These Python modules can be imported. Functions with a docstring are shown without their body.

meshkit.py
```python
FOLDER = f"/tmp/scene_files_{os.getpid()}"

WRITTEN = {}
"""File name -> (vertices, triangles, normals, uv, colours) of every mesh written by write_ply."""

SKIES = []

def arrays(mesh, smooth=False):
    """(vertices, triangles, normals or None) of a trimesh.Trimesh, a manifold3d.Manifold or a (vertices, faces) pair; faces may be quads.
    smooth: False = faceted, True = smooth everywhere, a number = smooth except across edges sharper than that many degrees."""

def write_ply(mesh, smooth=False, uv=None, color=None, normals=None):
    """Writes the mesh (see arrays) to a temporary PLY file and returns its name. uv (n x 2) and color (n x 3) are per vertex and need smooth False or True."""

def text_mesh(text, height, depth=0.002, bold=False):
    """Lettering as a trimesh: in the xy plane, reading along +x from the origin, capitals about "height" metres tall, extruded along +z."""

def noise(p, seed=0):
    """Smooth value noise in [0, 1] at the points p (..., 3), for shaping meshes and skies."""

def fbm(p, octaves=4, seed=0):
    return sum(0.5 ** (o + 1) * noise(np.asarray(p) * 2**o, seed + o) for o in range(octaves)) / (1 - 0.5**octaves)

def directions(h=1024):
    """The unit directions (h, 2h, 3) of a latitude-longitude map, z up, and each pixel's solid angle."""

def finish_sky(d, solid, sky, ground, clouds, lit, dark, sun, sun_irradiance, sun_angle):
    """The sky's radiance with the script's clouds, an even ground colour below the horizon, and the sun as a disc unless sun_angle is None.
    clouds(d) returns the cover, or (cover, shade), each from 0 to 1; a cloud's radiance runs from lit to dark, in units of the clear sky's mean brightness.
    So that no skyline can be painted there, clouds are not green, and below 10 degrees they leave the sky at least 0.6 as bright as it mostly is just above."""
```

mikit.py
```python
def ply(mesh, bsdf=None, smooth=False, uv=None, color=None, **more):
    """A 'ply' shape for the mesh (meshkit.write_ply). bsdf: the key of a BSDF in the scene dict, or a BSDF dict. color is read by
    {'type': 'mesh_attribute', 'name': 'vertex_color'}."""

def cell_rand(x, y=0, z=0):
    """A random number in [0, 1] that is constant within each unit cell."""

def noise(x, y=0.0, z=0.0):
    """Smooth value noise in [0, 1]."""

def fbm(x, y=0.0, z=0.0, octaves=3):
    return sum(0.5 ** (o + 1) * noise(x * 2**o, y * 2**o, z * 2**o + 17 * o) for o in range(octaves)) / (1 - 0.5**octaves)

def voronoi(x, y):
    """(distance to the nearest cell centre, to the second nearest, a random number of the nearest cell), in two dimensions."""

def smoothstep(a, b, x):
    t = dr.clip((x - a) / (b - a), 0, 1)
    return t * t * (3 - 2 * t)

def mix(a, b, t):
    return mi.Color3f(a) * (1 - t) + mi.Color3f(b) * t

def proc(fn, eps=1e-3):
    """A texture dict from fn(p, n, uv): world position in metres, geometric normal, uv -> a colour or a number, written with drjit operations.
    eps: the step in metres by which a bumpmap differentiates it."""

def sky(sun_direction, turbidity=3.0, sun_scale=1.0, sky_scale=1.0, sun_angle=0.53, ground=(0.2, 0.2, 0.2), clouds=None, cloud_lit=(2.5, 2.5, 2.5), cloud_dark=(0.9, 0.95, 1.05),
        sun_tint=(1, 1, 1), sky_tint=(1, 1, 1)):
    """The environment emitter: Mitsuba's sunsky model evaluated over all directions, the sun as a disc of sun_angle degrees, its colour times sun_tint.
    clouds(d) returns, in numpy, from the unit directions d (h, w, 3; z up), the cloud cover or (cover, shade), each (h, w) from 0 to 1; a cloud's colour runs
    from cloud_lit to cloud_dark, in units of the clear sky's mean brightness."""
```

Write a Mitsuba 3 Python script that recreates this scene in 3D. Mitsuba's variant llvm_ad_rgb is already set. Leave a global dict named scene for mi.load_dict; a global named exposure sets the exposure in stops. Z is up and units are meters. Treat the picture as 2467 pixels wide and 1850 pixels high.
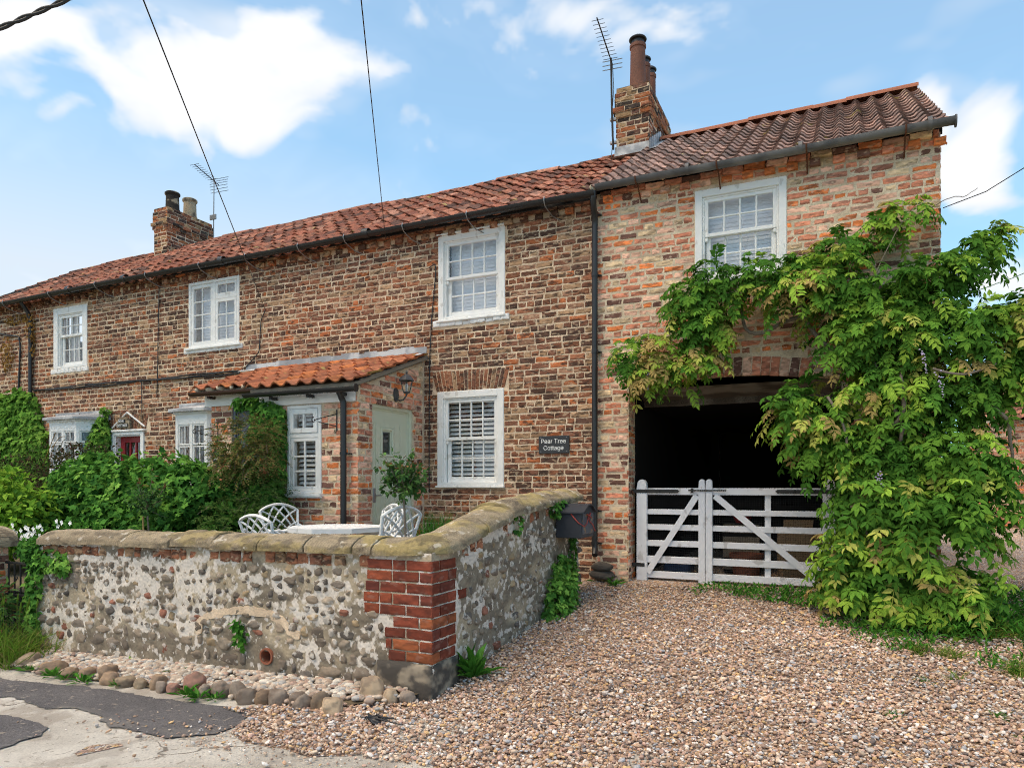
import math
import numpy as np, trimesh, drjit as dr, mitsuba as mi, mikit, meshkit
from mikit import noise, fbm, voronoi, smoothstep, mix, proc
from shapely.geometry import Polygon, box as sbox
from shapely.ops import triangulate

T = mi.ScalarTransform4f
scene, labels, counts = {}, {}, {}
R = np.random.default_rng(11)

# ------------------------------------------------------------------ camera, sky, exposure
YAW = math.radians(25.1)
CAM = np.array([0.0, -8.4, 1.6])
FWD = np.array([-math.sin(YAW), math.cos(YAW), 0.0])
scene['camera'] = {'type': 'perspective', 'fov': 72.08, 'fov_axis': 'x', 'near_clip': 0.05, 'far_clip': 3000.0,
                   'principal_point_offset_x': 0.0, 'principal_point_offset_y': -0.1317,
                   'to_world': T().look_at(origin=CAM.tolist(), target=(CAM + FWD).tolist(), up=[0, 0, 1])}
exposure = 2.68


def sky_clouds(d):
    az = np.degrees(np.arctan2(d[..., 0], d[..., 1]))
    el = np.degrees(np.arcsin(np.clip(d[..., 2], -1, 1)))
    q = d / (np.maximum(d[..., 2:], 0.0) + 0.18)
    w = meshkit.fbm(d * 6.0, 3, 5) - 0.5
    p = np.stack([d[..., 0] * 5.2 + w * .9, d[..., 1] * 5.2, d[..., 2] * 8.5 + w], -1)
    f = meshkit.fbm(p * 1.25, 7, 3)
    fine = meshkit.fbm(p * 6.0, 5, 9)
    # cumulus heaps all round the sky, each with its own bearing, height and spread
    heaps = [(-48.5, 26.8, 10.5, 5.2, .42), (-57.5, 23.8, 8.0, 3.2, .34), (-43.5, 30.5, 6.0, 3.4, .34), (-41.5, 26.5, 4.5, 3.0, .26), (-30.5, 27.0, 5.5, 3.2, .23), (-20.5, 33.3, 5.0, 1.8, .2),
             (-23.0, 31.5, 1.6, 1.4, .12), (-11.5, 31.0, 3.0, 2.0, .08), (5.2, 24.4, 2.4, 4.2, .34), (8.6, 19.6, 3.4, 6.0, .34), (0.0, 25.5, 3.0, 1.7, .24), (10.5, 15.0, 5.0, 4.0, .26),
             (-36, 33, 6, 2.5, .12), (-62.0, 31.0, 5.0, 4.0, .14), (-27, 34, 4, 1.5, .12), (-33, 29.5, 9, 4, .13), (-24, 29, 7, 3, .10), (-61, 27.5, 5, 4, .25), (-40.0, 22.0, 9.0, 4.0, .1)]
    rr = np.random.default_rng(4)
    for _ in range(80):
        a = rr.uniform(20, 285)
        heaps.append((a if a < 180 else a - 360, rr.uniform(6, 60), rr.uniform(4, 12), rr.uniform(3, 7), rr.uniform(.15, .36)))
    boost = np.zeros_like(f)
    for a, e, ra, re, k in heaps:
        da = (az - a + 180) % 360 - 180
        boost = np.maximum(boost, k * np.exp(-((da / ra) ** 2 + ((el - e) / re) ** 2)))
    g = f + boost - .1 + (fine - .5) * .20
    cover = np.clip((g - .475) / .26, 0, 1)
    cover = cover * cover * (3 - 2 * cover)
    veil = np.clip((31 - el) / 17, 0, 1) * .92 * np.clip((-az - 5) / 35, 0.10, 1)      # thin high haze towards the west
    veil = np.maximum(veil, np.clip((meshkit.fbm(d * np.array([5, 5, 12.]), 4, 21) - .40) * 2.2, 0.30, .75))
    cover = np.maximum(cover, np.clip(veil, 0, .88))
    shade = np.clip(.62 - (g - .50) * 2.2 + (fine - .5) * 1.1, 0, .8)
    return cover, shade


SUN = (-0.30, -0.50, 1.0)
scene['sky'] = mikit.sky(SUN, turbidity=3.0, sun_scale=0.30, sun_angle=46.0, sun_tint=(1.10, 1.0, 0.87), ground=(.24, .20, .165), clouds=sky_clouds, cloud_lit=(1.66, 1.68, 1.72), cloud_dark=(1.22, 1.33, 1.46), sky_scale=1.05,
                         sky_tint=(0.64, 1.09, 1.04))


# ------------------------------------------------------------------ materials
def pal(t, cols, cuts):
    c = mi.Color3f(cols[-1])
    for col, cut in reversed(list(zip(cols[:-1], cuts))):
        c = dr.select(t < cut, mi.Color3f(col), c)
    return c


def princ(base, rough=.85, spec=.3, **kw):
    b = base if isinstance(base, dict) else {'type': 'rgb', 'value': list(base)}
    d = {'type': 'principled', 'base_color': b, 'roughness': rough, 'specular': spec}
    d.update(kw)
    return {'type': 'twosided', 'nested': d}


def bumped(bs, fn, h=1.0, eps=2e-3):
    return {'type': 'twosided', 'nested': {'type': 'bumpmap', 'arbitrary': proc(fn, eps), 'scale': h, 'bsdf': bs['nested']}}


def brick_fn(cols, cuts, dark, lime, dk=.6, lm=.5, sc=1.0):
    def f(p, n, uv):
        o = uv.x * 57.0 + uv.y * 91.0
        c = pal(uv.x, cols, cuts) * (.72 + .56 * uv.y) * (.70 + .60 * fbm(p.x * .8 + 3, p.y * .8, p.z * 1.1, 3))
        s = fbm(p.x * 22 * sc + o, p.y * 22 * sc, p.z * 34 * sc, 3)
        c = c * (.55 + .9 * s)
        k = smoothstep(.50, .66, fbm(p.x * 9 * sc + o, p.y * 9 * sc, p.z * 17 * sc + 7, 3))
        c = mix(c, mi.Color3f(dark), k * dk)
        k2 = smoothstep(.58, .74, fbm(p.x * 17 * sc - o, p.y * 17 * sc, p.z * 26 * sc + 3, 3))
        return mix(c, mi.Color3f(lime), k2 * lm)
    return f


scene['m_brick_old'] = princ(proc(brick_fn([(.28, .115, .064), (.20, .088, .056), (.36, .22, .13), (.115, .062, .045), (.40, .13, .053), (.31, .165, .105)],
                                           [.29, .51, .67, .79, .88], (.045, .03, .024), (.62, .46, .31), .78, .5, 1.5)), .9, .2)
scene['m_brick_pink'] = princ(proc(brick_fn([(.63, .24, .145), (.74, .44, .315), (.70, .21, .07), (.17, .085, .065), (.68, .50, .31), (.54, .23, .15)],
                                            [.26, .48, .62, .74, .87], (.12, .062, .046), (.74, .55, .42), .5, .45, 1.3)), .9, .2)
scene['m_brick_red'] = princ(proc(brick_fn([(.20, .048, .027), (.235, .058, .028), (.15, .040, .028), (.28, .085, .035)], [.5, .7, .9], (.08, .028, .02), (.36, .24, .19), .45, .22)), .8, .25)
scene['m_brick_stack'] = princ(proc(brick_fn([(.28, .105, .056), (.13, .065, .048), (.36, .23, .125), (.06, .045, .038), (.36, .125, .052)],
                                             [.3, .52, .68, .86], (.032, .025, .022), (.42, .33, .22), .75, .35)), .9, .2)


def mortar_fn(c1, c2, dirt):
    def f(p, n, uv):
        s = fbm(p.x * 6, p.y * 6, p.z * 6, 4)
        c = mix(c1, c2, smoothstep(.35, .65, s)) * (.8 + .4 * noise(p.x * 90, p.y * 90, p.z * 90))
        return mix(c, mi.Color3f(dirt), smoothstep(.6, .78, fbm(p.x * 2.3, p.y * 2.3 + 9, p.z * 3.1, 3)) * .6)
    return f


scene['m_mortar_old'] = princ(proc(mortar_fn((.70, .55, .40), (.56, .43, .305), (.33, .24, .165))), .95, .1)
scene['m_mortar_pink'] = princ(proc(mortar_fn((.66, .545, .40), (.56, .45, .32), (.40, .31, .22))), .95, .1)


def rubble_fn(p, n, uv):
    s = fbm(p.x * 5 + 3, p.y * 5, p.z * 5, 4)
    side = smoothstep(-3.45, -3.3, p.y)                     # the return along the drive is greyer, the white wash has mostly gone there
    big = fbm(p.x * 1.3, p.y * 1.3 + 5, p.z * 1.7, 3)
    fl = fbm(p.x * 23, p.y * 23 + 2, p.z * 15, 4)
    white = smoothstep(.495, .535, s * .42 + .30 * big + .28 * fl - .012 - side * .03 - .05 * smoothstep(.40, -.05, p.z) + .03 * smoothstep(-5.5, -7.0, p.x))
    tan = mix(mi.Color3f(.34, .275, .19), mi.Color3f(.47, .39, .285), noise(p.x * 11, p.y * 11, p.z * 11))
    grey = mix(mi.Color3f(.155, .128, .098), mi.Color3f(.27, .225, .17), noise(p.x * 17, p.y * 17, p.z * 17))
    c = mix(tan, grey, smoothstep(.44, .60, fbm(p.x * 2.1 + 40, p.y * 2.1, p.z * 2.6, 4) + side * .15 + .16 * smoothstep(.40, -.05, p.z)))
    c = mix(c, mi.Color3f(.67, .605, .535), white * .88)
    c = mix(c, mi.Color3f(.62, .565, .51), smoothstep(.585, .62, fl) * .8)
    return c * (.78 + .44 * noise(p.x * 60, p.y * 60, p.z * 60))


scene['m_rubble'] = princ(proc(rubble_fn), .95, .1)


def meshside(p): return smoothstep(.40, .60, fbm(p.x * 1.5 + 3, p.y * 1.5, p.z * 2.2, 3))


def cobble_fn(p, n, uv):
    c = pal(uv.x, [(.165, .13, .10), (.25, .195, .145), (.125, .105, .09), (.31, .225, .135), (.18, .145, .115), (.24, .10, .065), (.29, .235, .18)], [.24, .46, .62, .70, .85, .90])
    s = fbm(p.x * 25 + uv.y * 40, p.y * 25, p.z * 25, 3)
    c = c * (.6 + .85 * s) * (.75 + .5 * uv.y)
    return mix(c, mi.Color3f(.56, .51, .45), smoothstep(.56, .66, fbm(p.x * 18, p.y * 18 + 4, p.z * 14, 4) + .10 * (meshside(p) - .5)) * .7)


scene['m_cobble'] = princ(proc(cobble_fn), .75, .35)


def coping_fn(p, n, uv):
    s = fbm(p.x * 7 + uv.x * 9, p.y * 7, p.z * 9, 4)
    c = mix(mi.Color3f(.33, .265, .18), mi.Color3f(.17, .135, .095), smoothstep(.4, .66, s))
    lich = smoothstep(.46, .62, fbm(p.x * 4.5, p.y * 4.5 + 21, p.z * 6, 4)) * smoothstep(-6.9, -4.6, p.x)
    c = mix(c, mi.Color3f(.33, .255, .095), lich * .62)
    c = mix(c, mi.Color3f(.06, .05, .042), smoothstep(.50, .66, fbm(p.x * 8, p.y * 8 + 3, p.z * 16 + 8, 4)) * .5)
    c = mix(c, mi.Color3f(.55, .50, .42), smoothstep(.68, .76, fbm(p.x * 14 + 5, p.y * 14, p.z * 14, 3)) * .6)
    return c * (.8 + .4 * noise(p.x * 70, p.y * 70, p.z * 70))


scene['m_coping'] = bumped(princ(proc(coping_fn), .95, .15), lambda p, n, uv: fbm(p.x * 38, p.y * 38, p.z * 38, 3), .008, 3e-3)
scene['m_plinth'] = bumped(princ(proc(lambda p, n, uv: mix(mi.Color3f(.075, .066, .058), mi.Color3f(.30, .25, .19), smoothstep(.42, .64, fbm(p.x * 7, p.y * 7, p.z * 7, 4)))), .9, .2),
                           lambda p, n, uv: fbm(p.x * 30, p.y * 30, p.z * 30, 3), .008, 3e-3)


def tile_fn(cols, cuts, dark, dk):
    def f(p, n, uv):
        c = pal(uv.x, cols, cuts) * (.75 + .5 * uv.y)
        s = fbm(p.x * 16 + uv.x * 30, p.y * 16, p.z * 16, 3)
        c = c * (.6 + .8 * s)
        c = mix(c, mi.Color3f(dark), smoothstep(.47, .66, fbm(p.x * 7 + uv.y * 60, p.y * 7, p.z * 7 + 4, 4)) * dk)
        return mix(c, mi.Color3f(.42, .34, .12), smoothstep(.71, .76, fbm(p.x * 5, p.y * 5 + 30, p.z * 5, 4)) * .7)
    return f


scene['m_tile_old'] = princ(proc(tile_fn([(.29, .105, .065), (.35, .145, .09), (.21, .08, .054), (.12, .06, .045), (.39, .19, .13)], [.34, .58, .76, .88], (.09, .06, .048), .6)), .85, .25)
scene['m_tile_dark'] = princ(proc(tile_fn([(.265, .165, .135), (.31, .20, .165), (.20, .13, .11), (.36, .22, .175)], [.36, .62, .86], (.085, .066, .058), .7)), .8, .3)
scene['m_tile_new'] = princ(proc(tile_fn([(.40, .14, .068), (.46, .175, .09), (.32, .11, .06), (.52, .18, .065)], [.4, .7, .88], (.13, .06, .04), .35)), .75, .3)
scene['m_ridge'] = princ(proc(lambda p, n, uv: mix(mi.Color3f(.40, .14, .075), mi.Color3f(.24, .10, .065), fbm(p.x * 6, p.y * 6, p.z * 6, 3))), .8, .25)


def paint_fn(col, wear, amount):
    def f(p, n, uv):
        c = mi.Color3f(col) * (.93 + .1 * fbm(p.x * 3, p.y * 3, p.z * 9, 3))
        return mix(c, mi.Color3f(wear), smoothstep(.66, .74, fbm(p.x * 13, p.y * 13, p.z * 7, 4)) * amount)
    return f


scene['m_white'] = princ(proc(paint_fn((.78, .775, .76), (.42, .38, .33), .45)), .45, .4)
scene['m_whitewash'] = princ(proc(paint_fn((.76, .75, .74), (.40, .33, .27), .6)), .9, .2)
scene['m_gate'] = princ(proc(paint_fn((.70, .695, .725), (.30, .27, .25), .5)), .55, .35)
scene['m_sage'] = princ(proc(paint_fn((.61, .62, .47), (.53, .54, .41), .4)), .5, .4)
scene['m_red'] = princ((.32, .018, .022), .4, .5)
scene['m_slate_blue'] = princ((.10, .115, .15), .5, .4)
scene['m_black'] = princ((.018, .018, .020), .38, .5)
scene['m_brown'] = princ((.055, .022, .017), .4, .5)
scene['m_gutter'] = princ(proc(lambda p, n, uv: mix(mi.Color3f(.085, .085, .09), mi.Color3f(.16, .155, .155), smoothstep(.35, .65, fbm(p.x * 5, p.y * 5, p.z * 5, 4)))), .55, .5)
scene['m_rust'] = princ((.12, .05, .03), .9, .2)
scene['m_lead'] = princ(proc(lambda p, n, uv: mix(mi.Color3f(.26, .27, .29), mi.Color3f(.50, .50, .51), smoothstep(.35, .68, fbm(p.x * 6, p.y * 6, p.z * 6, 4)))), .6, .5)
scene['m_steel'] = princ((.33, .33, .34), .45, .5, metallic=.8)
scene['m_iron'] = princ((.022, .021, .021), .6, .4)
scene['m_slate'] = princ((.032, .035, .040), .6, .4)
scene['m_letter'] = princ((.82, .82, .80), .6, .3)
scene['m_postbox'] = princ((.028, .032, .042), .5, .45)
scene['m_postflap'] = princ(proc(lambda p, n, uv: mix(mi.Color3f(.085, .092, .11), mi.Color3f(.25, .15, .08), smoothstep(.62, .72, fbm(p.x * 18, p.y * 18, p.z * 18, 3)))), .5, .45)
scene['m_ribbon'] = princ((.42, .07, .06), .6, .3)
scene['m_blind'] = princ((.74, .75, .75), .6, .3)
scene['m_blind_blue'] = princ((.62, .66, .72), .6, .3)
scene['m_curtain'] = princ((.70, .70, .70), .9, .1)
scene['m_glass'] = {'type': 'thindielectric', 'int_ior': 1.52}
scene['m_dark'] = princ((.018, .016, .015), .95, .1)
scene['m_room'] = princ((.16, .15, .14), .95, .1)
scene['m_plaster'] = princ(proc(lambda p, n, uv: mix(mi.Color3f(.27, .23, .19), mi.Color3f(.12, .095, .075), smoothstep(.4, .62, fbm(p.x * 3, p.y * 6, p.z * 3, 4)))), .95, .1)
scene['m_pot_black'] = princ(proc(lambda p, n, uv: mix(mi.Color3f(.035, .03, .027), mi.Color3f(.34, .28, .20), smoothstep(.55, .7, fbm(p.x * 7, p.y * 7, p.z * 7, 3)))), .9, .2)
scene['m_pot_buff'] = princ(proc(lambda p, n, uv: mix(mi.Color3f(.40, .32, .22), mi.Color3f(.14, .11, .085), smoothstep(.5, .68, fbm(p.x * 6, p.y * 6, p.z * 6, 3)))), .9, .2)
scene['m_pot_red'] = princ(proc(lambda p, n, uv: mix(mi.Color3f(.13, .06, .045), mi.Color3f(.20, .085, .055), fbm(p.x * 9, p.y * 9, p.z * 5, 3))), .7, .3)
scene['m_terracotta'] = princ((.27, .10, .06), .8, .2)
scene['m_card'] = princ((.33, .23, .14), .9, .1)
scene['m_blue_plastic'] = princ((.03, .07, .16), .5, .4)
scene['m_bark'] = princ(proc(lambda p, n, uv: mix(mi.Color3f(.27, .23, .185), mi.Color3f(.12, .09, .07), fbm(p.x * 30, p.y * 30, p.z * 9, 3))), .9, .1)
scene['m_cane'] = princ((.45, .28, .11), .7, .3)
scene['m_wood_old'] = princ(proc(lambda p, n, uv: mix(mi.Color3f(.30, .26, .21), mi.Color3f(.19, .15, .11), fbm(p.x * 30, p.y * 5, p.z * 30, 3))), .9, .1)
scene['m_lamp_glass'] = {'type': 'thindielectric', 'int_ior': 1.5}
scene['m_lantern'] = princ((.06, .06, .065), .55, .5)


def gravel_col(t):
    return pal(t, [(.34, .225, .15), (.43, .34, .26), (.245, .17, .13), (.50, .46, .42), (.36, .24, .19), (.13, .105, .095), (.29, .29, .30), (.48, .32, .16)], [.24, .43, .60, .71, .83, .88, .95])


def gravel_bed(p, n, uv):
    a, b, k = voronoi(p.x * 46, p.y * 46)
    c = gravel_col(k) * mi.Color3f(1.40, 1.36, 1.35) * (.42 + .65 * smoothstep(.0, .35, b - a))
    return c * (.8 + .4 * fbm(p.x * 1.4, p.y * 1.4, 0, 3))


def gravel_bump(p, n, uv):
    a, b, k = voronoi(p.x * 46, p.y * 46)
    return smoothstep(.0, .5, b - a)


scene['m_gravel_bed'] = bumped(princ(proc(gravel_bed), .9, .2), gravel_bump, .008, 2e-3)
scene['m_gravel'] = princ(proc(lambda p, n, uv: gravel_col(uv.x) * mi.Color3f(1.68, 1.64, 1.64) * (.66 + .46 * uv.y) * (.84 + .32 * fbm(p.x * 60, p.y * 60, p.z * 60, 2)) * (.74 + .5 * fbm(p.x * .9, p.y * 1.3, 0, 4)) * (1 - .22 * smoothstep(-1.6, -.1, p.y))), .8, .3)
scene['m_pebble'] = princ(proc(lambda p, n, uv: pal(uv.x, [(.50, .41, .33), (.44, .33, .26), (.40, .385, .37), (.58, .53, .46), (.38, .26, .21)], [.3, .5, .7, .9]) * (.7 + .5 * uv.y)
                               * (.85 + .3 * noise(p.x * 70, p.y * 70, p.z * 70))), .7, .35)
scene['m_boulder'] = bumped(princ(proc(lambda p, n, uv: mix(pal(uv.x, [(.30, .205, .135), (.37, .28, .19), (.27, .15, .115), (.23, .185, .15)], [.35, .62, .8]), mi.Color3f(.15, .11, .085),
                                                            smoothstep(.45, .68, fbm(p.x * 13, p.y * 13, p.z * 13, 4)) * .7) * (.75 + .5 * uv.y)), .85, .25),
                            lambda p, n, uv: fbm(p.x * 50, p.y * 50, p.z * 50, 3), .003, 2e-3)


def asphalt_fn(p, n, uv):
    c = mix(mi.Color3f(.075, .070, .072), mi.Color3f(.125, .115, .115), fbm(p.x * 3, p.y * 3, 0, 4))
    a, b, k = voronoi(p.x * 110, p.y * 110)
    c = c * (.68 + .6 * k)
    c = mix(c, mi.Color3f(.20, .18, .16), smoothstep(.56, .78, fbm(p.x * 2.1 + 4, p.y * 5, 0, 4)) * .4)
    return mix(c, mi.Color3f(.30, .25, .20), smoothstep(.86, .91, noise(p.x * 31, p.y * 31, 3)) * .6)


def concrete_fn(p, n, uv):
    c = mix(mi.Color3f(.46, .425, .375), mi.Color3f(.37, .335, .29), smoothstep(.35, .65, fbm(p.x * 2.3, p.y * 2.3, 0, 5)))
    c = c * (.86 + .28 * noise(p.x * 120, p.y * 120, 0))
    c = mix(c, mi.Color3f(.20, .16, .13), smoothstep(.57, .66, fbm(p.x * 3.1 + 9, p.y * 3.1, 4, 5)) * .42)
    c = mix(c, mi.Color3f(.17, .14, .11), smoothstep(.86, .91, noise(p.x * 37, p.y * 37, 5)) * .6)
    a, b, k = voronoi(p.x * 1.1 + .25 * fbm(p.x * 5, p.y * 5, 0, 3) + 7.3, p.y * .9 + .25 * fbm(p.x * 5, p.y * 5, 9, 3))
    return mix(c, mi.Color3f(.11, .09, .075), (1 - smoothstep(.004, .016, b - a)) * smoothstep(.42, .55, noise(p.x * 1.7, p.y * 1.7 + 3, 0)) * .8)


scene['m_asphalt'] = bumped(princ(proc(asphalt_fn), .9, .25), lambda p, n, uv: fbm(p.x * 140, p.y * 140, 0, 2), .004, 2e-3)
scene['m_concrete'] = bumped(princ(proc(concrete_fn), .9, .2), lambda p, n, uv: fbm(p.x * 70, p.y * 70, 0, 3), .004, 2e-3)
scene['m_soil'] = princ(proc(lambda p, n, uv: mix(mi.Color3f(.10, .075, .05), mi.Color3f(.17, .14, .09), fbm(p.x * 5, p.y * 5, 0, 4))), .95, .1)
scene['m_earth'] = princ(proc(lambda p, n, uv: mix(mi.Color3f(.10, .12, .045), mi.Color3f(.22, .18, .12), smoothstep(.4, .6, fbm(p.x * 1.5, p.y * 1.5, 0, 4)))), .95, .1)


def leaf_mat(cols, cuts, rough=.42, trans=.55, var=.5):
    def f(p, n, uv):
        c = pal(uv.x, cols, cuts) * (1 - var / 2 + var * uv.y)
        return c * (.82 + .36 * noise(p.x * 40, p.y * 40, p.z * 40))
    return {'type': 'principledthin', 'base_color': proc(f), 'roughness': rough, 'diff_trans': trans, 'eta': 1.4}


scene['m_wisteria'] = leaf_mat([(.068, .175, .027), (.130, .275, .038), (.265, .42, .056), (.42, .44, .10), (.43, .32, .12)], [.30, .56, .77, .91])
scene['m_ivy'] = leaf_mat([(.05, .145, .03), (.085, .225, .04), (.145, .33, .056), (.23, .43, .08)], [.35, .65, .88], .36, .4)
scene['m_ivy_wall'] = leaf_mat([(.11, .25, .04), (.165, .33, .055), (.23, .40, .07)], [.35, .75], .4, .5)
scene['m_shrub'] = leaf_mat([(.14, .30, .035), (.22, .40, .045), (.31, .48, .06), (.09, .20, .03)], [.35, .65, .85], .4, .6)
scene['m_bronze'] = leaf_mat([(.085, .065, .035), (.055, .075, .03), (.11, .06, .045), (.04, .055, .025)], [.3, .65, .85], .5, .4)
scene['m_cotoneaster'] = leaf_mat([(.17, .145, .05), (.23, .165, .06), (.095, .155, .038), (.055, .105, .028)], [.17, .32, .76], .5, .4)
scene['m_rose'] = leaf_mat([(.065, .15, .045), (.11, .21, .055), (.26, .12, .06)], [.5, .86], .35, .4)
scene['m_grass'] = leaf_mat([(.13, .24, .03), (.20, .29, .05), (.30, .27, .10)], [.5, .8], .5, .5)
scene['m_lavender'] = leaf_mat([(.05, .17, .03), (.08, .24, .035)], [.5], .5, .4)
scene['m_weed'] = leaf_mat([(.05, .17, .025), (.08, .23, .03), (.12, .29, .05)], [.4, .75], .38, .5)
scene['m_dead'] = leaf_mat([(.34, .19, .05), (.22, .12, .04)], [.6], .6, .3)
scene['m_petal_pink'] = princ((.62, .04, .16), .6, .2)
scene['m_petal_white'] = princ((.82, .82, .80), .6, .2)
scene['m_petal_lilac'] = princ((.50, .42, .62), .6, .2)
scene['m_petal_yellow'] = princ((.75, .55, .03), .6, .2)


# ------------------------------------------------------------------ helpers
def newkey(name, parent=None):
    base = f'{parent}__{name}' if parent else name
    n = counts.get(base, 0)
    counts[base] = n + 1
    return base if n == 0 else f'{base}_{n:03d}'


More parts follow.
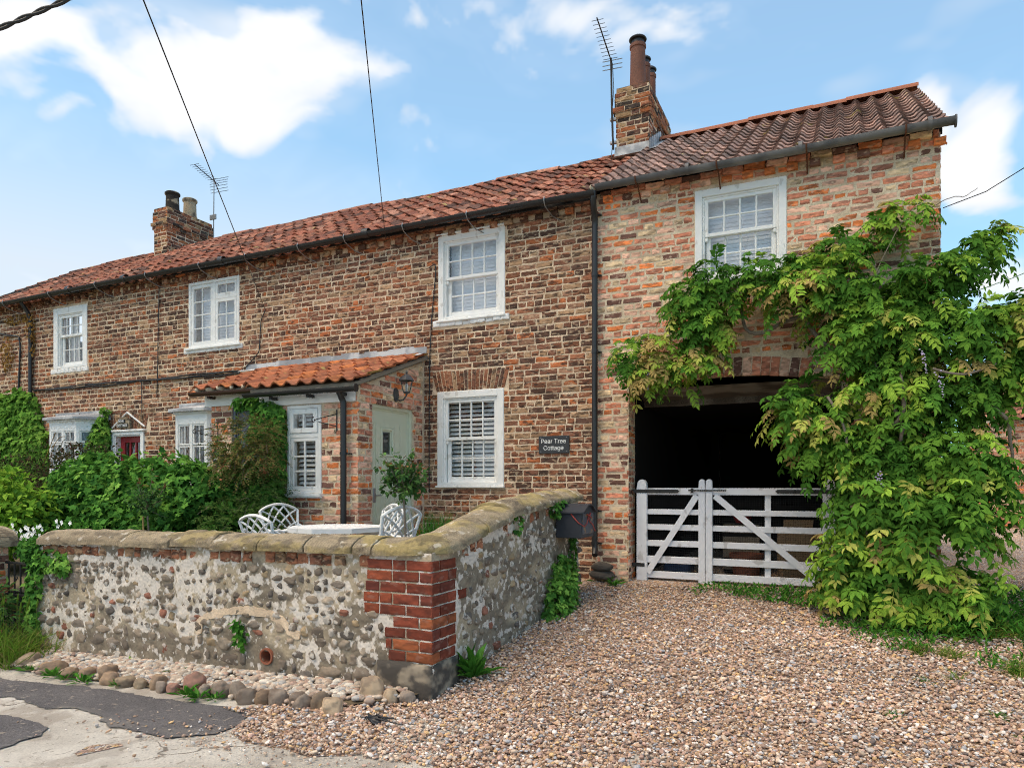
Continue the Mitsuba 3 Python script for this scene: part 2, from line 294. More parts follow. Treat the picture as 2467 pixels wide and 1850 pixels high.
class MB:
    """Collects pieces of one mesh."""
    def __init__(s): s.v, s.f, s.uv, s.n = [], [], [], 0

    def add(s, v, f, uv=None):
        v, f = np.asarray(v, float).reshape(-1, 3), np.asarray(f, int)
        if f.shape[1] == 4: f = np.vstack([f[:, [0, 1, 2]], f[:, [0, 2, 3]]])
        s.v.append(v); s.f.append(f + s.n); s.n += len(v)
        s.uv.append(np.tile(uv if uv is not None else (R.random(), R.random()), (len(v), 1)))
        return s

    def box(s, x0, x1, y0, y1, z0, z1, uv=None):
        v = [[x, y, z] for x in (x0, x1) for y in (y0, y1) for z in (z0, z1)]
        return s.add(v, [[0, 1, 3, 2], [4, 6, 7, 5], [0, 4, 5, 1], [2, 3, 7, 6], [0, 2, 6, 4], [1, 5, 7, 3]], uv)

    def bbox(s, x0, x1, y0, y1, z0, z1, b=.004, uv=None):
        """A box with chamfered edges."""
        v = []
        for k in range(3):
            for x in (x0, x1):
                for y in (y0, y1):
                    for z in (z0, z1):
                        p = [x, y, z]
                        c = [(x0 + x1) / 2, (y0 + y1) / 2, (z0 + z1) / 2]
                        v.append([p[i] if i == k else p[i] + math.copysign(b, c[i] - p[i]) for i in range(3)])
        h = trimesh.convex.convex_hull(np.array(v))
        return s.add(h.vertices, h.faces, uv)

    def tube(s, pts, r, sides=8, cap=True, uv=None):
        p = np.asarray(pts, float)
        rr = np.broadcast_to(np.asarray(r, float), (len(p),))
        t = np.gradient(p, axis=0); t /= np.linalg.norm(t, axis=1, keepdims=True) + 1e-12
        a = np.zeros_like(p)
        ref = np.array([0, 0, 1.]) if abs(t[0, 2]) < .9 else np.array([1., 0, 0])
        for i in range(len(p)):
            ref = ref - t[i] * (ref @ t[i]); ref /= np.linalg.norm(ref) + 1e-12; a[i] = ref
        b = np.cross(t, a)
        g = np.arange(sides) * 2 * np.pi / sides
        v = p[:, None] + rr[:, None, None] * (np.cos(g)[None, :, None] * a[:, None] + np.sin(g)[None, :, None] * b[:, None])
        i, j = np.meshgrid(np.arange(len(p) - 1), np.arange(sides), indexing='ij')
        q = np.stack([i * sides + j, i * sides + (j + 1) % sides, (i + 1) * sides + (j + 1) % sides, (i + 1) * sides + j], -1).reshape(-1, 4)
        f = np.vstack([q[:, [0, 1, 2]], q[:, [0, 2, 3]]])
        v = v.reshape(-1, 3)
        if cap:
            n = len(v)
            v = np.vstack([v, p[:1], p[-1:]])
            k = np.arange(sides)
            f = np.vstack([f, np.stack([k * 0 + n, (k + 1) % sides, k], 1), np.stack([k * 0 + n + 1, n - sides + k, n - sides + (k + 1) % sides], 1)])
        return s.add(v, f, uv)

    def lathe(s, prof, c, sides=16, axis=2, uv=None):
        """prof: (radius, height) pairs about an axis through c."""
        prof = np.asarray(prof, float)
        g = np.arange(sides) * 2 * np.pi / sides
        v = np.stack([prof[:, None, 0] * np.cos(g), prof[:, None, 0] * np.sin(g), np.repeat(prof[:, 1:], sides, 1)], -1)
        if axis == 1: v = v[..., [0, 2, 1]] * np.array([1, -1, 1])
        if axis == 0: v = v[..., [2, 0, 1]]
        i, j = np.meshgrid(np.arange(len(prof) - 1), np.arange(sides), indexing='ij')
        q = np.stack([i * sides + j, i * sides + (j + 1) % sides, (i + 1) * sides + (j + 1) % sides, (i + 1) * sides + j], -1).reshape(-1, 4)
        return s.add(v.reshape(-1, 3) + np.asarray(c), q, uv)

    def prism(s, poly, fn, d0, d1, uv=None):
        """A shapely polygon extruded from d0 to d1; fn maps (a, b, d) columns to world."""
        m = trimesh.creation.extrude_polygon(poly, d1 - d0, engine='earcut')
        v = np.array(m.vertices); v[:, 2] += d0
        return s.add(fn(v), m.faces, uv)

    def put(s, name, mat, parent=None, smooth=False, uv=False):
        return put(name, np.vstack(s.v), np.vstack(s.f), mat, parent, smooth, np.vstack(s.uv) if uv else None)


def put(name, v, f, mat, parent=None, smooth=False, uv=None):
    k = newkey(name, parent)
    scene[k] = mikit.ply((v, f), mat, smooth=smooth, uv=uv)
    return k


def thing(name, label, cat, group=None):
    k = newkey(name)
    labels[k] = {'label': label, 'category': cat}
    if group: labels[k]['group'] = group
    return k


def tag(k, label, cat, group=None):
    labels[k] = {'label': label, 'category': cat}
    if group: labels[k]['group'] = group
    return k


def struct(name, v, f, mat, smooth=False):
    k = put(name, v, f, mat, None, smooth)
    labels[k] = {'kind': 'structure'}
    return k


def one(name, mb, mat, label, cat, group=None, smooth=False, uv=False, kind=None):
    k = mb.put(name, mat, None, smooth, uv)
    tag(k, label, cat, group)
    if kind: labels[k]['kind'] = kind
    return k


def shown_size(V):
    """How large each piece shows: extent over distance, 0 where out of frame. V (N, nv, 3)."""
    c = V.mean(1) - CAM
    t = c @ FWD
    u = c @ np.array([FWD[1], -FWD[0], 0]) / np.maximum(t, .1)
    w = c[:, 2] / np.maximum(t, .1)
    ext = np.sort(np.ptp(V, axis=1), axis=1)
    return np.where((t > .5) & (abs(u) < .74) & (w < .70) & (w > -.41), ext[:, 2] * ext[:, 1] / np.maximum(t, .1) ** 2, 0)


def pieces(name, mat, parent, V, F, UV, limit=300, rest='brickwork', smooth=False, hide=None):
    """Alike pieces V (N, nv, 3): the largest shown as entries of their own, the rest as one stuff part."""
    if not len(V): return
    sc = shown_size(V)
    if hide is not None: sc = np.where(hide, 0, sc)
    order = np.argsort(-sc, kind='stable')
    sel = [i for i in order[:limit] if sc[i] > 0]
    for i in sel:
        put(name, V[i], F, mat, parent, smooth, np.tile(UV[i], (V.shape[1], 1)))
    left = np.setdiff1d(np.arange(len(V)), sel)
    if len(left):
        v = V[left].reshape(-1, 3)
        f = (F[None] + (np.arange(len(left)) * V.shape[1])[:, None, None]).reshape(-1, 3)
        k = put(rest, v, f, mat, parent, smooth, np.repeat(UV[left], V.shape[1], 0))
        labels[k] = {'kind': 'stuff'}


def wall_frame(o, e, n):
    o, e, n = (np.asarray(x, float) for x in (o, e, n))
    return lambda a: o + a[..., 0:1] * e + a[..., 1:2] * n + a[..., 2:3] * np.array([0, 0, 1.])


FACADE = wall_frame((0, 0, 0), (1, 0, 0), (0, -1, 0))     # (x, out, z)


def smoothground(x, y):
    x, y = np.asarray(x, float), np.asarray(y, float)
    zy = .44 * np.clip((y + 3.9) / 4.0, 0, 1.03)
    zx = .033 * np.clip(x + 2.77, -4.6, 0) * np.clip((-y - 3.0) / .8, 0, 1)
    return zy + zx


G = smoothground


# ------------------------------------------------------------------ bricks, tiles and stones
XF = np.array([0, .07, .5, .93, 1.0]); ZF = np.array([0, .16, .84, 1.0])
GI = np.arange(20).reshape(4, 5)
PER = np.r_[GI[0, :], GI[1:, 4], GI[3, 3::-1], GI[2:0:-1, 0]]
_q = np.stack([GI[:-1, :-1], GI[:-1, 1:], GI[1:, 1:], GI[1:, :-1]], -1).reshape(-1, 4)
_b = 20 + np.arange(14)
_s = np.stack([PER, _b, np.roll(_b, -1), np.roll(PER, -1)], -1)
BRICK_F = np.vstack([_q[:, [0, 1, 2]], _q[:, [0, 2, 3]], _s[:, [0, 1, 2]], _s[:, [0, 2, 3]]])
INNER = np.isin(np.arange(20) % 5, (1, 2, 3)) & np.isin(np.arange(20) // 5, (1, 2))


def brick_geo(r, proud, rough=.0035, wear=.006, rng=R):
    """r (N, 4): x0, x1, z0, z1 in the wall's frame -> V (N, 34, 3) as (x, out, z)."""
    r = np.asarray(r, float); n = len(r)
    L, H = r[:, 1] - r[:, 0], r[:, 3] - r[:, 2]
    x = r[:, 0, None] + L[:, None] * np.tile(XF, 4)[None]
    z = r[:, 2, None] + H[:, None] * np.repeat(ZF, 5)[None]
    x = x + rng.normal(0, rough, (n, 20)); z = z + rng.normal(0, rough * .8, (n, 20))
    out = proud * rng.uniform(.4, 1.5, (n, 1)) + rng.normal(0, rough * .5, (n, 20)) - np.where(INNER, 0, wear * rng.uniform(.4, 1.6, (n, 20)))
    tilt = rng.normal(0, .006, (n, 1))
    z = z + tilt * (x - x.mean(1, keepdims=True))
    fr = np.stack([x, out, z], -1)
    bk = fr[:, PER].copy(); bk[..., 1] = -.02
    return np.concatenate([fr, bk], 1)


def lay(x0, x1, z0, z1, course, length, joint, holes=(), first=0, rng=R, top=None, jx=.07):
    """Garden wall bond, three courses of stretchers to one of headers, cut round the holes (x0, x1, z0, z1)."""
    out = []
    for i in range(int(round((z1 - z0) / course))):
        z = z0 + i * course
        zc = z + course / 2
        head = (i + first) % 4 == 3
        L = length / 2 if head else length
        x = x0 - rng.uniform(0, L)
        gaps = [(a - .004, b + .004) for a, b, c, d in holes if c < zc < d]
        while x < x1:
            w = L * (1 + rng.normal(0, jx))
            if not head and rng.random() < .08: w *= rng.uniform(.45, .75)
            seg = [(max(x, x0), min(x + w - joint, x1))]
            for a, b in gaps:
                new = []
                for p, q in seg:
                    if q <= a or p >= b: new.append((p, q)); continue
                    if p < a: new.append((p, a))
                    if q > b: new.append((b, q))
                seg = new
            for p, q in seg:
                if q - p > .028 and (top is None or z + course < top((p + q) / 2)):
                    zz = rng.normal(0, .002)
                    out.append((p, q, z + joint / 2 + zz, z + course - joint / 2 + zz))
            x += w
    return np.array(out)


def bricks(parent, mat, rects, frame, proud=.008, limit=300, rough=.0035, wear=.006, hide=None, name='brick', rest='brickwork'):
    V = frame(brick_geo(rects, proud, rough, wear))
    pieces(name, mat, parent, V, BRICK_F, R.random((len(V), 2)), limit, rest, False, hide)


def voussoirs(cx, zb, half, height, n, splay, frame, parent, mat, rise=0., proud=.008, gap=.009):
    """A flat or slightly curved arch of bricks on end."""
    base = brick_geo(np.array([(gap / 2, 1 - gap / 2, 0, 1)] * n), proud, 0, .005)
    V = base.copy()
    for i in range(n):
        x, z = base[i, :, 0].copy(), base[i, :, 2].copy()
        u = (i + x - .5 * n) / (n / 2)
        u = (i + (x - .5) * (1 - gap / (2 * half / n)) + .5 - n / 2) / (n / 2)
        V[i, :, 0] = cx + u * (half + splay * z) + R.normal(0, .002, len(x))
        V[i, :, 2] = zb + rise * (1 - u * u) + z * height * (1 + R.normal(0, .02)) + R.normal(0, .002, len(x))
    pieces('arch_brick', mat, parent, frame(V), BRICK_F, R.random((n, 2)) * np.array([.76, .8]))


def slab(x0, x1, z0, z1, holes, d0, d1, frame, top=None):
    """A wall with holes as one mesh, between out = d0 and d1."""
    poly = Polygon(top) if top is not None else sbox(x0, z0, x1, z1)
    for h in holes:
        poly = poly.difference(h if hasattr(h, 'area') else sbox(h[0], h[2], h[1], h[3]))
    mb = MB()
    for g in getattr(poly, 'geoms', [poly]):
        mb.prism(g, lambda v: frame(v[:, [0, 2, 1]]), d0, d1)
    return mb


def pantiles(parent, name, mat, x0, x1, eave, theta, courses, gauge, width, amp, jit, limit=300, rest='far_tiles', sag=None, skip=None, thick=.016):
    """Pantiles in courses up a slope that rises towards +y from eave = (y, z)."""
    nu = 9
    u = np.linspace(-.06, 1.06, nu)
    prof = amp * (np.cos(2 * np.pi * (u - .22)) + .25 * np.cos(4 * np.pi * (u - .22)))
    up = np.array([0, math.cos(theta), math.sin(theta)]); nm = np.array([0, -math.sin(theta), math.cos(theta)])
    Vs, keep = [], []
    cols = int((x1 - x0) / width)
    w = (x1 - x0) / cols
    for c in range(courses):
        for i in range(cols):
            ox, os, oh = R.normal(0, jit), R.normal(0, jit), R.normal(0, jit * .45)
            yaw = R.normal(0, jit * 1.6)
            lo, hi = c * gauge - .03 + os, (c + 1) * gauge + .05 + os
            xs = x0 + (i + u) * w + ox
            if skip is not None and skip(xs.mean(), lo + .1): continue
            rows = []
            for s, h in ((lo, .034 + oh), (hi, .004 + oh), (lo + .004, .034 + oh - thick)):
                pt = np.array([0, eave[0], eave[1]]) + up * (s + yaw * (u[:, None] - .5)) + nm * (prof[:, None] + h)
                pt[:, 0] += xs
                rows.append(pt)
            v = np.vstack(rows)
            if sag is not None: v[:, 2] += sag(v[:, 0], (c + .5) / courses)
            Vs.append(v)
    k = np.arange(nu - 1)
    q = np.vstack([np.stack([k, k + 1, nu + k + 1, nu + k], 1), np.stack([2 * nu + k, 2 * nu + k + 1, k + 1, k], 1)])
    F = np.vstack([q[:, [0, 1, 2]], q[:, [0, 2, 3]]])
    V = np.array(Vs)
    pieces(name, mat, parent, V, F, R.random((len(V), 2)), limit, rest, False)


_ico = {}


def ico(sub):
    if sub not in _ico:
        m = trimesh.creation.icosphere(subdivisions=sub)
        _ico[sub] = (np.array(m.vertices), np.array(m.faces))
    return _ico[sub]


def stones(c, size, sub, rng, rough=.22, flat=None):
    """Rounded irregular stones: centres c (N, 3), half sizes (N, 3) -> V (N, nv, 3), F."""
    v, f = ico(sub)
    n = len(c)
    ph = rng.uniform(0, 50, (n, 1, 3))
    d = 1 + rough * 2 * (meshkit.fbm(v[None] * 1.25 + ph, 2, 3) - .5)
    sq = np.abs(v)[None] ** rng.uniform(.72, 1.0, (n, 1, 1)) * np.sign(v)[None]
    V = sq * d[..., None]
    V = V * np.asarray(size)[:, None, :]
    a = rng.uniform(0, 2 * np.pi, n) if flat is None else flat
    ca, sa = np.cos(a)[:, None], np.sin(a)[:, None]
    if flat is None:
        x, y = V[..., 0] * ca - V[..., 1] * sa, V[..., 0] * sa + V[..., 1] * ca
        V = np.stack([x, y, V[..., 2]], -1)
    return V + np.asarray(c)[:, None, :], f


# ------------------------------------------------------------------ the two houses under one roof line
EAVE_Y, PITCH = -.16, math.radians(31.4)
XS, XR, XL = -2.767, .918, -17.6                            # the seam, the end wall, and where the row runs out of sight
house = thing('brick_cottage', 'pinkish brick end cottage with a dark cart gateway under a climbing plant', 'house')
row = thing('brick_cottage_001', 'long old cottage of small brown bricks with orange pantiles and two chimneys', 'house')
labels[row]['label'] = 'long brown brick cottage range with a porch, bow windows and orange pantiled roof'

W_R = (-1.56, -.555, 3.97, 5.045)
W_M = (-5.06, -4.035, 3.868, 5.035)
W_ML = (-5.076, -4.053, 1.594, 2.886)
W_L2 = (-9.925, -8.78, 3.88, 4.98)
W_L1 = (-13.53, -12.55, 3.79, 4.93)
GATE = (-2.36, 0.0)
DOOR_R = (-11.86, -11.02, .4, 2.53)
BAY1, BAY2 = (-13.42, -11.98, 1.4, 2.72), (-10.1, -8.72, 1.4, 2.72)

gx = np.linspace(GATE[0], GATE[1], 15)
gz = 2.775 + .115 * (1 - ((gx - np.mean(GATE)) / (np.ptp(GATE) / 2)) ** 2)
arch_hole = Polygon([(GATE[0], .0), (GATE[1], .0)] + list(zip(gx[::-1], gz[::-1])))

wr = slab(XS, XR, .1, 5.22, [W_R, arch_hole], -.3, 0, FACADE).put('wall', 'm_mortar_pink', house)
rects = lay(XS + .01, XR - .004, .40, 5.16,   .0793, .232, .0175, [W_R, (GATE[0], GATE[1], 0, 2.79), (-2.02, -.34, 2.79, 3.10)], first=1)
bricks(wr, 'm_brick_pink', rects, FACADE, .0045, 300, .004, .007)
voussoirs(np.mean(GATE), 2.775, .84, .21, 17, .04, FACADE, wr, 'm_brick_pink', rise=.08)
end = wall_frame((XR, 0, 0), (0, 1, 0), (1, 0, 0))
rects = lay(0, 6.4, .40, 5.16, .0793, .236, .016, first=1)
k = slab(0, 6.4, .1, 5.2, [], -.3, -.002, end, top=[(.0, .1), (6.4, .1), (6.4, 5.2), (3.2, 7.15), (.0, 5.2)]).put('end_wall', 'm_mortar_pink', house)
bricks(k, 'm_brick_pink', rects, end, .006, 0)

wl = slab(XL, XS, .1, 5.16, [W_M, W_ML, W_L2, W_L1, DOOR_R, BAY1, BAY2], -.3, 0, FACADE).put('wall', 'm_mortar_old', row)
holesL = [W_M, W_ML, W_L2, W_L1, DOOR_R, BAY1, BAY2, (-5.15, -3.98, 2.886, 3.17), (-12.0, -10.9, 2.53, 2.86), (-9.0, -5.3, 0, 2.6), (-17.6, -14.0, 0, 3.0),
          (-5.15, -3.96, 3.78, 3.868), (-10.05, -8.68, 3.80, 3.88), (-13.62, -12.5, 3.70, 3.79)]
rects = lay(XL, XS - .012, .42, 5.08, .0812, .232, .0138, holesL)
bricks(wl, 'm_brick_old', rects, FACADE, .006, 300, .003, .005)
voussoirs(-4.565, 2.89, .525, .275, 19, .075, FACADE, wl, 'm_brick_old')
voussoirs(-11.44, 2.56, .46, .30, 17, .08, FACADE, wl, 'm_brick_old')
# the rest of the two shells: backs, far end, floors of the loft
MB().box(XL, XR, 6.1, 6.4, .1, 5.2).put('rear_wall', 'm_mortar_old', row)
MB().box(XL, XL + .3, .0, 6.1, .1, 5.2).put('cross_wall', 'm_plaster', row)
MB().box(XS - .35, XS - .05, .02, 6.1, .1, 5.1).put('cross_wall', 'm_plaster', row)
MB().box(XL + .3, XS - .35, .02, 6.1, 2.98, 3.1).put('upper_floor', 'm_room', row)
MB().box(XS - .05, XR - .3, .02, 6.1, 3.12, 3.24).put('upper_floor', 'm_room', house)

# dentil courses under the eaves
for par, mat, xa, xb, z, st in ((house, 'm_brick_pink', XS + .1, XR - .05, 5.085, .235), (row, 'm_brick_old', -16.5, XS - .05, 5.025, .215)):
    xs = np.arange(xa, xb, st)
    rr_ = np.stack([xs, xs + .112, xs * 0 + z, xs * 0 + z + .075], 1)
    V = FACADE(brick_geo(rr_, .055, .004, .006))
    pieces('dentil_brick', mat, par, V, BRICK_F, R.random((len(V), 2)), 300, 'far_dentils')
    rr_ = lay(xa - .05, min(xb + .03, XR - .006), z + .078, z + .078 + .075, .075, .23, .012)
    bricks(par, mat, rr_, FACADE, .05, 60, name='cornice_brick', rest='far_cornice')


# roofs
def sag_l(x, f):
    return .045 * np.sin(x * .55 + 1) * np.sin(np.pi * np.clip(f, 0, 1) * .9) + .02 * np.sin(x * 1.9) + np.where(x < -10, (x + 10) * .008, 0) + .055 * np.clip((x + 6.5) / 3.5, 0, 1)


def roof_board(x0, x1, z, lift):
    top = z + lift
    a, c = math.tan(PITCH), 3.2 - EAVE_Y
    mb = MB()
    v = [[x, y, zz] for x in (x0, x1) for (y, zz) in ((.03, z - .035 + a * (.03 - EAVE_Y)), (3.2, z + a * c - .035), (6.56, z - .035), (6.56, z - .1), (3.2, z + a * c - .16), (.03, z - .1 + a * (.03 - EAVE_Y)))]
    h = [[i, (i + 1) % 6, 6 + (i + 1) % 6, 6 + i] for i in range(6)]
    mb.add(v, h)
    mb.add(v, [[0, 1, 4, 5], [1, 2, 3, 4], [6, 7, 10, 11], [7, 8, 9, 10]])
    return mb


rl = roof_board(XL, XS - .02, 5.10, 0).put('roof', 'm_dark', row)
rr = roof_board(XS - .02, XR + .02, 5.19, 0).put('roof', 'm_dark', house)
SL = (3.2 - EAVE_Y) / math.cos(PITCH)
chim = lambda x, s: -3.27 < x < -2.73 and s * math.cos(PITCH) + EAVE_Y > 2.45
chil = lambda x, s: -14.25 < x < -13.8 and s * math.cos(PITCH) + EAVE_Y > 2.62
pantiles(rl, 'tile', 'm_tile_old', XL, XS - .05, (EAVE_Y, 5.12), PITCH, 13, SL / 13, .232, .021, .011, 300, 'far_tiles', sag_l, lambda x, s: chim(x, s) or chil(x, s), .02)
pantiles(rr, 'tile', 'm_tile_dark', XS - .04, XR + .06, (EAVE_Y, 5.21), PITCH, 15, SL / 15, .205, .030, .0022, 300, 'far_tiles', None, chim, .021)
# ridge tiles
apex = 5.19 + math.tan(PITCH) * (3.2 - EAVE_Y)
for par, mat, xa, xb, dz, ln in ((rr, 'm_ridge', -2.70, XR + .06, .05, .45), (rl, 'm_tile_old', -13.75, -3.3, -.10, .40), (rl, 'm_tile_old', -17.4, -14.28, -.14, .40)):
    n = int((xb - xa) / ln)
    g = np.linspace(math.radians(8), math.radians(172), 9)
    for i in range(n):
        a0, a1 = xa + i * (xb - xa) / n, xa + (i + 1) * (xb - xa) / n + .012
        dzz = dz + R.normal(0, .006) + (sag_l(np.array(a0), .95) if par is rl else 0)
        ys, zs = 3.2 - .13 * np.cos(g), apex - .05 + .115 * np.sin(g) + dzz
        v = np.vstack([np.stack([g * 0 + x, ys, zs], 1) for x in (a0, a1)] + [np.stack([g * 0 + a0, 3.2 - .112 * np.cos(g), zs - .018], 1), np.stack([g * 0 + a1, 3.2 - .112 * np.cos(g), zs - .018], 1)])
        k = np.arange(8)
        q = np.vstack([np.stack([k, k + 1, 9 + k + 1, 9 + k], 1), np.stack([k, 18 + k, 18 + k + 1, k + 1], 1), np.stack([9 + k, 9 + k + 1, 27 + k + 1, 27 + k], 1)])
        MB().add(v, q).put('ridge_tile', mat, par, 50 if not mat == 'm_tile_old' else False, mat == 'm_tile_old')
# lumps of mortar bedding under the eave tiles of the end cottage and the verge
mb = MB()
n = int((XR + .06 - XS + .04) / .205); w = (XR + .06 - XS + .04) / n
for i in range(n):
    c = np.array([[XS - .04 + (i + .22) * w, EAVE_Y - .005, 5.235]])
    v, f = stones(c, np.array([[.062, .03, .040]]), 1, R, .3)
    mb.add(v[0], f)
k = mb.put('eave_mortar', 'm_mortar_pink', rr, True); labels[k] = {'kind': 'stuff'}
# gutters
def half_pipe(pts, r, sides=9):
    p = np.asarray(pts, float); g = np.linspace(np.pi, 2 * np.pi, sides)
    ring = np.stack([g * 0, r * np.cos(g), r * np.sin(g)], 1)
    inn = np.stack([g * 0, (r - .006) * np.cos(g), (r - .006) * np.sin(g)], 1)
    v = np.vstack([q + ring for q in p] + [q + inn for q in p])
    n, m = len(p), sides
    f = []
    for i in range(n - 1):
        for j in range(m - 1):
            f.append([i * m + j, i * m + j + 1, (i + 1) * m + j + 1, (i + 1) * m + j])
            f.append([n * m + i * m + j, n * m + (i + 1) * m + j, n * m + (i + 1) * m + j + 1, n * m + i * m + j + 1])
        for j in (0, m - 1):
            f.append([i * m + j, (i + 1) * m + j, n * m + (i + 1) * m + j, n * m + i * m + j])
    for i in (0, n - 1):
        for j in range(m - 1):
            f.append([i * m + j, i * m + j + 1, n * m + i * m + j + 1, n * m + i * m + j])
    return v, np.array(f)


GY = -.235
xs = np.linspace(-2.70, 1.02, 12)
v, f = half_pipe([(x, GY, 5.225 + .004 * math.sin(x * 2)) for x in xs], .062)
gut = MB().add(v, f)
gut.tube([(1.015, GY, 5.20), (1.03, GY, 5.20)], .062, 12)
gk = gut.put('gutter', 'm_gutter', house, 60)
for x in np.arange(-2.2, 1.0, .93):
    MB().tube([(x, GY - .066, 5.23), (x, GY - .05, 5.18), (x, GY, 5.158), (x, GY + .06, 5.17), (x, -.05, 5.06), (x, -.01, 5.02)], .009, 6).put('gutter_bracket', 'm_rust', gk, True)
for x in np.arange(-1.6, .9, 1.2):
    MB().tube([(x - .02, GY, 5.222), (x + .02, GY, 5.222)], .066, 12, False).put('gutter_joint', 'm_gutter', gk, True)
xs = np.linspace(XL, -2.71, 30)
v, f = half_pipe([(x, GY - .01, 5.165 + .006 * math.sin(x * .9) + (min(0, x + 10) * .008)) for x in xs], .060)
g2 = MB().add(v, f).put('gutter', 'm_black', row, 60)
MB().bbox(XL, -2.72, -.150, -.135, 5.105, 5.15, .004).put('fascia_board', 'm_black', row)
for x in (-3.35, -4.45, -5.45, -6.45, -7.3, -8.35, -9.35, -10.6, -11.9, -13.2, -14.6):
    z = 5.165 + .006 * math.sin(x * .9) + min(0, x + 10) * .008
    MB().tube([(x, GY - .072, z + .015), (x, GY - .085, z - .03), (x, GY - .045, z - .085), (x + .01, GY + .03, z - .12), (x + .03, -.10, z - .16), (x + .10, -.012, z - .19)], .0075, 6).put('gutter_bracket', 'm_steel', g2, True)
for x in (-6.1, -8.9, -11.2, -12.7):
    z = 5.165 + .006 * math.sin(x * .9) + min(0, x + 10) * .008
    MB().tube([(x - .05, GY - .01, z - .003), (x + .05, GY - .01, z - .003)], .065, 12, False).put('gutter_joint', 'm_black', g2, True)

# downpipes
dp = MB().tube([(-2.73, GY, 5.17), (-2.735, GY, 5.06), (-2.75, -.16, 4.97), (-2.765, -.075, 4.90), (-2.767, -.075, 4.80), (-2.767, -.075, .86), (-2.76, -.09, .80), (-2.745, -.14, .74)], .037, 12).put('downpipe', 'm_black', house, 40)
for z in (4.95, 4.2, 3.25, 2.1, 1.28, .88):
    MB().tube([(-2.767, -.075, z - .022), (-2.767, -.075, z + .022)], .044, 12).box(-2.80, -2.70, -.045, .0, z - .008, z + .008).put('pipe_clip', 'm_black', dp, 40)
MB().tube([(-14.15, GY, 5.08), (-14.15, -.1, 4.9), (-14.15, -.06, 4.75), (-14.16, -.06, 2.2)], .036, 10).put('downpipe', 'm_black', row, 40)
# painted brick sills
for (a, b, z0, z1), par in (((-5.14, -3.975, 3.785, 3.865), row), ((-10.03, -8.7, 3.80, 3.875), row), ((-13.61, -12.52, 3.70, 3.785), row)):
    xs = np.linspace(a, b, 11)
    rr_ = np.stack([xs[:-1] + .003, xs[1:] - .002, xs[:-1] * 0 + z0, xs[:-1] * 0 + z1], 1)
    V = FACADE(brick_geo(rr_, .022, .004, .006))
    pieces('sill_brick', 'm_whitewash', par, V, BRICK_F, R.random((len(V), 2)))


# ------------------------------------------------------------------ windows
def fbox(mb, fr, x0, x1, o0, o1, z0, z1, b=.004):
    """A chamfered box in a wall's frame."""
    t = MB().bbox(x0, x1, o0, o1, z0, z1, b)
    mb.add(fr(t.v[0]), t.f[0])


def glazed(parent, fr, x0, x1, z0, z1, cols, rows, out, mat='m_white', rail=.04, bar=.02, stile=None, bottom=None, thick=.035, name='sash'):
    """A glazed sash: frame, glazing bars and panes as parts of the parent."""
    st = stile or rail; bt = bottom or rail
    mb = MB()
    for a in ((x0, x0 + st, z0, z1), (x1 - st, x1, z0, z1), (x0 + st, x1 - st, z1 - rail, z1), (x0 + st, x1 - st, z0, z0 + bt)):
        fbox(mb, fr, a[0], a[1], out - thick, out, a[2], a[3])
    s = mb.put(name, mat, parent)
    ax, bx, az, bz = x0 + st, x1 - st, z0 + bt, z1 - rail
    for i in range(1, cols):
        x = ax + (bx - ax) * i / cols
        mb = MB(); fbox(mb, fr, x - bar / 2, x + bar / 2, out - thick + .004, out - .004, az, bz, .005); mb.put('glazing_bar', mat, parent)
    for j in range(1, rows):
        z = az + (bz - az) * j / rows
        mb = MB(); fbox(mb, fr, ax, bx, out - thick + .006, out - .007, z - bar / 2, z + bar / 2, .005); mb.put('glazing_bar', mat, parent)
    for i in range(cols):
        for j in range(rows):
            a0, a1 = ax + (bx - ax) * i / cols, ax + (bx - ax) * (i + 1) / cols
            c0, c1 = az + (bz - az) * j / rows, az + (bz - az) * (j + 1) / rows
            tx, tz = R.normal(0, .0022, 2)
            v = fr(np.array([[a0, out - .02 - tx - tz, c0], [a1, out - .02 + tx - tz, c0], [a1, out - .02 + tx + tz, c1], [a0, out - .02 - tx + tz, c1]]))
            MB().add(v, [[0, 1, 2, 3]]).put('pane', 'm_glass', parent)


def casing(parent, fr, x0, x1, z0, z1, w, o0, o1, mat='m_white', head=None, bot=None, name='frame'):
    mb = MB()
    hd = head or w; bt = bot if bot is not None else w
    for a in ((x0, x0 + w, z0, z1), (x1 - w, x1, z0, z1), (x0 + w, x1 - w, z1 - hd, z1), (x0 + w, x1 - w, z0, z0 + bt)):
        fbox(mb, fr, a[0], a[1], o0, o1, a[2], a[3], .006)
    # a smaller moulding inside
    i = .022
    for a in ((x0 + w, x0 + w + i, z0 + bt, z1 - hd), (x1 - w - i, x1 - w, z0 + bt, z1 - hd), (x0 + w + i, x1 - w - i, z1 - hd - i, z1 - hd)):
        fbox(mb, fr, a[0], a[1], o0, o1 - .022, a[2], a[3], .005)
    return mb.put(name, mat, parent)


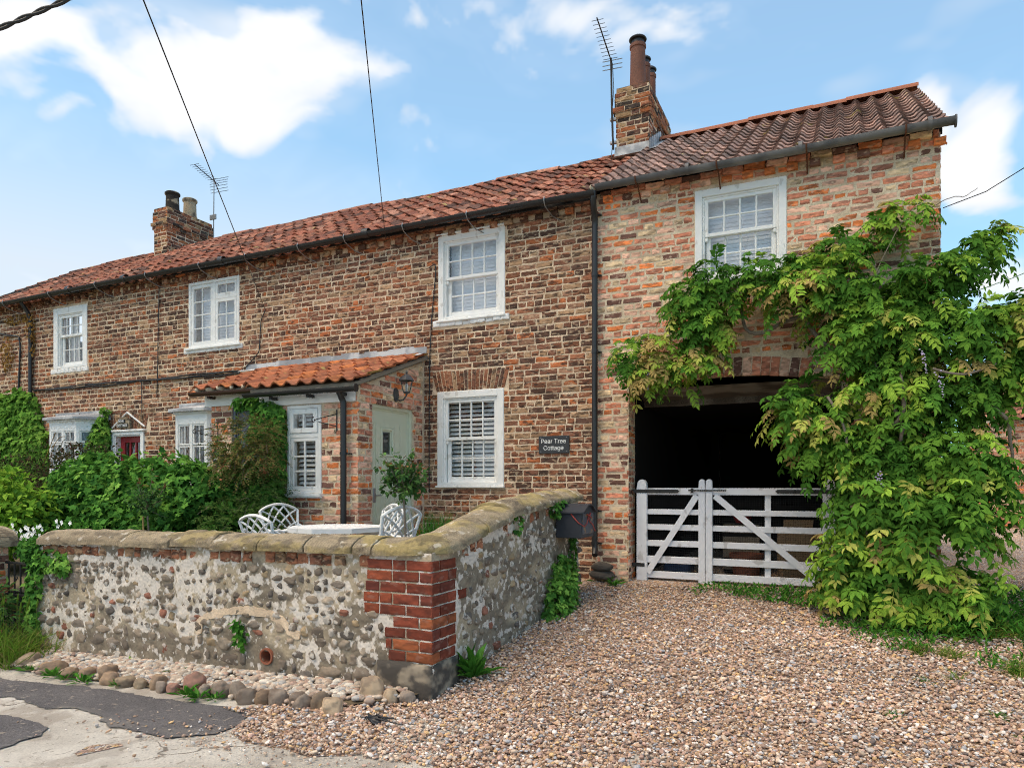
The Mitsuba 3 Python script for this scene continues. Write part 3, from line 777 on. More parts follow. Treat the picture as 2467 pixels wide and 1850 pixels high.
def sash_window(house_key, fr, x0, x1, z0, z1, mid, cols, w=.085, horn=True, o=.012, sill=True):
    win = casing(house_key, fr, x0, x1, z0, z1, w, -.11, o, bot=.045, name='window')
    a, b = x0 + w + .02, x1 - w - .02
    lo, hi = z0 + .045, z1 - w - .02
    glazed(win, fr, a, b, mid - .02, hi, cols, 2, o - .035, rail=.042, name='upper_sash')
    glazed(win, fr, a + .012, b - .012, lo, mid + .022, cols, 2, o - .078, rail=.042, bottom=.075, stile=.05, name='lower_sash')
    if horn:
        for x in (a, b - .042):
            mb = MB(); fbox(mb, fr, x, x + .040, o - .068, o - .036, mid - .075, mid - .021, .012); mb.put('horn', 'm_white', win)
    if sill:
        mb = MB(); fbox(mb, fr, x0 - .015, x1 + .015, -.1, o + .035, z0 - .03, z0 - .001, .006); mb.put('sill', 'm_white', win)
    return win


def blind(fr, x0, x1, z0, z1, pitch, tilt, label, mat='m_blind', out=-.19, width=None, thick=.006):
    t = thing('window_blind', label, 'blind')
    w = width or pitch * 1.3
    n = int((z1 - z0) / pitch)
    for i in range(n):
        z = z1 - (i + .5) * pitch
        tt = tilt + R.normal(0, .03)
        d = np.array([math.cos(tt), -math.sin(tt)]) * w / 2; nn = np.array([math.sin(tt), math.cos(tt)]) * thick / 2
        c = [(-d - nn), (d - nn), (d + nn), (-d + nn)]
        v = fr(np.array([[x, out + q[0], z + q[1]] for x in (x0, x1) for q in c]))
        MB().add(v, [[0, 1, 2, 3], [4, 7, 6, 5], [0, 4, 5, 1], [1, 5, 6, 2], [2, 6, 7, 3], [3, 7, 4, 0]]).put('slat', mat, t)
    mb = MB()
    fbox(mb, fr, x0, x1, out - .03, out + .03, z1, z1 + .04)
    mb.put('head_rail', mat, t)
    return t


wn = sash_window(house, FACADE, *W_R, 4.515, 4)
blind(FACADE, -1.46, -.655, 4.02, 4.94, .05, 1.36, 'pale closed slatted blind in the high window above the cart gateway', 'm_blind_blue')
wn = sash_window(row, FACADE, *W_M, 4.44, 4)
MB().bbox(-5.075, -4.02, -.035, -.005, 5.036, 5.06).put('drip_mould', 'm_white', wn)
blind(FACADE, -4.96, -4.135, 3.92, 4.93, .05, 1.36, 'pale closed slatted blind in the upper window straight above the other sash window', 'm_blind_blue')
wn = sash_window(row, FACADE, *W_ML, 2.235, 4, w=.095)
blind(FACADE, -4.98, -4.15, 1.66, 2.78, .062, .66, 'white shutter blind with open slats in the ground floor sash window beside the slate sign', 'm_blind', width=.062, thick=.009)
# the old sash window at the far end, with curtains
wn = sash_window(row, FACADE, *W_L1, 4.40, 4, w=.13, horn=False, sill=False)
cu = thing('curtain', 'white curtain pair behind the old sash window highest at the far end', 'curtain')
for a, b in ((-13.42, -13.2), (-12.92, -12.66)):
    s = np.linspace(0, 1, 26)
    v = np.array([[a + (b - a) * q, .26 + .025 * math.sin(q * 26), z] for z in (3.82, 4.9) for q in s])
    k = np.arange(25)
    MB().add(v, np.stack([k, k + 1, 26 + k + 1, 26 + k], 1)).put('drape', 'm_curtain', cu, True)
# the casement
x0, x1, z0, z1 = W_L2
wn = casing(row, FACADE, x0, x1, z0, z1, .05, -.09, .010, bot=.05, name='window')
xm = x0 + .585
mb = MB(); fbox(mb, FACADE, xm - .03, xm + .03, -.09, .008, z0 + .05, z1 - .05); mb.put('mullion', 'm_white', wn)
zt = z1 - .31
mb = MB(); fbox(mb, FACADE, xm + .03, x1 - .05, -.09, .008, zt - .025, zt + .025); mb.put('transom', 'm_white', wn)
glazed(wn, FACADE, x0 + .06, xm - .03, z0 + .05, z1 - .06, 2, 4, .004, rail=.052, name='sash')
glazed(wn, FACADE, xm + .03, x1 - .06, z0 + .05, zt - .025, 2, 3, .004, rail=.052, name='sash')
glazed(wn, FACADE, xm + .03, x1 - .06, zt + .025, z1 - .06, 2, 1, .004, rail=.045, name='top_light')
mb = MB(); fbox(mb, FACADE, x0 - .05, x1 + .06, -.09, .06, z0 - .03, z0); mb.put('sill', 'm_white', wn)
blind(FACADE, x0 + .08, x1 - .08, z0 + .06, z1 - .1, .05, 1.36, 'pale closed slatted blind in the white casement window over the bow window', 'm_blind_blue')


# ------------------------------------------------------------------ bow windows and the red door
def bow(x0, x1, d, zlo, zrail, zhead, ztop, lead_z, widths):
    """A canted timber window under a lead roof; widths = bars per face."""
    pts = [(x0, .02), (x0 + .34, d), (x1 - .34, d), (x1, .02)]
    win = newkey('bow_window', row)
    first = True
    for k in range(3):
        (ax, ao), (bx, bo) = pts[k], pts[k + 1]
        e = np.array([bx - ax, -(bo - ao), 0.]); L = np.linalg.norm(e); e /= L
        fr = wall_frame((ax, -ao, 0), e, (e[1], -e[0], 0))
        mb = MB()
        for x in ((0, .055), (L - .055, L)): fbox(mb, fr, x[0], x[1], -.06, 0, zlo, zhead)
        fbox(mb, fr, .055, L - .055, -.06, 0, zhead - .05, zhead); fbox(mb, fr, .055, L - .055, -.06, 0, zlo, zlo + .06)
        n = widths[k]
        for i in range(1, n):
            fbox(mb, fr, L * i / n - .028, L * i / n + .028, -.06, -.002, zlo + .06, zhead - .05)
        if first:
            v, f = np.vstack(mb.v), np.vstack(mb.f)
            scene[win] = mikit.ply((v, f), 'm_white'); first = False
        else:
            mb.put('frame', 'm_white', win)
        for i in range(n):
            a, b = L * i / n + (.055 if i == 0 else .028), L * (i + 1) / n - (.055 if i == n - 1 else .028)
            glazed(win, fr, a, b, zrail, zhead - .05, 2, 1, -.012, rail=.026, bar=.018, name='sash')
            glazed(win, fr, a, b, zlo + .06, zrail - .012, 2, 2, -.018, rail=.024, bar=.018, name='sash')
    poly = lambda o: Polygon([(x0 - o, -.003), (x0 + .34 - o * .5, d + o), (x1 - .34 + o * .5, d + o), (x1 + o, -.003)])
    up = lambda v: np.stack([v[:, 0], -v[:, 1], v[:, 2]], 1)
    MB().prism(poly(.0), up, zhead, ztop).put('cornice', 'm_white', win)
    MB().prism(poly(.035), up, ztop - .05, ztop - .015).put('cornice_mould', 'm_white', win)
    a, b = np.array(poly(.10).exterior.coords)[:4], np.array(poly(.0).exterior.coords)[:4]
    b[1:3, 1] = .06; b[1, 0] += .05; b[2, 0] -= .05
    v = [[p[0], -p[1], ztop - .02] for p in a] + [[p[0], -p[1], ztop + .025] for p in a] + [[p[0], -p[1], lead_z] for p in b]
    f = [[0, 1, 5, 4], [1, 2, 6, 5], [2, 3, 7, 6], [4, 5, 9, 8], [5, 6, 10, 9], [6, 7, 11, 10]]
    MB().add(v, f).put('lead_roof', 'm_lead', win)
    MB().bbox(x0 - .05, x1 + .05, -.012, .0, lead_z - .06, lead_z + .05).put('flashing', 'm_lead', win)
    MB().box(x0 - .1, x1 + .1, .95, .96, 1.3, 2.75).put('inner_screen', 'm_room', win)
    return win


bow(BAY1[0], BAY1[1], .36, 1.45, 2.36, 2.62, 2.79, 2.90, (1, 2, 1))
bow(BAY2[0], BAY2[1], .40, 1.45, 2.24, 2.62, 2.79, 2.92, (1, 2, 1))

dr_ = casing(row, FACADE, -11.87, -11.01, .42, 2.545, .085, -.16, .03, head=.06, bot=.02, name='door_frame')
mb = MB(); fbox(mb, FACADE, -11.92, -10.97, -.02, .06, 2.545, 2.58); mb.put('door_hood', 'm_white', row)
mb = MB()
for a in ((-11.76, -11.66, .45, 2.46), (-11.22, -11.12, .45, 2.46), (-11.66, -11.22, 2.36, 2.46), (-11.66, -11.22, .45, 1.6), (-11.66, -11.22, 1.98, 2.03), (-11.53, -11.50, 2.03, 2.36), (-11.38, -11.35, 2.03, 2.36)):
    fbox(mb, FACADE, a[0], a[1], -.13, -.09, a[2], a[3])
dk = mb.put('door', 'm_red', row)
labels[dk] = {'label': 'red door with three small panes along its top'}
for a, b in ((-11.66, -11.53), (-11.50, -11.38), (-11.35, -11.22)):
    MB().add(FACADE(np.array([[a, -.11, 2.03], [b, -.11, 2.03], [b, -.11, 2.36], [a, -.11, 2.36]])), [[0, 1, 2, 3]]).put('pane', 'm_glass', dk)
mb = MB()
for (xa, za), (xb, zb) in (((-11.83, 2.62), (-11.43, 2.885)), ((-11.43, 2.885), (-10.98, 2.62))):
    mb.tube([(xa, -.025, za), (xb, -.025, zb)], .016, 6)
pk = mb.put('door_pediment', 'm_whitewash', row)
sg = thing('house_sign', 'small stone house sign with raised lettering over the red door', 'sign')
po = Polygon([(-11.66, 2.605), (-11.34, 2.605), (-11.34, 2.75)] + [(-11.5 + .10 * math.cos(a), 2.75 + .06 * math.sin(a)) for a in np.linspace(0, np.pi, 9)] + [(-11.66, 2.75)])
MB().prism(po, lambda v: FACADE(v[:, [0, 2, 1]]), .012, .05).put('stone', 'm_coping', sg)


def lettering(parent, text, h, cx, cz, fr, out, mat='m_letter', bold=False, depth=.003):
    m = meshkit.text_mesh(text, h, depth, bold)
    v = np.array(m.vertices)
    v[:, 0] -= (v[:, 0].min() + v[:, 0].max()) / 2
    w = np.stack([v[:, 0] + cx, v[:, 2] + out, v[:, 1] + cz], 1)
    return put('lettering', fr(w), np.array(m.faces), mat, parent)


for t_, z_, x_ in (('ROSE', 2.708, -11.535), ('COTTAGE', 2.632, -11.51)):
    mb = MB(); fbox(mb, FACADE, x_ - (.085 if t_ == 'ROSE' else .125), x_ + (.085 if t_ == 'ROSE' else .125), .05, .066, z_ - .008, z_ + .052); mb.put('plaque', 'm_black', sg)
    lettering(sg, t_, .042, x_, z_, FACADE, .066)

sg = thing('house_sign', 'dark slate sign reading Pear Tree Cottage in white on the brick wall', 'sign')
mb = MB(); fbox(mb, FACADE, -3.54, -3.125, .010, .030, 2.005, 2.23, .003); mb.put('board', 'm_slate', sg)
for x in (-3.51, -3.155):
    for z in (2.03, 2.205): MB().lathe([(0, .003), (.006, .002), (.006, 0)], FACADE(np.array([x, .030, z])) + 0, 8, axis=1).put('screw', 'm_steel', sg)
def serif(parent, text, h, cx, cz, fr, out):
    k = lettering(parent, text, h, cx, cz, fr, out)


lettering(sg, 'Pear Tree', .055, -3.335, 2.135, FACADE, .030)
lettering(sg, 'Cottage', .055, -3.335, 2.050, FACADE, .030)


# ------------------------------------------------------------------ porches
PX = -5.30; PY = -1.48; P2Y = -1.30; PM = -6.88; P2X = -7.947
pth = math.atan2(3.43 - 2.86, 1.60)
porch = thing('porch', 'brick lean to porch with a sage green door and bright orange tiles', 'porch')
porch2 = thing('porch_001', 'lean to porch with a slate blue door and brown gutter behind the ivy', 'porch')
roofline = lambda y: 2.80 + (y - PY) * math.tan(pth)
frP = wall_frame((PM, PY, 0), (1, 0, 0), (0, -1, 0))
PW = (-6.40, -5.855, 1.50, 2.605)
hw = (PW[0] - PM, PW[1] - PM, PW[2], PW[3])
w1 = slab(0, PX - PM, .1, 2.76, [hw], -.22, 0, frP).put('wall', 'm_mortar_pink', porch)
rects = lay(.0, PX - PM, .42, 2.66, .0812, .232, .016, [hw, (hw[0] - .06, hw[1] + .02, 1.44, 1.52)])
bricks(w1, 'm_brick_pink', rects, frP, .006, 150)
frS = wall_frame((PX, PY, 0), (0, 1, 0), (1, 0, 0))
hd = (.29, 1.225, .3, 2.635)
top = [(.0, .1), (1.48, .1), (1.48, roofline(0)), (.0, roofline(PY))]
w2 = slab(0, 0, 0, 0, [hd], -.22, -.002, frS, top=top).put('side_wall', 'm_mortar_pink', porch)
rects = lay(0.0, 1.475, .42, 3.40, .0812, .232, .016, [hd], top=lambda s: roofline(PY + s) + .02)
bricks(w2, 'm_brick_pink', rects, frS, .006, 110)
MB().box(PX - .005, PX + .012, -.045, -.004, .42, 3.36).put('joint_fillet', 'm_mortar_old', porch)
MB().box(PM, PX - .22, PY + .22, -.02, 2.70, 2.76).put('ceiling', 'm_room', porch)
# window of the porch
x0, x1, z0, z1 = PW
frO = wall_frame((0, PY, 0), (1, 0, 0), (0, -1, 0))
wn = casing(porch, frO, x0, x1, z0, z1, .045, -.10, .018, bot=.04, name='window')
zt = 2.225
mb = MB(); fbox(mb, frO, x0 + .045, x1 - .045, -.1, .016, zt - .03, zt + .03); mb.put('transom', 'm_white', wn)
glazed(wn, frO, x0 + .05, x1 - .05, zt + .03, z1 - .05, 2, 1, .030, rail=.062, bar=.024, thick=.05, name='top_light')
glazed(wn, frO, x0 + .05, x1 - .05, z0 + .04, zt - .03, 2, 3, .008, rail=.045, bar=.024, name='sash')
mb = MB(); fbox(mb, frO, x0 - .05, x1 + .03, -.05, .075, z0 - .042, z0 - .002); fbox(mb, frO, x0 - .05, x1 + .03, .02, .06, z0 - .06, z0 - .042, .003); mb.put('sill', 'm_white', wn)
blind(frO, x0 + .06, x1 - .06, z0 + .06, z1 - .08, .058, .7, 'white open slatted blind in the narrow porch window', 'm_blind', width=.055, out=-.15, thick=.008)
# door of the porch
dfr = casing(porch, frS, hd[0], hd[1], .43, hd[3], .055, -.13, -.03, 'm_sage', bot=.03, name='door_frame')
a, b = hd[0] + .055, hd[1] - .055
lite = (PY + 0, .585, .795, 2.0, 2.31)
mb = MB()
dpoly = sbox(a, .46, b, 2.575).difference(sbox(lite[1], lite[3], lite[2], lite[4]))
mb.prism(dpoly, lambda v: frS(v[:, [0, 2, 1]]), -.11, -.070)
dk = mb.put('door', 'm_sage', porch); labels[dk] = {'label': 'sage green plank door with one small pane'}
n = 6
for i in range(n):
    p, q = a + .10 + (b - a - .20) * i / n + .003, a + .10 + (b - a - .20) * (i + 1) / n - .003
    po = sbox(p, .62, q, 2.40).difference(sbox(lite[1] - .035, lite[3] - .035, lite[2] + .035, lite[4] + .035))
    mb = MB()
    for g in getattr(po, 'geoms', [po]):
        if g.area > 1e-4: mb.prism(g, lambda v: frS(v[:, [0, 2, 1]]), -.070, -.062)
    mb.put('plank', 'm_sage', dk)
casing(dk, frS, lite[1] - .03, lite[2] + .03, lite[3] - .03, lite[4] + .03, .03, -.075, -.052, 'm_sage', name='bead')
MB().add(frS(np.array([[lite[1], -.09, lite[3]], [lite[2], -.09, lite[3]], [lite[2], -.09, lite[4]], [lite[1], -.09, lite[4]]])), [[0, 1, 2, 3]]).put('pane', 'm_glass', dk)
mb = MB(); fbox(mb, frS, a + .03, a + .08, -.07, -.045, 1.38, 1.56); mb.tube(frS(np.array([[a + .055, -.05, 1.47], [a + .055, -.02, 1.47], [a + .16, -.02, 1.47]])), .009, 8); mb.put('handle', 'm_steel', dk, 40)
# the other porch
frQ = wall_frame((P2X, P2Y, 0), (1, 0, 0), (0, -1, 0))
hq = (.38, .98, .3, 2.66)
w3 = slab(0, PM - P2X, .1, 2.84, [hq], -.22, 0, frQ).put('wall', 'm_mortar_pink', porch2)
rects = lay(0, PM - P2X, .42, 2.74, .0812, .232, .016, [hq])
bricks(w3, 'm_brick_pink', rects, frQ, .006, 60)
MB().box(P2X, P2X + .22, P2Y + .22, -.01, .1, 2.9).put('side_wall', 'm_mortar_pink', porch2)
casing(porch2, frQ, hq[0], hq[1], .43, hq[3], .05, -.1, -.02, 'm_slate_blue', name='door_frame')
mb = MB(); fbox(mb, frQ, hq[0] + .05, hq[1] - .05, -.10, -.06, .46, 2.6); fbox(mb, frQ, hq[0] + .11, hq[1] - .11, -.06, -.05, 1.6, 2.5); mb.put('door', 'm_slate_blue', porch2)
# roofs, gutters, fascias
up = np.array([0, math.cos(pth), math.sin(pth)])
for par, xa, xb, ey, lim in ((porch, PM - .02, PX + .10, -1.66, 150), (porch2, P2X - .14, PM - .02, -1.46, 60)):
    ez = 2.84 + (ey + 1.66) * math.tan(pth)
    mb = MB(); v = [[x, y, 2.84 + (y + 1.66) * math.tan(pth) + dz] for x in (xa + .01, xb - .02) for y, dz in ((ey + .03, -.03), (-.01, -.03), (-.01, -.075), (ey + .03, -.075))]
    mb.add(v, [[0, 1, 5, 4], [1, 2, 6, 5], [2, 3, 7, 6], [3, 0, 4, 7], [0, 3, 2, 1], [4, 5, 6, 7]])
    rk = mb.put('roof', 'm_wood_old', par)
    nc = 6 if par is porch else 5
    L = (-.08 - ey) / math.cos(pth)
    pantiles(rk, 'tile', 'm_tile_new', xa, xb, (ey, ez), pth, nc, L / nc, .20, .026, .004, lim, 'small_tiles', None, None, .018)
    if par is porch2:
        mb = MB()
        for x in np.arange(xa + .06, xb, .205):
            v, f = stones(np.array([[x, ey + .02, ez - .005]]), np.array([[.07, .03, .035]]), 1, R, .3); mb.add(v[0], f)
        k = mb.put('eave_mortar', 'm_mortar_pink', rk, True); labels[k] = {'kind': 'stuff'}
    mb = MB(); mb.bbox(xa + .04, xb - .12, (PY if par is porch else P2Y) - .035, (PY if par is porch else P2Y) - .012, ez - .225, ez - .075, .005); mb.put('fascia_board', 'm_whitewash', par)
v, f = half_pipe([(-6.93, -1.69, 2.765), (-5.17, -1.69, 2.755)], .052)
g1 = MB().add(v, f).tube([(-5.175, -1.69, 2.745), (-5.165, -1.69, 2.745)], .05, 10).put('gutter', 'm_black', porch, 60)
for x in (-6.55, -5.95, -5.45): MB().bbox(x - .02, x + .02, -1.64, -1.52, 2.68, 2.72).put('gutter_bracket', 'm_black', g1)
v, f = half_pipe([(-8.12, -1.50, 2.862), (-6.86, -1.50, 2.855)], .052)
g1 = MB().add(v, f).put('gutter', 'm_brown', porch2, 60)
for x in (-7.85, -7.2): MB().bbox(x - .02, x + .02, -1.45, -1.33, 2.78, 2.815).put('gutter_bracket', 'm_brown', g1)
d1 = MB().tube([(-5.455, -1.66, 2.74), (-5.455, -1.60, 2.66), (-5.455, -1.56, 2.60), (-5.455, -1.56, .55)], .038, 12).put('downpipe', 'm_black', porch, 40)
for z in (1.98, .98): MB().tube([(-5.455, -1.56, z - .018), (-5.455, -1.56, z + .018)], .045, 12).box(-5.46, -5.38, -1.56, -1.49, z - .008, z + .008).put('pipe_clip', 'm_black', d1, 40)
# a stone verge and the lead flashing along the wall
s = np.linspace(0, 1, 8)
MB().add([[x, PY + .03 - .1 + t_ * 1.48, 2.82 + (PY + .03 + .06 + t_ * 1.48 - PY) * math.tan(pth) + dz] for t_ in s for x, dz in ((PX + .0, -.05), (PX + .075, -.05), (PX + .075, .012), (PX, .012))],
         np.vstack([[[4 * i + j, 4 * i + (j + 1) % 4, 4 * i + 4 + (j + 1) % 4, 4 * i + 4 + j] for j in range(4)] for i in range(7)])).put('verge', 'm_plinth', porch)
n = 17
xs = np.linspace(-8.62, -5.245, n)
mb = MB()
for i in range(n - 1):
    a, b = xs[i] - .01, xs[i + 1]
    z = 3.525 + R.normal(0, .006) + .02 * i / n
    o = .008 + .003 * (i % 2)
    m_ = [(a, -o, z), (a, -o - .006, 3.44), (a, -.10, 3.425), (a, -.19, 3.385)]
    v = [(x, y, zz) for x in (a, b) for (_, y, zz) in m_]
    mb.add(v, [[0, 4, 5, 1], [1, 5, 6, 2], [2, 6, 7, 3]])
mb.put('flashing', 'm_lead', porch)


# ------------------------------------------------------------------ chimneys
def stack(parent, x0, x1, y0, y1, zb, zt, lim):
    ck = MB().box(x0, x1, y0, y1, zb, zt - .02).put('chimney', 'm_mortar_old', parent)
    cz = .081
    zs = [(zb, zt - 6 * cz, 0), (zt - 6 * cz, zt - 5 * cz, .030), (zt - 5 * cz, zt - 4 * cz, .055), (zt - 4 * cz, zt - cz, .020), (zt - cz, zt, .0)]
    V = []
    for a, b, o in zs:
        for fr, L in ((wall_frame((x0 - o, y0 - o, 0), (1, 0, 0), (0, -1, 0)), x1 - x0 + 2 * o), (wall_frame((x1 + o, y0 - o, 0), (0, 1, 0), (1, 0, 0)), y1 - y0 + 2 * o),
                      (wall_frame((x0 - o, y1 + o, 0), (0, -1, 0), (-1, 0, 0)), y1 - y0 + 2 * o)):
            n = max(1, int(round((b - a) / cz)))
            r = lay(.0, L, a, a + n * cz, cz, .23, .012, jx=.12)
            V.append(fr(brick_geo(r, .006, .004, .007)))
        if o > 0: MB().box(x0 - o + .004, x1 + o - .004, y0 - o + .004, y1 + o - .004, a + .004, b - .004).put('corbel', 'm_mortar_old', ck)
    V = np.concatenate(V)
    pieces('brick', 'm_brick_stack', ck, V, BRICK_F, R.random((len(V), 2)), lim)
    v = [[x, y, zt] for x in (x0, x1) for y in (y0, y1)] + [[x, y, zt + .06] for x in (x0 + .13, x1 - .13) for y in (y0 + .13, y1 - .13)]
    h = trimesh.convex.convex_hull(np.array(v, float))
    MB().add(h.vertices, h.faces).put('flaunching', 'm_mortar_pink', ck)
    return ck


POT = [(.0, 0), (.128, 0), (.128, .03), (.118, .05), (.108, .36), (.122, .38), (.132, .40), (.132, .43), (.118, .45), (.10, .45), (.09, .40), (.085, .05)]
cr = stack(house, -3.262, -2.737, 2.50, 3.95, 6.4, 7.93, 80)
for y, h, r, m_ in ((2.77, .86, 1.05, 'm_pot_red'), (3.24, .80, .72, 'm_pot_red'), (3.64, .84, .70, 'm_pot_red')):
    pr = [(.13 * r, 0), (.13 * r, .04), (.122 * r, .05), (.112 * r, h - .18), (.125 * r, h - .17), (.125 * r, h - .12), (.112 * r, h - .11), (.085 * r, h - .11), (.08 * r, .1)]
    k = MB().lathe(pr, (-2.985, y, 7.96), 18).put('chimney_pot', m_, cr, 40)
    MB().lathe([(0, h + .03), (.06 * r, h + .028), (.125 * r, h - .01), (.138 * r, h - .03), (.13 * r, h - .045), (0, h - .045)], (-2.985, y, 7.96), 18).lathe([(.10 * r, h - .13), (.10 * r, h - .04)], (-2.985, y, 7.96), 14).put('cowl', 'm_black', k, 30)
cl = stack(row, -14.235, -13.81, 2.70, 3.95, 6.2, 7.90, 80)
for y, m_, h in ((3.02, 'm_pot_black', .95), (3.5, 'm_pot_buff', 1.0)):
    MB().lathe([(a * 1.28, b * h) for a, b in POT], (-14.03, y, 7.93), 18).put('chimney_pot', m_, cl, 40)
# lead round the foot of the nearer stack
fz = lambda y: 5.19 + math.tan(PITCH) * (y - EAVE_Y) + .05
mb = MB()
mb.add([(-3.30, 2.485, fz(2.42) - .03), (-2.71, 2.485, fz(2.42) - .03), (-2.71, 2.488, fz(2.5) + .13), (-3.28, 2.488, fz(2.5) + .13), (-3.34, 2.28, fz(2.28) + .02), (-2.64, 2.28, fz(2.28) + .02)], [[0, 1, 2, 3], [4, 5, 1, 0]])
for i in range(6):
    y0, y1 = 2.47 + i * .13, 2.47 + (i + 1) * .13 + .01
    zt = fz(y1) + .12
    mb.add([(-2.724 + .002 * i, y0, fz(y0) - .02), (-2.724 + .002 * i, y1, fz(y1) - .02), (-2.724 + .002 * i, y1 - .02, zt + .05), (-2.724 + .002 * i, y0, zt - .05)], [[0, 1, 2, 3]])
    mb.add([(-2.722, y0, fz(y0) + .01), (-2.722, y1, fz(y1) + .01), (-2.60, y1, fz(y1) + .015), (-2.60, y0, fz(y0) + .015)], [[0, 1, 2, 3]])
mb.put('flashing', 'm_lead', cr)


# ------------------------------------------------------------------ ground, road, drive
def sheet(x0, x1, y0, y1, step, zf, keep=None):
    xs, ys = np.arange(x0, x1 + step * .5, step), np.arange(y0, y1 + step * .5, step)
    X, Y = np.meshgrid(xs, ys, indexing='ij')
    v = np.stack([X, Y, zf(X, Y)], -1).reshape(-1, 3)
    i, j = np.meshgrid(np.arange(len(xs) - 1), np.arange(len(ys) - 1), indexing='ij')
    m = len(ys)
    q = np.stack([i * m + j, (i + 1) * m + j, (i + 1) * m + j + 1, i * m + j + 1], -1).reshape(-1, 4)
    if keep is not None:
        c = v[q].mean(1); q = q[keep(c[:, 0], c[:, 1])]
    return v, q


def poly_sheet(poly, step, zf, ragged=0., seed=0):
    """A polygon as a draped sheet; its outline broken up a little."""
    p = Polygon(poly).segmentize(step)
    c = np.array(p.exterior.coords)[:-1]
    if ragged:
        n3 = np.c_[c * 9, np.full(len(c), seed)]
        c = c + ragged * (np.stack([meshkit.fbm(n3, 3, 1), meshkit.fbm(n3, 3, 2)], 1) - .5) * 2 + ragged * .9 * (np.stack([meshkit.fbm(n3 * 4.3, 3, 5), meshkit.fbm(n3 * 4.3, 3, 6)], 1) - .5)
    p = Polygon(c).buffer(0)
    if p.geom_type != 'Polygon': p = max(p.geoms, key=lambda g: g.area)
    x0, y0, x1, y1 = p.bounds
    gx_, gy_ = np.meshgrid(np.arange(x0, x1, step), np.arange(y0, y1, step))
    import shapely
    pts = np.c_[gx_.ravel(), gy_.ravel()]
    pts = pts[shapely.contains_xy(p.buffer(-step * .4), pts[:, 0], pts[:, 1])]
    allp = np.vstack([np.array(p.exterior.coords)[:-1], pts])
    from scipy.spatial import Delaunay
    tri = Delaunay(allp).simplices
    cc = allp[tri].mean(1)
    tri = tri[shapely.contains_xy(p, cc[:, 0], cc[:, 1])]
    e = allp[tri]
    flip = np.cross(e[:, 1] - e[:, 0], e[:, 2] - e[:, 0]) < 0
    tri[flip] = tri[flip][:, ::-1]
    return np.c_[allp, zf(allp[:, 0], allp[:, 1])], tri, p


g = np.r_[-1500, -600, -250, -100, -50, np.arange(-26, 26.1, 1.0), 50, 100, 250, 600, 1500]
X, Y = np.meshgrid(g, g, indexing='ij'); n = len(g)
v = np.stack([X, Y, G(X, Y) - .05 - .25 * ((X < -2.95) & (Y > -4.5) & (Y < 8))], -1).reshape(-1, 3)
i, j = np.meshgrid(np.arange(n - 1), np.arange(n - 1), indexing='ij')
struct('ground', v, np.stack([i * n + j, (i + 1) * n + j, (i + 1) * n + j + 1, i * n + j + 1], -1).reshape(-1, 4), 'm_earth')
v, f = sheet(-16, 12, -14, -4.25 + .25, .25, lambda x, y: G(x, y) - .012 + .006 * (meshkit.noise(np.stack([x * 2, y * 2, x * 0], -1)) - .5), lambda x, y: y < -4.25)
struct('road', v, f, 'm_concrete', True)
PATCH = [(-9, -4.52), (-6.66, -4.62), (-5.67, -4.54), (-4.62, -4.56), (-4.0, -4.54), (-3.82, -4.62), (-3.72, -4.85), (-3.75, -5.03), (-3.98, -5.2), (-4.22, -5.18), (-4.55, -5.17), (-4.76, -5.13), (-4.78, -5.06), (-5.26, -4.98),
         (-5.46, -5.07), (-6.04, -4.97), (-6.2, -5.0), (-7, -5.1), (-9, -5.2)]
v, f, _ = poly_sheet(PATCH, .045, lambda x, y: G(x, y) - .003, .035, 3)
struct('road_patch', v, f, 'm_asphalt', True)
v, f, _ = poly_sheet([(-9, -5.32), (-5.63, -5.29), (-5.43, -5.27), (-4.99, -5.36), (-4.86, -5.46), (-4.86, -5.75), (-5.2, -6.4), (-9, -6.6)], .045, lambda x, y: G(x, y) - .003, .035, 8)
struct('road_patch', v, f, 'm_asphalt', True)
v, f, _ = poly_sheet([(-4.30, -5.60), (-4.34, -5.48), (-4.20, -5.37), (-4.13, -5.40), (-4.24, -5.62)], .03, lambda x, y: G(x, y) - .0075, .02, 5)
struct('road_hollow', v, f, 'm_gravel_bed', True)
v, f = sheet(-17.5, -2.95, -3.72, .3, .3, lambda x, y: .42 + .02 * meshkit.noise(np.stack([x * 2, y * 2, x * 0], -1)))
struct('garden_soil', v, f, 'm_soil', True)
v, f = sheet(-5.3, -3.0, -1.6, -.05, .2, lambda x, y: .445 + 0 * x)
struct('garden_path', v, f, 'm_concrete')

DRIVE = [(-4.15, -4.60), (-3.93, -4.64), (-3.77, -4.70), (-3.72, -4.80), (-3.68, -4.95), (-3.45, -5.07), (-3.12, -5.07), (-2.85, -5.14), (-2.6, -4.98), (-2.40, -5.02), (-2.1, -4.95), (-1.6, -5.1), (-.6, -5.0), (.6, -4.9), (2.2, -4.9),
         (3.2, -3.0), (4.5, 0), (7.5, 8), (12, 20), (3.2, 20), (1.2, 8), (1.0, .5), (.95, -.02), (.0, -.02), (.0, 6.2), (-2.36, 6.2), (-2.36, -.02), (-3.0, -.02), (-3.0, -3.6), (-3.3, -4.2)]
v, f, DRV = poly_sheet(DRIVE, .14, lambda x, y: G(x, y) - .009 + .016 * (meshkit.noise(np.stack([x * 2.1, y * 2.1, x * 0 + 5], -1)) - .5), .03, 12)
struct('gravel_drive', v, f, 'm_gravel_bed', True)


def ground_z(x, y):
    return G(x, y) - .002 + .016 * (meshkit.noise(np.stack([x * 2.1, y * 2.1, x * 0 + 5], -1)) - .5)


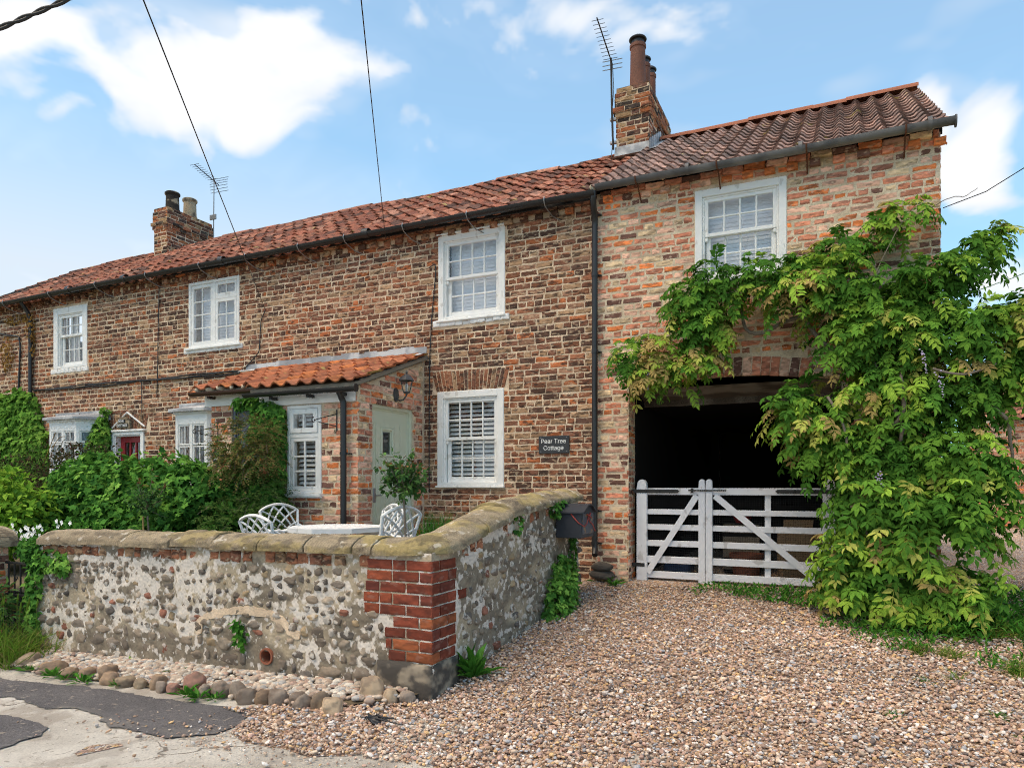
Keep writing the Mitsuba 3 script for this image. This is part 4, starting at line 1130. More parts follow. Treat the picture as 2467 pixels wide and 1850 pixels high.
def scatter_gravel():
    import shapely
    rg = np.random.default_rng(5)
    n0 = 125000
    x, y = rg.uniform(-4.3, 3.0, n0), rg.uniform(-5.3, 2.0, n0)
    ok = shapely.contains_xy(DRV, x, y) & ~((x < -2.80) & (y > -3.9)) & ~((y > -.1) & (x < .95))
    t = (x - CAM[0]) * FWD[0] + (y - CAM[1]) * FWD[1]
    u = ((x - CAM[0]) * FWD[1] - (y - CAM[1]) * FWD[0]) / np.maximum(t, .1)
    ok &= (t > 3.2) & (np.abs(u) < .8)
    # near the camera every stone is laid, further off fewer and slightly larger ones
    dens = np.clip(1.25 - .11 * (t - 3.6), .45, 1.0)
    ok &= rg.random(n0) < dens
    x, y, t = x[ok], y[ok], t[ok]
    # stray stones on the concrete
    n1 = 420
    xe = np.concatenate([x, rg.normal(-3.3, .75, n1)]); ye = np.concatenate([y, rg.normal(-5.12, .16, n1)])
    n = len(xe)
    size = np.clip(rg.lognormal(math.log(.0100), .33, n), .004, .023)
    size[len(x):] *= .8
    v, f = ico(0)
    v = v / np.linalg.norm(v, axis=1, keepdims=True)
    V = v[None] * (1 + rg.normal(0, .10, (n, 12, 1)))
    sc = np.stack([size * rg.uniform(.9, 1.45, n), size * rg.uniform(.7, 1.0, n), size * rg.uniform(.45, .75, n)], 1)
    V = V * sc[:, None]
    a = rg.uniform(0, 2 * np.pi, n); tl = rg.normal(0, .35, n)
    V = np.stack([V[..., 0] * np.cos(tl)[:, None] - V[..., 2] * np.sin(tl)[:, None], V[..., 1], V[..., 0] * np.sin(tl)[:, None] + V[..., 2] * np.cos(tl)[:, None]], -1)
    V = np.stack([V[..., 0] * np.cos(a)[:, None] - V[..., 1] * np.sin(a)[:, None], V[..., 0] * np.sin(a)[:, None] + V[..., 1] * np.cos(a)[:, None], V[..., 2]], -1)
    zz = ground_z(xe, ye) + size * .35 + np.where(np.arange(n) < len(x), rg.uniform(0, .010, n), 0)
    V += np.stack([xe, ye, zz], 1)[:, None]
    F = (f[None] + (np.arange(n) * 12)[:, None, None]).reshape(-1, 3)
    uv = np.repeat(rg.random((n, 2)), 12, 0)
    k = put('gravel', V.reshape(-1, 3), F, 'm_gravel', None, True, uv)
    labels[k] = {'kind': 'stuff', 'label': 'loose brown and grey gravel stones covering the drive', 'category': 'gravel'}


scatter_gravel()

# ------------------------------------------------------------------ the garden wall
gw = thing('garden_wall', 'low cobble garden wall with rounded stone coping and a red brick corner', 'wall')
WX0, WXC, WY = -7.55, -2.774, -3.89
ztop = lambda x: np.interp(x, [-7.6, -5.4, -2.7], [.995, 1.03, 1.07])
stop_ = lambda y: np.interp(y, [-3.9, -3.5, -3.0, -2.54, -1.7, -.70], [1.07, 1.10, 1.20, 1.293, 1.37, 1.43])
PIPE = (-4.40, .155, .055)


def rough_face(fr, L, zlo, zhi, step, amp, seed, hole=None):
    ns, nz = int(L / step), 44
    s, q = np.meshgrid(np.linspace(0, L, ns + 1), np.linspace(0, 1, nz + 1), indexing='ij')
    z = zlo(s) + (zhi(s) - zlo(s)) * q
    p3 = np.stack([s * 5, z * 5, s * 0 + seed], -1)
    o = amp * (meshkit.fbm(p3, 4, seed) - .5) * 2 + amp * .8 * (meshkit.noise(p3 * 4.5, seed + 3) - .5)
    v = fr(np.stack([s, o, z], -1).reshape(-1, 3))
    i, j = np.meshgrid(np.arange(ns), np.arange(nz), indexing='ij'); m = nz + 1
    q = np.stack([i * m + j, (i + 1) * m + j, (i + 1) * m + j + 1, i * m + j + 1], -1).reshape(-1, 4)
    if hole:
        sc, zc = s.reshape(-1)[q].mean(1), z.reshape(-1)[q].mean(1)
        q = q[np.hypot(sc - hole[0], zc - hole[1]) > hole[2]]
    return v, q


frF = wall_frame((WX0, WY, 0), (1, 0, 0), (0, -1, 0))
frD = wall_frame((WXC, WY, 0), (0, 1, 0), (1, 0, 0))
frI = wall_frame((WX0, WY + .32, 0), (1, 0, 0), (0, 1, 0))
LF, LD = WXC - WX0, 3.22
mb = MB()
mb.add(*rough_face(frF, LF, lambda s: s * 0 - .30, lambda s: ztop(WX0 + s) + .02, .028, .016, 2, (PIPE[0] - WX0, PIPE[1], PIPE[2])))
mb.add(*rough_face(frD, LD, lambda s: s * 0 - .10, lambda s: stop_(WY + s) + .02, .03, .016, 6))
mb.add(*rough_face(wall_frame((WXC, WY + LD, 0), (-1, 0, 0), (0, 1, 0)), .32, lambda s: s * 0 - .1, lambda s: s * 0 + 1.44, .03, .015, 8))
mb.add(*rough_face(wall_frame((WX0, WY, 0), (0, 1, 0), (-1, 0, 0)), .32, lambda s: s * 0 - .3, lambda s: s * 0 + 1.02, .03, .015, 9))
mb.add(*rough_face(frI, LF - .32, lambda s: s * 0 - .10, lambda s: ztop(WX0 + s) + .02, .12, .012, 4))
mb.add(*rough_face(wall_frame((WXC - .32, WY + .32, 0), (0, 1, 0), (-1, 0, 0)), LD - .32, lambda s: s * 0 - .1, lambda s: stop_(WY + .32 + s) + .02, .12, .012, 5))
wk = mb.put('rubble_core', 'm_rubble', gw, True)
# clay drain
MB().lathe([(.056, .012), (.070, .012), (.072, -.20), (.056, -.20), (.056, .012)], (PIPE[0], WY - .005, PIPE[1]), 20, axis=1).put('drain_pipe', 'm_terracotta', gw, 40)
MB().lathe([(0, -.16), (.06, -.16)], (PIPE[0], WY, PIPE[1]), 16, axis=1).put('drain_inside', 'm_dark', gw)


def lay_stones(L, zlo, zhi, avoid, seed, dens, big):
    rg = np.random.default_rng(seed)
    c, h = [], []
    z = 0.0
    zz = -.12
    while zz < 1.5:
        f = np.clip(1 - (zz + .1) / .55, 0, 1)
        hh = rg.uniform(.029, .044) * (1 + big * f)
        s = rg.uniform(0, .1)
        while s < L:
            w = hh * rg.choice([rg.uniform(.6, 1.0), rg.uniform(.9, 1.5), rg.uniform(1.3, 2.1)])
            s += w
            zc = zz + hh + rg.normal(0, .012)
            if zc - hh * .6 > zlo(s) and zc + hh < zhi(s) and rg.random() < dens and not avoid(s, zc, w, hh):
                k = rg.uniform(.72, 1.05)
                c.append((s, zc)); h.append((w * k, hh * k * rg.uniform(.8, 1.1)))
            s += w + rg.uniform(.006, .034)
        zz += hh * 2 + rg.uniform(.004, .016)
    return np.array(c), np.array(h), rg


pier_w = lambda z: .40 if z < .60 else .60
avoidF = lambda s, z, w, h: (s + w > LF - pier_w(z) and z > -.05) or math.hypot(s - (PIPE[0] - WX0), z - PIPE[1]) < .085 + max(w, h)
c, h, rg = lay_stones(LF, lambda s: G(WX0 + s, WY - .05) - .04, lambda s: ztop(WX0 + s) - .10, avoidF, 31, .93, .55)
C = frF(np.stack([c[:, 0], rg.uniform(-.026, -.004, len(c)), c[:, 1]], 1))
V, F = stones(C, np.stack([h[:, 0], rg.uniform(.022, .038, len(c)), h[:, 1]], 1), 2, rg, .52, np.zeros(len(c)))
pieces('cobble', 'm_cobble', gw, V, F, rg.random((len(c), 2)), 270, 'small_cobbles', True)
c, h, rg = lay_stones(LD, lambda s: G(WXC, WY + s) - .02, lambda s: stop_(WY + s) - .10, lambda s, z, w, h: s - w < .40, 35, .62, .2)
C = frD(np.stack([c[:, 0], rg.uniform(-.022, -.004, len(c)), c[:, 1]], 1))
V, F = stones(C, np.stack([rg.uniform(.022, .036, len(c)), h[:, 0], h[:, 1]], 1), 2, rg, .5, np.zeros(len(c)))
pieces('side_cobble', 'm_cobble', gw, V, F, rg.random((len(c), 2)) * np.array([.999, .999]), 160, 'small_side_cobbles', True)
# the header course of red bricks under the coping
xs = np.arange(WX0 + .12, WXC - .62, .125)
r = np.array([(x - WX0 + R.normal(0, .006), x - WX0 + .103 + R.normal(0, .01), ztop(x) - .098, ztop(x) - .012 + R.normal(0, .006)) for x in xs if R.random() < .86])
V = frF(brick_geo(r, .010, .006, .010)); pieces('header_brick', 'm_brick_old', gw, V, BRICK_F, np.c_[R.random(len(r)) * .28 + np.where(R.random(len(r)) < .25, .40, 0), .3 + R.random(len(r)) * .7])
ys = np.arange(.46, LD - .2, .125)
r = np.array([(s, s + .10, stop_(WY + s) - .10, stop_(WY + s) - .015) for s in ys if R.random() < .7])
V = frD(brick_geo(r, .006, .006, .010)); pieces('header_brick', 'm_brick_old', gw, V, BRICK_F, np.c_[R.random(len(r)) * .28, .4 + R.random(len(r)) * .6])
# the red corner
pk = MB().bbox(WXC - .60, WXC - .002, WY - .006, WY + .37, .60, 1.075, .006).bbox(WXC - .40, WXC - .002, WY - .006, WY + .37, .22, .60, .006).put('corner_pier', 'm_rubble', gw)
cz = .0865
frP1 = wall_frame((WXC + .010, WY - .012, 0), (-1, 0, 0), (0, -1, 0)); frP2 = wall_frame((WXC + .010, WY - .012, 0), (0, 1, 0), (1, 0, 0))
r1, r2 = [], []
for i in range(9):
    z = .262 + i * cz
    w = .62 if i >= 4 else .41
    fl, sl = (.228, .108) if i % 2 == 0 else (.108, .228)
    x = 0; first = True
    while x < w - .03:
        L_ = fl if first else (.228 if R.random() < .8 else .108)
        r1.append((x, min(x + L_, w + R.uniform(-.03, .02)), z, z + cz - .013)); x += L_ + .014; first = False
    r2.append((0, sl, z, z + cz - .013)); r2.append((sl + .013, sl + .013 + (.228 if i % 2 == 0 else .12), z, z + cz - .013))
    if i == 5: r2.append((.39, .52, z, z + cz - .013))
r1 = np.array([q for q in r1 if q[1] - q[0] > .035]); r2 = np.array(r2)
m1, m2 = R.random((len(r1), 2)), R.random((len(r2), 2))
pieces('brick', 'm_brick_red', pk, frP1(brick_geo(r1, .004, .0018, .004)), BRICK_F[:, ::-1], m1)
pieces('brick', 'm_brick_red', pk, frP2(brick_geo(r2, .004, .0018, .004)), BRICK_F, m2)
v, f = trimesh.creation.box((.58, .50, .46)).subdivide().subdivide().subdivide().vertices, None
m = trimesh.creation.box((.52, .46, .44)).subdivide().subdivide().subdivide()
v = np.array(m.vertices); nn = v / np.linalg.norm(v, axis=1, keepdims=True)
v = v * (1 - .10 * (np.linalg.norm(v / np.array([.26, .23, .22]), axis=1, keepdims=True) - 1)) + nn * .05 * (meshkit.fbm(v * 6, 4, 4)[:, None] - .5)
put('corner_stone', v + np.array([WXC - .235, WY + .19, .045]), m.faces, 'm_plinth', gw, True)
# a hooded patch of smooth render over the drain
pts_old = [(-5.25, .30), (-5.18, .42), (-4.95, .52), (-4.62, .545), (-4.32, .53), (-4.18, .44), (-4.08, .37), (-4.16, .335), (-4.35, .42), (-4.6, .455), (-4.9, .43), (-5.08, .38), (-5.16, .29)]
cx_ = np.array([(-5.20, .30), (-5.16, .40), (-5.0, .47), (-4.85, .50), (-4.6, .525), (-4.36, .52), (-4.22, .47), (-4.15, .40), (-4.08, .36)])
from shapely.geometry import LineString
mb = MB()
P_ = np.array(LineString(cx_).buffer(.034).segmentize(.03).exterior.coords)[:-1]
po = Polygon(P_ + .026 * (np.stack([meshkit.fbm(np.c_[P_ * 16, P_[:, :1] * 0], 3, 1), meshkit.fbm(np.c_[P_ * 16, P_[:, :1] * 0], 3, 2)], 1) - .5) * 2).buffer(0)
po = po if po.geom_type == 'Polygon' else max(po.geoms, key=lambda g: g.area)
mb.prism(po, lambda v: np.stack([v[:, 0], WY - v[:, 2], v[:, 1]], 1), .0, .012)
mb.put('render_patch', 'm_mortar_old', gw)

# coping stones along a path that turns the corner and climbs the side wall
def cop_path():
    pts = []
    for x in np.arange(-7.47, -3.02, .04): pts.append((x, WY + .155, ztop(x)))
    for a in np.linspace(0, np.pi / 2, 14): pts.append((-3.01 + .08 * math.sin(a), WY + .155 + .08 * (1 - math.cos(a)), 1.07 + .012 * a / 1.57))
    for y in np.arange(-3.63, -.62, .04): pts.append((-2.93, y, stop_(y)))
    return np.array(pts)


cp = cop_path()
dist = np.r_[0, np.cumsum(np.linalg.norm(np.diff(cp, axis=0), axis=1))]
prof = np.array([(-.225, .005), (-.222, .055), (-.19, .085), (-.11, .124), (0, .140), (.11, .124), (.19, .085), (.222, .055), (.225, .005), (.12, .0), (-.12, .0)])
prof = np.array(Polygon(prof).segmentize(.022).exterior.coords)[:-1]
cuts = [0, .72, 1.30, 1.95, 2.48, 3.02, 3.52, 4.00]
cuts += [4.18, 4.18 + 1.02]
rest_ = dist[-1] - cuts[-1]
cuts += list(cuts[-1] + rest_ * np.array([.20, .40, .60, .80, 1.0]))
for q in range(len(cuts) - 1):
    a, b = cuts[q] + .004, cuts[q + 1] - .004
    s = np.r_[a, np.arange(a + .008, b - .008, .028), b]
    P0 = np.stack([np.interp(s, dist, cp[:, i]) for i in range(3)], 1)
    tg = np.gradient(P0, axis=0); tg[:, 2] = 0; tg /= np.linalg.norm(tg, axis=1, keepdims=True)
    side = np.stack([-tg[:, 1], tg[:, 0], tg[:, 0] * 0], 1)          # towards the garden
    m = len(prof)
    shrink = np.where((np.arange(len(s)) == 0) | (np.arange(len(s)) == len(s) - 1), .965, 1.0)
    hz = R.normal(0, .006); tw = R.normal(0, .012); ex = R.normal(0, .008)
    v = P0[:, None] + side[:, None] * (prof[None, :, :1] * shrink[:, None, None] + ex) + np.array([0, 0, 1.]) * (((prof[None, :, 1:] - .07) * shrink[:, None, None] + .07) + hz + tw * prof[None, :, :1])
    nrm = side[:, None] * prof[None, :, :1] * 3 + np.array([0, 0, 1.]) * (prof[None, :, 1:] - .05) * 5
    dsp = (meshkit.fbm(v * np.array([7, 7, 9.]), 4, 3) - .5) * .034 + (meshkit.noise(v * 34, 8) - .5) * .010
    v = (v + nrm / (np.linalg.norm(nrm, axis=-1, keepdims=True) + 1e-9) * dsp[..., None]).reshape(-1, 3)
    i, j = np.meshgrid(np.arange(len(s) - 1), np.arange(m), indexing='ij')
    f = np.stack([i * m + j, (i + 1) * m + j, (i + 1) * m + (j + 1) % m, i * m + (j + 1) % m], -1).reshape(-1, 4)
    f = np.vstack([f[:, [0, 1, 2]], f[:, [0, 2, 3]]])
    n = len(v); jj = np.arange(m)
    v = np.vstack([v, v[:m].mean(0), v[-m:].mean(0)])
    f = np.vstack([f, np.stack([jj * 0 + n, jj, (jj + 1) % m], 1), np.stack([jj * 0 + n + 1, n - m + (jj + 1) % m, n - m + jj], 1)])
    put('coping_stone', v, f, 'm_coping', gw, 55)

# pale pebbles and the row of edging stones at its foot
def scatter_pebbles():
    rg = np.random.default_rng(8)
    n = 3000
    x, y = rg.uniform(-7.45, -2.95, n), rg.uniform(-4.42, -3.89, n)
    lim = np.interp(x, [-7.5, -6.6, -5.5, -4.3, -3.4, -2.9], [-4.30, -4.33, -4.34, -4.27, -4.22, -4.05])
    ok = (y > lim) | (rg.random(n) < .06)
    x, y = x[ok], y[ok]; n = len(x)
    s = np.clip(rg.lognormal(math.log(.019), .25, n), .010, .032)
    z = G(x, y) + .012 + .05 * np.clip((y + 4.3) / .35, 0, 1) + rg.uniform(0, .012, n)
    V, F = stones(np.stack([x, y, z], 1), np.stack([s * rg.uniform(1, 1.5, n), s, s * rg.uniform(.55, .8, n)], 1), 1, rg, .15)
    nv = V.shape[1]
    k = put('pebbles', V.reshape(-1, 3), (F[None] + (np.arange(n) * nv)[:, None, None]).reshape(-1, 3), 'm_pebble', None, True, np.repeat(rg.random((n, 2)), nv, 0))
    labels[k] = {'kind': 'stuff', 'label': 'pale rounded pebbles along the foot of the cobble wall', 'category': 'pebbles'}
    v, f, _ = poly_sheet([(-7.5, -3.8), (-7.5, -4.36), (-6.2, -4.38), (-5.0, -4.38), (-4.0, -4.32), (-3.3, -4.26), (-2.9, -4.0), (-2.8, -3.8)], .12, lambda x, y: G(x, y) + .002 + .045 * np.clip((y + 4.3) / .35, 0, 1))
    struct('pebble_strip', v, f, 'm_soil', True)


scatter_pebbles()
EDGE = [(-7.15, -4.20, .13, .09), (-6.60, -4.30, .14, .08), (-6.27, -4.37, .10, .06), (-6.07, -4.33, .09, .065), (-5.90, -4.26, .10, .085), (-5.70, -4.38, .105, .07), (-5.49, -4.40, .10, .06), (-5.33, -4.38, .075, .055), (-5.17, -4.33, .10, .075),
        (-5.03, -4.41, .06, .06), (-4.90, -4.40, .075, .055), (-4.74, -4.33, .115, .105), (-4.57, -4.39, .07, .065), (-4.44, -4.34, .10, .085), (-4.27, -4.33, .09, .085), (-4.10, -4.41, .085, .075), (-3.96, -4.37, .085, .075),
        (-3.83, -4.36, .085, .09), (-3.69, -4.31, .08, .065), (-3.575, -4.38, .085, .075), (-3.44, -4.34, .08, .085), (-3.31, -4.37, .12, .07), (-3.20, -4.06, .115, .14), (-3.03, -4.06, .085, .075), (-2.93, -3.99, .08, .06)]
ORD = ['first', 'second', 'third', 'fourth', 'fifth', 'sixth', 'seventh', 'eighth', 'ninth', 'tenth', 'eleventh', 'twelfth', 'thirteenth', 'fourteenth', 'fifteenth', 'sixteenth', 'seventeenth', 'eighteenth', 'nineteenth', 'twentieth',
       'twenty first', 'twenty second', 'twenty third', 'twenty fourth', 'twenty fifth']
rb = np.random.default_rng(77)
for i, (x, y, a, h_) in enumerate(EDGE):
    V, F = stones(np.array([[x, y, G(x, y) + h_ * .36]]), np.array([[a * .86, a * .64, h_ * .95]]), 3, rb, .30)
    k = put('edging_stone', V[0], F, 'm_boulder', None, True, np.tile(rb.random(2), (len(V[0]), 1)))
    c = ORD[len(EDGE) - 1 - i]
    tag(k, 'large pale upright edging stone, biggest of the row below the brick corner' if i == 22 else f'rounded sandstone edging stone, {c} in the row counting away from the brick corner', 'stone', 'edging stones below the cobble wall')
V, F = stones(np.array([[-2.88, -4.47, .012]]), np.array([[.085, .035, .018]]), 2, rb, .8)
mb = MB().add(V[0], F)
for a in range(7):
    mb.tube([(-2.88, -4.47, .01), (-2.88 + R.normal(0, .06), -4.47 + R.normal(0, .03), .03), (-2.88 + R.normal(0, .10), -4.47 + R.normal(0, .04), .008)], [.012, .009, .003], 5)
one('cloth_scrap', mb, 'm_black', 'crumpled black scrap lying on the gravel before the edging stones', 'scrap', smooth=True)


# ------------------------------------------------------------------ garden table and chairs
GZ = .46


def place(mb_list, x, y, z, rot):
    c, s = math.cos(rot), math.sin(rot)
    for mb in mb_list:
        mb.v = [np.stack([v[:, 0] * c - v[:, 1] * s + x, v[:, 0] * s + v[:, 1] * c + y, v[:, 2] + z], 1) for v in mb.v]


def arc(a, b, bulge, n=11):
    """From a to b in (y, z) with a sideways bulge."""
    a, b = np.array(a), np.array(b); t = np.linspace(0, 1, n)[:, None]
    d = b - a; nrm = np.array([-d[1], d[0]])
    return a + d * t + nrm * bulge * 4 * t * (1 - t)


def chair(x, y, rot, label, h=1.0):
    t = thing('garden_chair', label, 'chair', 'white cast metal chairs round the garden table')
    bx = lambda q: np.stack([-.23 - (q[:, 1] - .42) * .26, q[:, 0], q[:, 1] * h], 1)
    fr = MB()
    top = np.array([(yy, .84 + .075 * (1 - (yy / .27) ** 2)) for yy in np.linspace(-.27, .27, 13)])
    fr.tube(bx(np.vstack([[(-.195, .40), (-.225, .60)], top, [(.225, .60), (.195, .40)]])), .0175, 6)
    fr.tube(bx(np.array([(yy, .43 + .02 * (1 - (yy / .2) ** 2)) for yy in np.linspace(-.2, .2, 7)])), .012, 6)
    lat = MB()
    for s in (-1, 1):
        for a, b, k in (((-.19, .44), (.245, .84), .10), ((-.09, .45), (.235, .70), .10), ((-.20, .52), (.10, .905), .09), ((.02, .46), (.225, .58), .06), ((-.215, .64), (-.06, .90), .06)):
            q = arc((a[0] * s, a[1]), (b[0] * s, b[1]), k * s)
            lat.tube(bx(q), .0115, 6)
    seat = MB()
    seat.tube([(.22 * math.cos(a) + .0, .225 * math.sin(a), .42) for a in np.linspace(0, 2 * np.pi, 21)], .014, 6)
    for yy in np.linspace(-.17, .17, 8): seat.tube([(-.17, yy, .42), (.17, yy, .42)], .010, 5)
    arms = []
    for s in (-1, 1):
        m = MB().tube([(-.30, .235 * s, .68), (-.22, .27 * s, .635), (-.10, .285 * s, .615), (.06, .285 * s, .625), (.16, .275 * s, .64), (.205, .265 * s, .625), (.215, .26 * s, .60)], [.012, .014, .016, .018, .018, .015, .010], 7)
        m.tube([(.10, .28 * s, .62), (.06, .27 * s, .55), (.12, .245 * s, .48), (.14, .22 * s, .42)], .012, 6)
        arms.append(m)
    legs = []
    for s in (-1, 1):
        legs.append(MB().tube([(.16, .19 * s, .42), (.21, .22 * s, .22), (.24, .23 * s, 0)], [.018, .014, .016], 7))
        legs.append(MB().tube([(-.20, .18 * s, .42), (-.25, .20 * s, .22), (-.30, .21 * s, 0)], [.018, .014, .016], 7))
    place([fr, lat, seat] + arms + legs, x, y, GZ, rot)
    fr.put('back_frame', 'm_white', t, 60); k = lat.put('back_lattice', 'm_white', t, 60)
    seat.put('seat', 'm_white', t, 60)
    for m in arms: m.put('armrest', 'm_white', t, 60)
    for m in legs: m.put('leg', 'm_white', t, 60)


chair(-5.36, -2.68, math.radians(80), 'white lattice back chair left of the garden table, the lower and nearer of that pair', .91)
chair(-5.67, -2.10, math.radians(-8), 'white lattice back chair left of the garden table, taller and nearer the porch window', 1.0)
chair(-4.80, -2.00, math.radians(240), 'white lattice back chair right of the garden table, half hidden behind another chair', 1.0)
chair(-4.11, -2.75, math.radians(172), 'white lattice back chair right of the table, behind the small rose tree stem', 1.02)
tb = thing('garden_table', 'white slatted eight sided garden table between the four white chairs', 'table')
tc, tr = np.array([-4.80, -2.50]), .50
octo = Polygon([(tr * math.cos(a), tr * math.sin(a)) for a in np.linspace(0, 2 * np.pi, 9)[:-1] + .2])
for i in range(15):
    w = 2 * tr / 15
    st = sbox(-tr + i * w + .004, -tr, -tr + (i + 1) * w - .004, tr).intersection(octo.buffer(-.04))
    if st.is_empty: continue
    MB().prism(st, lambda v: np.stack([v[:, 0] + tc[0], v[:, 1] + tc[1], v[:, 2] + GZ + .69], 1), 0, .015).put('slat', 'm_white', tb)
MB().prism(octo.difference(octo.buffer(-.045)), lambda v: np.stack([v[:, 0] + tc[0], v[:, 1] + tc[1], v[:, 2] + GZ + .68], 1), -.02, .028).put('rim', 'm_white', tb)
for a in (45, 135, 225, 315):
    a = math.radians(a + 12); ca, sa = math.cos(a), math.sin(a)
    MB().tube([(tc[0] + r * ca, tc[1] + r * sa, GZ + z) for r, z in ((.34, .67), (.30, .5), (.24, .3), (.30, .1), (.36, 0))], .018, 7).put('leg', 'm_white', tb, 60)

# ------------------------------------------------------------------ the cart gateway: passage, gates, things stored inside
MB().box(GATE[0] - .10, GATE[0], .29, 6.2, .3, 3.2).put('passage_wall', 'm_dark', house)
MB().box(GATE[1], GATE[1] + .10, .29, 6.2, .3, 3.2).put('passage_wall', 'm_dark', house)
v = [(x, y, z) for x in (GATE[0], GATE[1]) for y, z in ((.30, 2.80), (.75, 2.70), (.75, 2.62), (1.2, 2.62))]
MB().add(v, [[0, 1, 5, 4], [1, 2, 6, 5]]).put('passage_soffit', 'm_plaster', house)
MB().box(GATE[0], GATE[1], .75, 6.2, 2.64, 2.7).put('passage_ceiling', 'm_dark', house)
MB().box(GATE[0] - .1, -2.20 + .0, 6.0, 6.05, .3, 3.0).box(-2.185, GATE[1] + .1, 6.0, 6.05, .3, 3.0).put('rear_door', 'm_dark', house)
jr = lay(.0, .29, .44, 2.77, .0793, .236, .016)
kk = MB().box(GATE[0] - .02, GATE[0] - .001, .005, .29, .3, 2.78).put('jamb', 'm_mortar_pink', house)
bricks(kk, 'm_brick_pink', jr, wall_frame((GATE[0], .29, 0), (0, -1, 0), (1, 0, 0)), .004, 40)

GYY = .16


def gate_leaf(name, label, x0, x1, hinge_left, post_h):
    t = thing(name, label, 'gate', None)
    s0, s1 = (x0, x0 + .125), (x1 - .075, x1)
    if not hinge_left: s0, s1 = (x0, x0 + .075), (x1 - .13, x1)
    z0 = .455
    for a, b in (s0, s1):
        w = b - a; r = w / 2
        wide = w > .1
        zt = 1.60 + (.07 if wide else .07)
        po = Polygon([(a, z0 - .02), (b, z0 - .02), (b, 1.56)] + [((a + b) / 2 + r * .86 * math.cos(q), zt - r * .86 + r * .86 * math.sin(q)) for q in np.linspace(0, np.pi, 9)] + [(a, 1.56)])
        MB().prism(po, lambda v: np.stack([v[:, 0], GYY + .035 - v[:, 2], v[:, 1]], 1), 0, .075).put('stile', 'm_gate', t)
    a, b = s0[1], s1[0]
    rails = [(1.482, 1.565), (1.242, 1.307), (1.052, 1.122), (.854, .928), (.651, .734), (.466, .549)]
    for k, (p, q) in enumerate(rails):
        MB().bbox(a - .01, b + .01, GYY - .018, GYY + .018, p, q, .004).put('top_rail' if k == 0 else 'rail', 'm_gate', t)
    # diagonal brace, in front of the rails
    if hinge_left: p, q = np.array([a + .01, .53]), np.array([b - .02, 1.475])
    else: p, q = np.array([b - .02, .50]), np.array([a + .03, 1.475])
    d = q - p; d /= np.linalg.norm(d); nn = np.array([-d[1], d[0]]) * .036
    po = Polygon([p - nn, q - nn, q + nn, p + nn]).intersection(sbox(a, .45, b, 1.49))
    MB().prism(po, lambda v: np.stack([v[:, 0], GYY - v[:, 2], v[:, 1]], 1), .0185, .042).put('brace', 'm_gate', t)
    if not hinge_left:
        MB().bbox(-.802, -.735, GYY + .0185, GYY + .045, .47, 1.49).put('mid_stile', 'm_gate', t)
    # strap hinges
    hx = (x0 - .06, x0 + .50) if hinge_left else (x1 - .60, x1 + .03)
    po = sbox(hx[0], 1.505, hx[1], 1.548)
    end = Polygon([(hx[1], 1.505), (hx[1] + .025, 1.527), (hx[1], 1.548)]) if hinge_left else Polygon([(hx[0], 1.505), (hx[0] - .025, 1.527), (hx[0], 1.548)])
    hk = MB().prism(po.union(end), lambda v: np.stack([v[:, 0], GYY - v[:, 2], v[:, 1]], 1), .0405, .047).put('strap_hinge', 'm_iron', t)
    for x in np.linspace(hx[0] + .18, hx[1] - .06, 3): MB().lathe([(.0, .012), (.009, .010), (.012, 0)], (x, GYY - .047, 1.527), 8, axis=1).put('bolt', 'm_iron', hk)
    lx = (x0 - .06, x0 + .10) if hinge_left else (x1 - .10, x1 + .03)
    MB().bbox(lx[0], lx[1], GYY - .047, GYY - .0405, .60, .645, .002).put('strap_hinge', 'm_iron', t)
    net = MB()
    for x in np.arange(a, b, .026): net.box(x, x + .0022, GYY + .028, GYY + .030, .47, 1.48)
    for z in np.arange(.48, 1.48, .026): net.box(a, b, GYY + .0302, GYY + .0322, z, z + .0022)
    k = net.put('wire_netting', 'm_iron', t); labels[k] = {'kind': 'stuff'}
    return t


g1 = gate_leaf('timber_gate', 'narrow white barred gate leaf beside the brick jamb of the gateway', -2.292, -1.468, True, 0)
g2 = gate_leaf('timber_gate', 'wide white barred gate leaf running in under the climbing plant', -1.459, -.06, False, 0)
MB().bbox(-1.66, -1.22, GYY - .060, GYY - .0475, 1.528, 1.545, .002).bbox(-1.63, -1.60, GYY - .066, GYY - .04, 1.505, 1.56, .002).put('latch', 'm_iron', g1)
MB().tube([(-2.36, .12, 1.527), (-2.34, .12, 1.527), (-2.34, .12, 1.50)], .014, 7).put('hinge_pin', 'm_rust', g1, True)


def carton(x, y, z, sx, sy, sz, rot, label):
    m = MB().bbox(-sx / 2, sx / 2, -sy / 2, sy / 2, 0, sz, .004)
    m2 = MB().bbox(-sx / 2, sx / 2, -.004, .004, sz, sz + sx * .30, .002)
    m2.v = [np.stack([v[:, 0], v[:, 1] - sy / 2 - (v[:, 2] - sz) * .35, v[:, 2]], 1) for v in m2.v]
    place([m, m2], x, y, z, rot)
    t = thing('cardboard_box', label, 'box')
    m.put('carton', 'm_card', t); m2.put('flap', 'm_card', t)


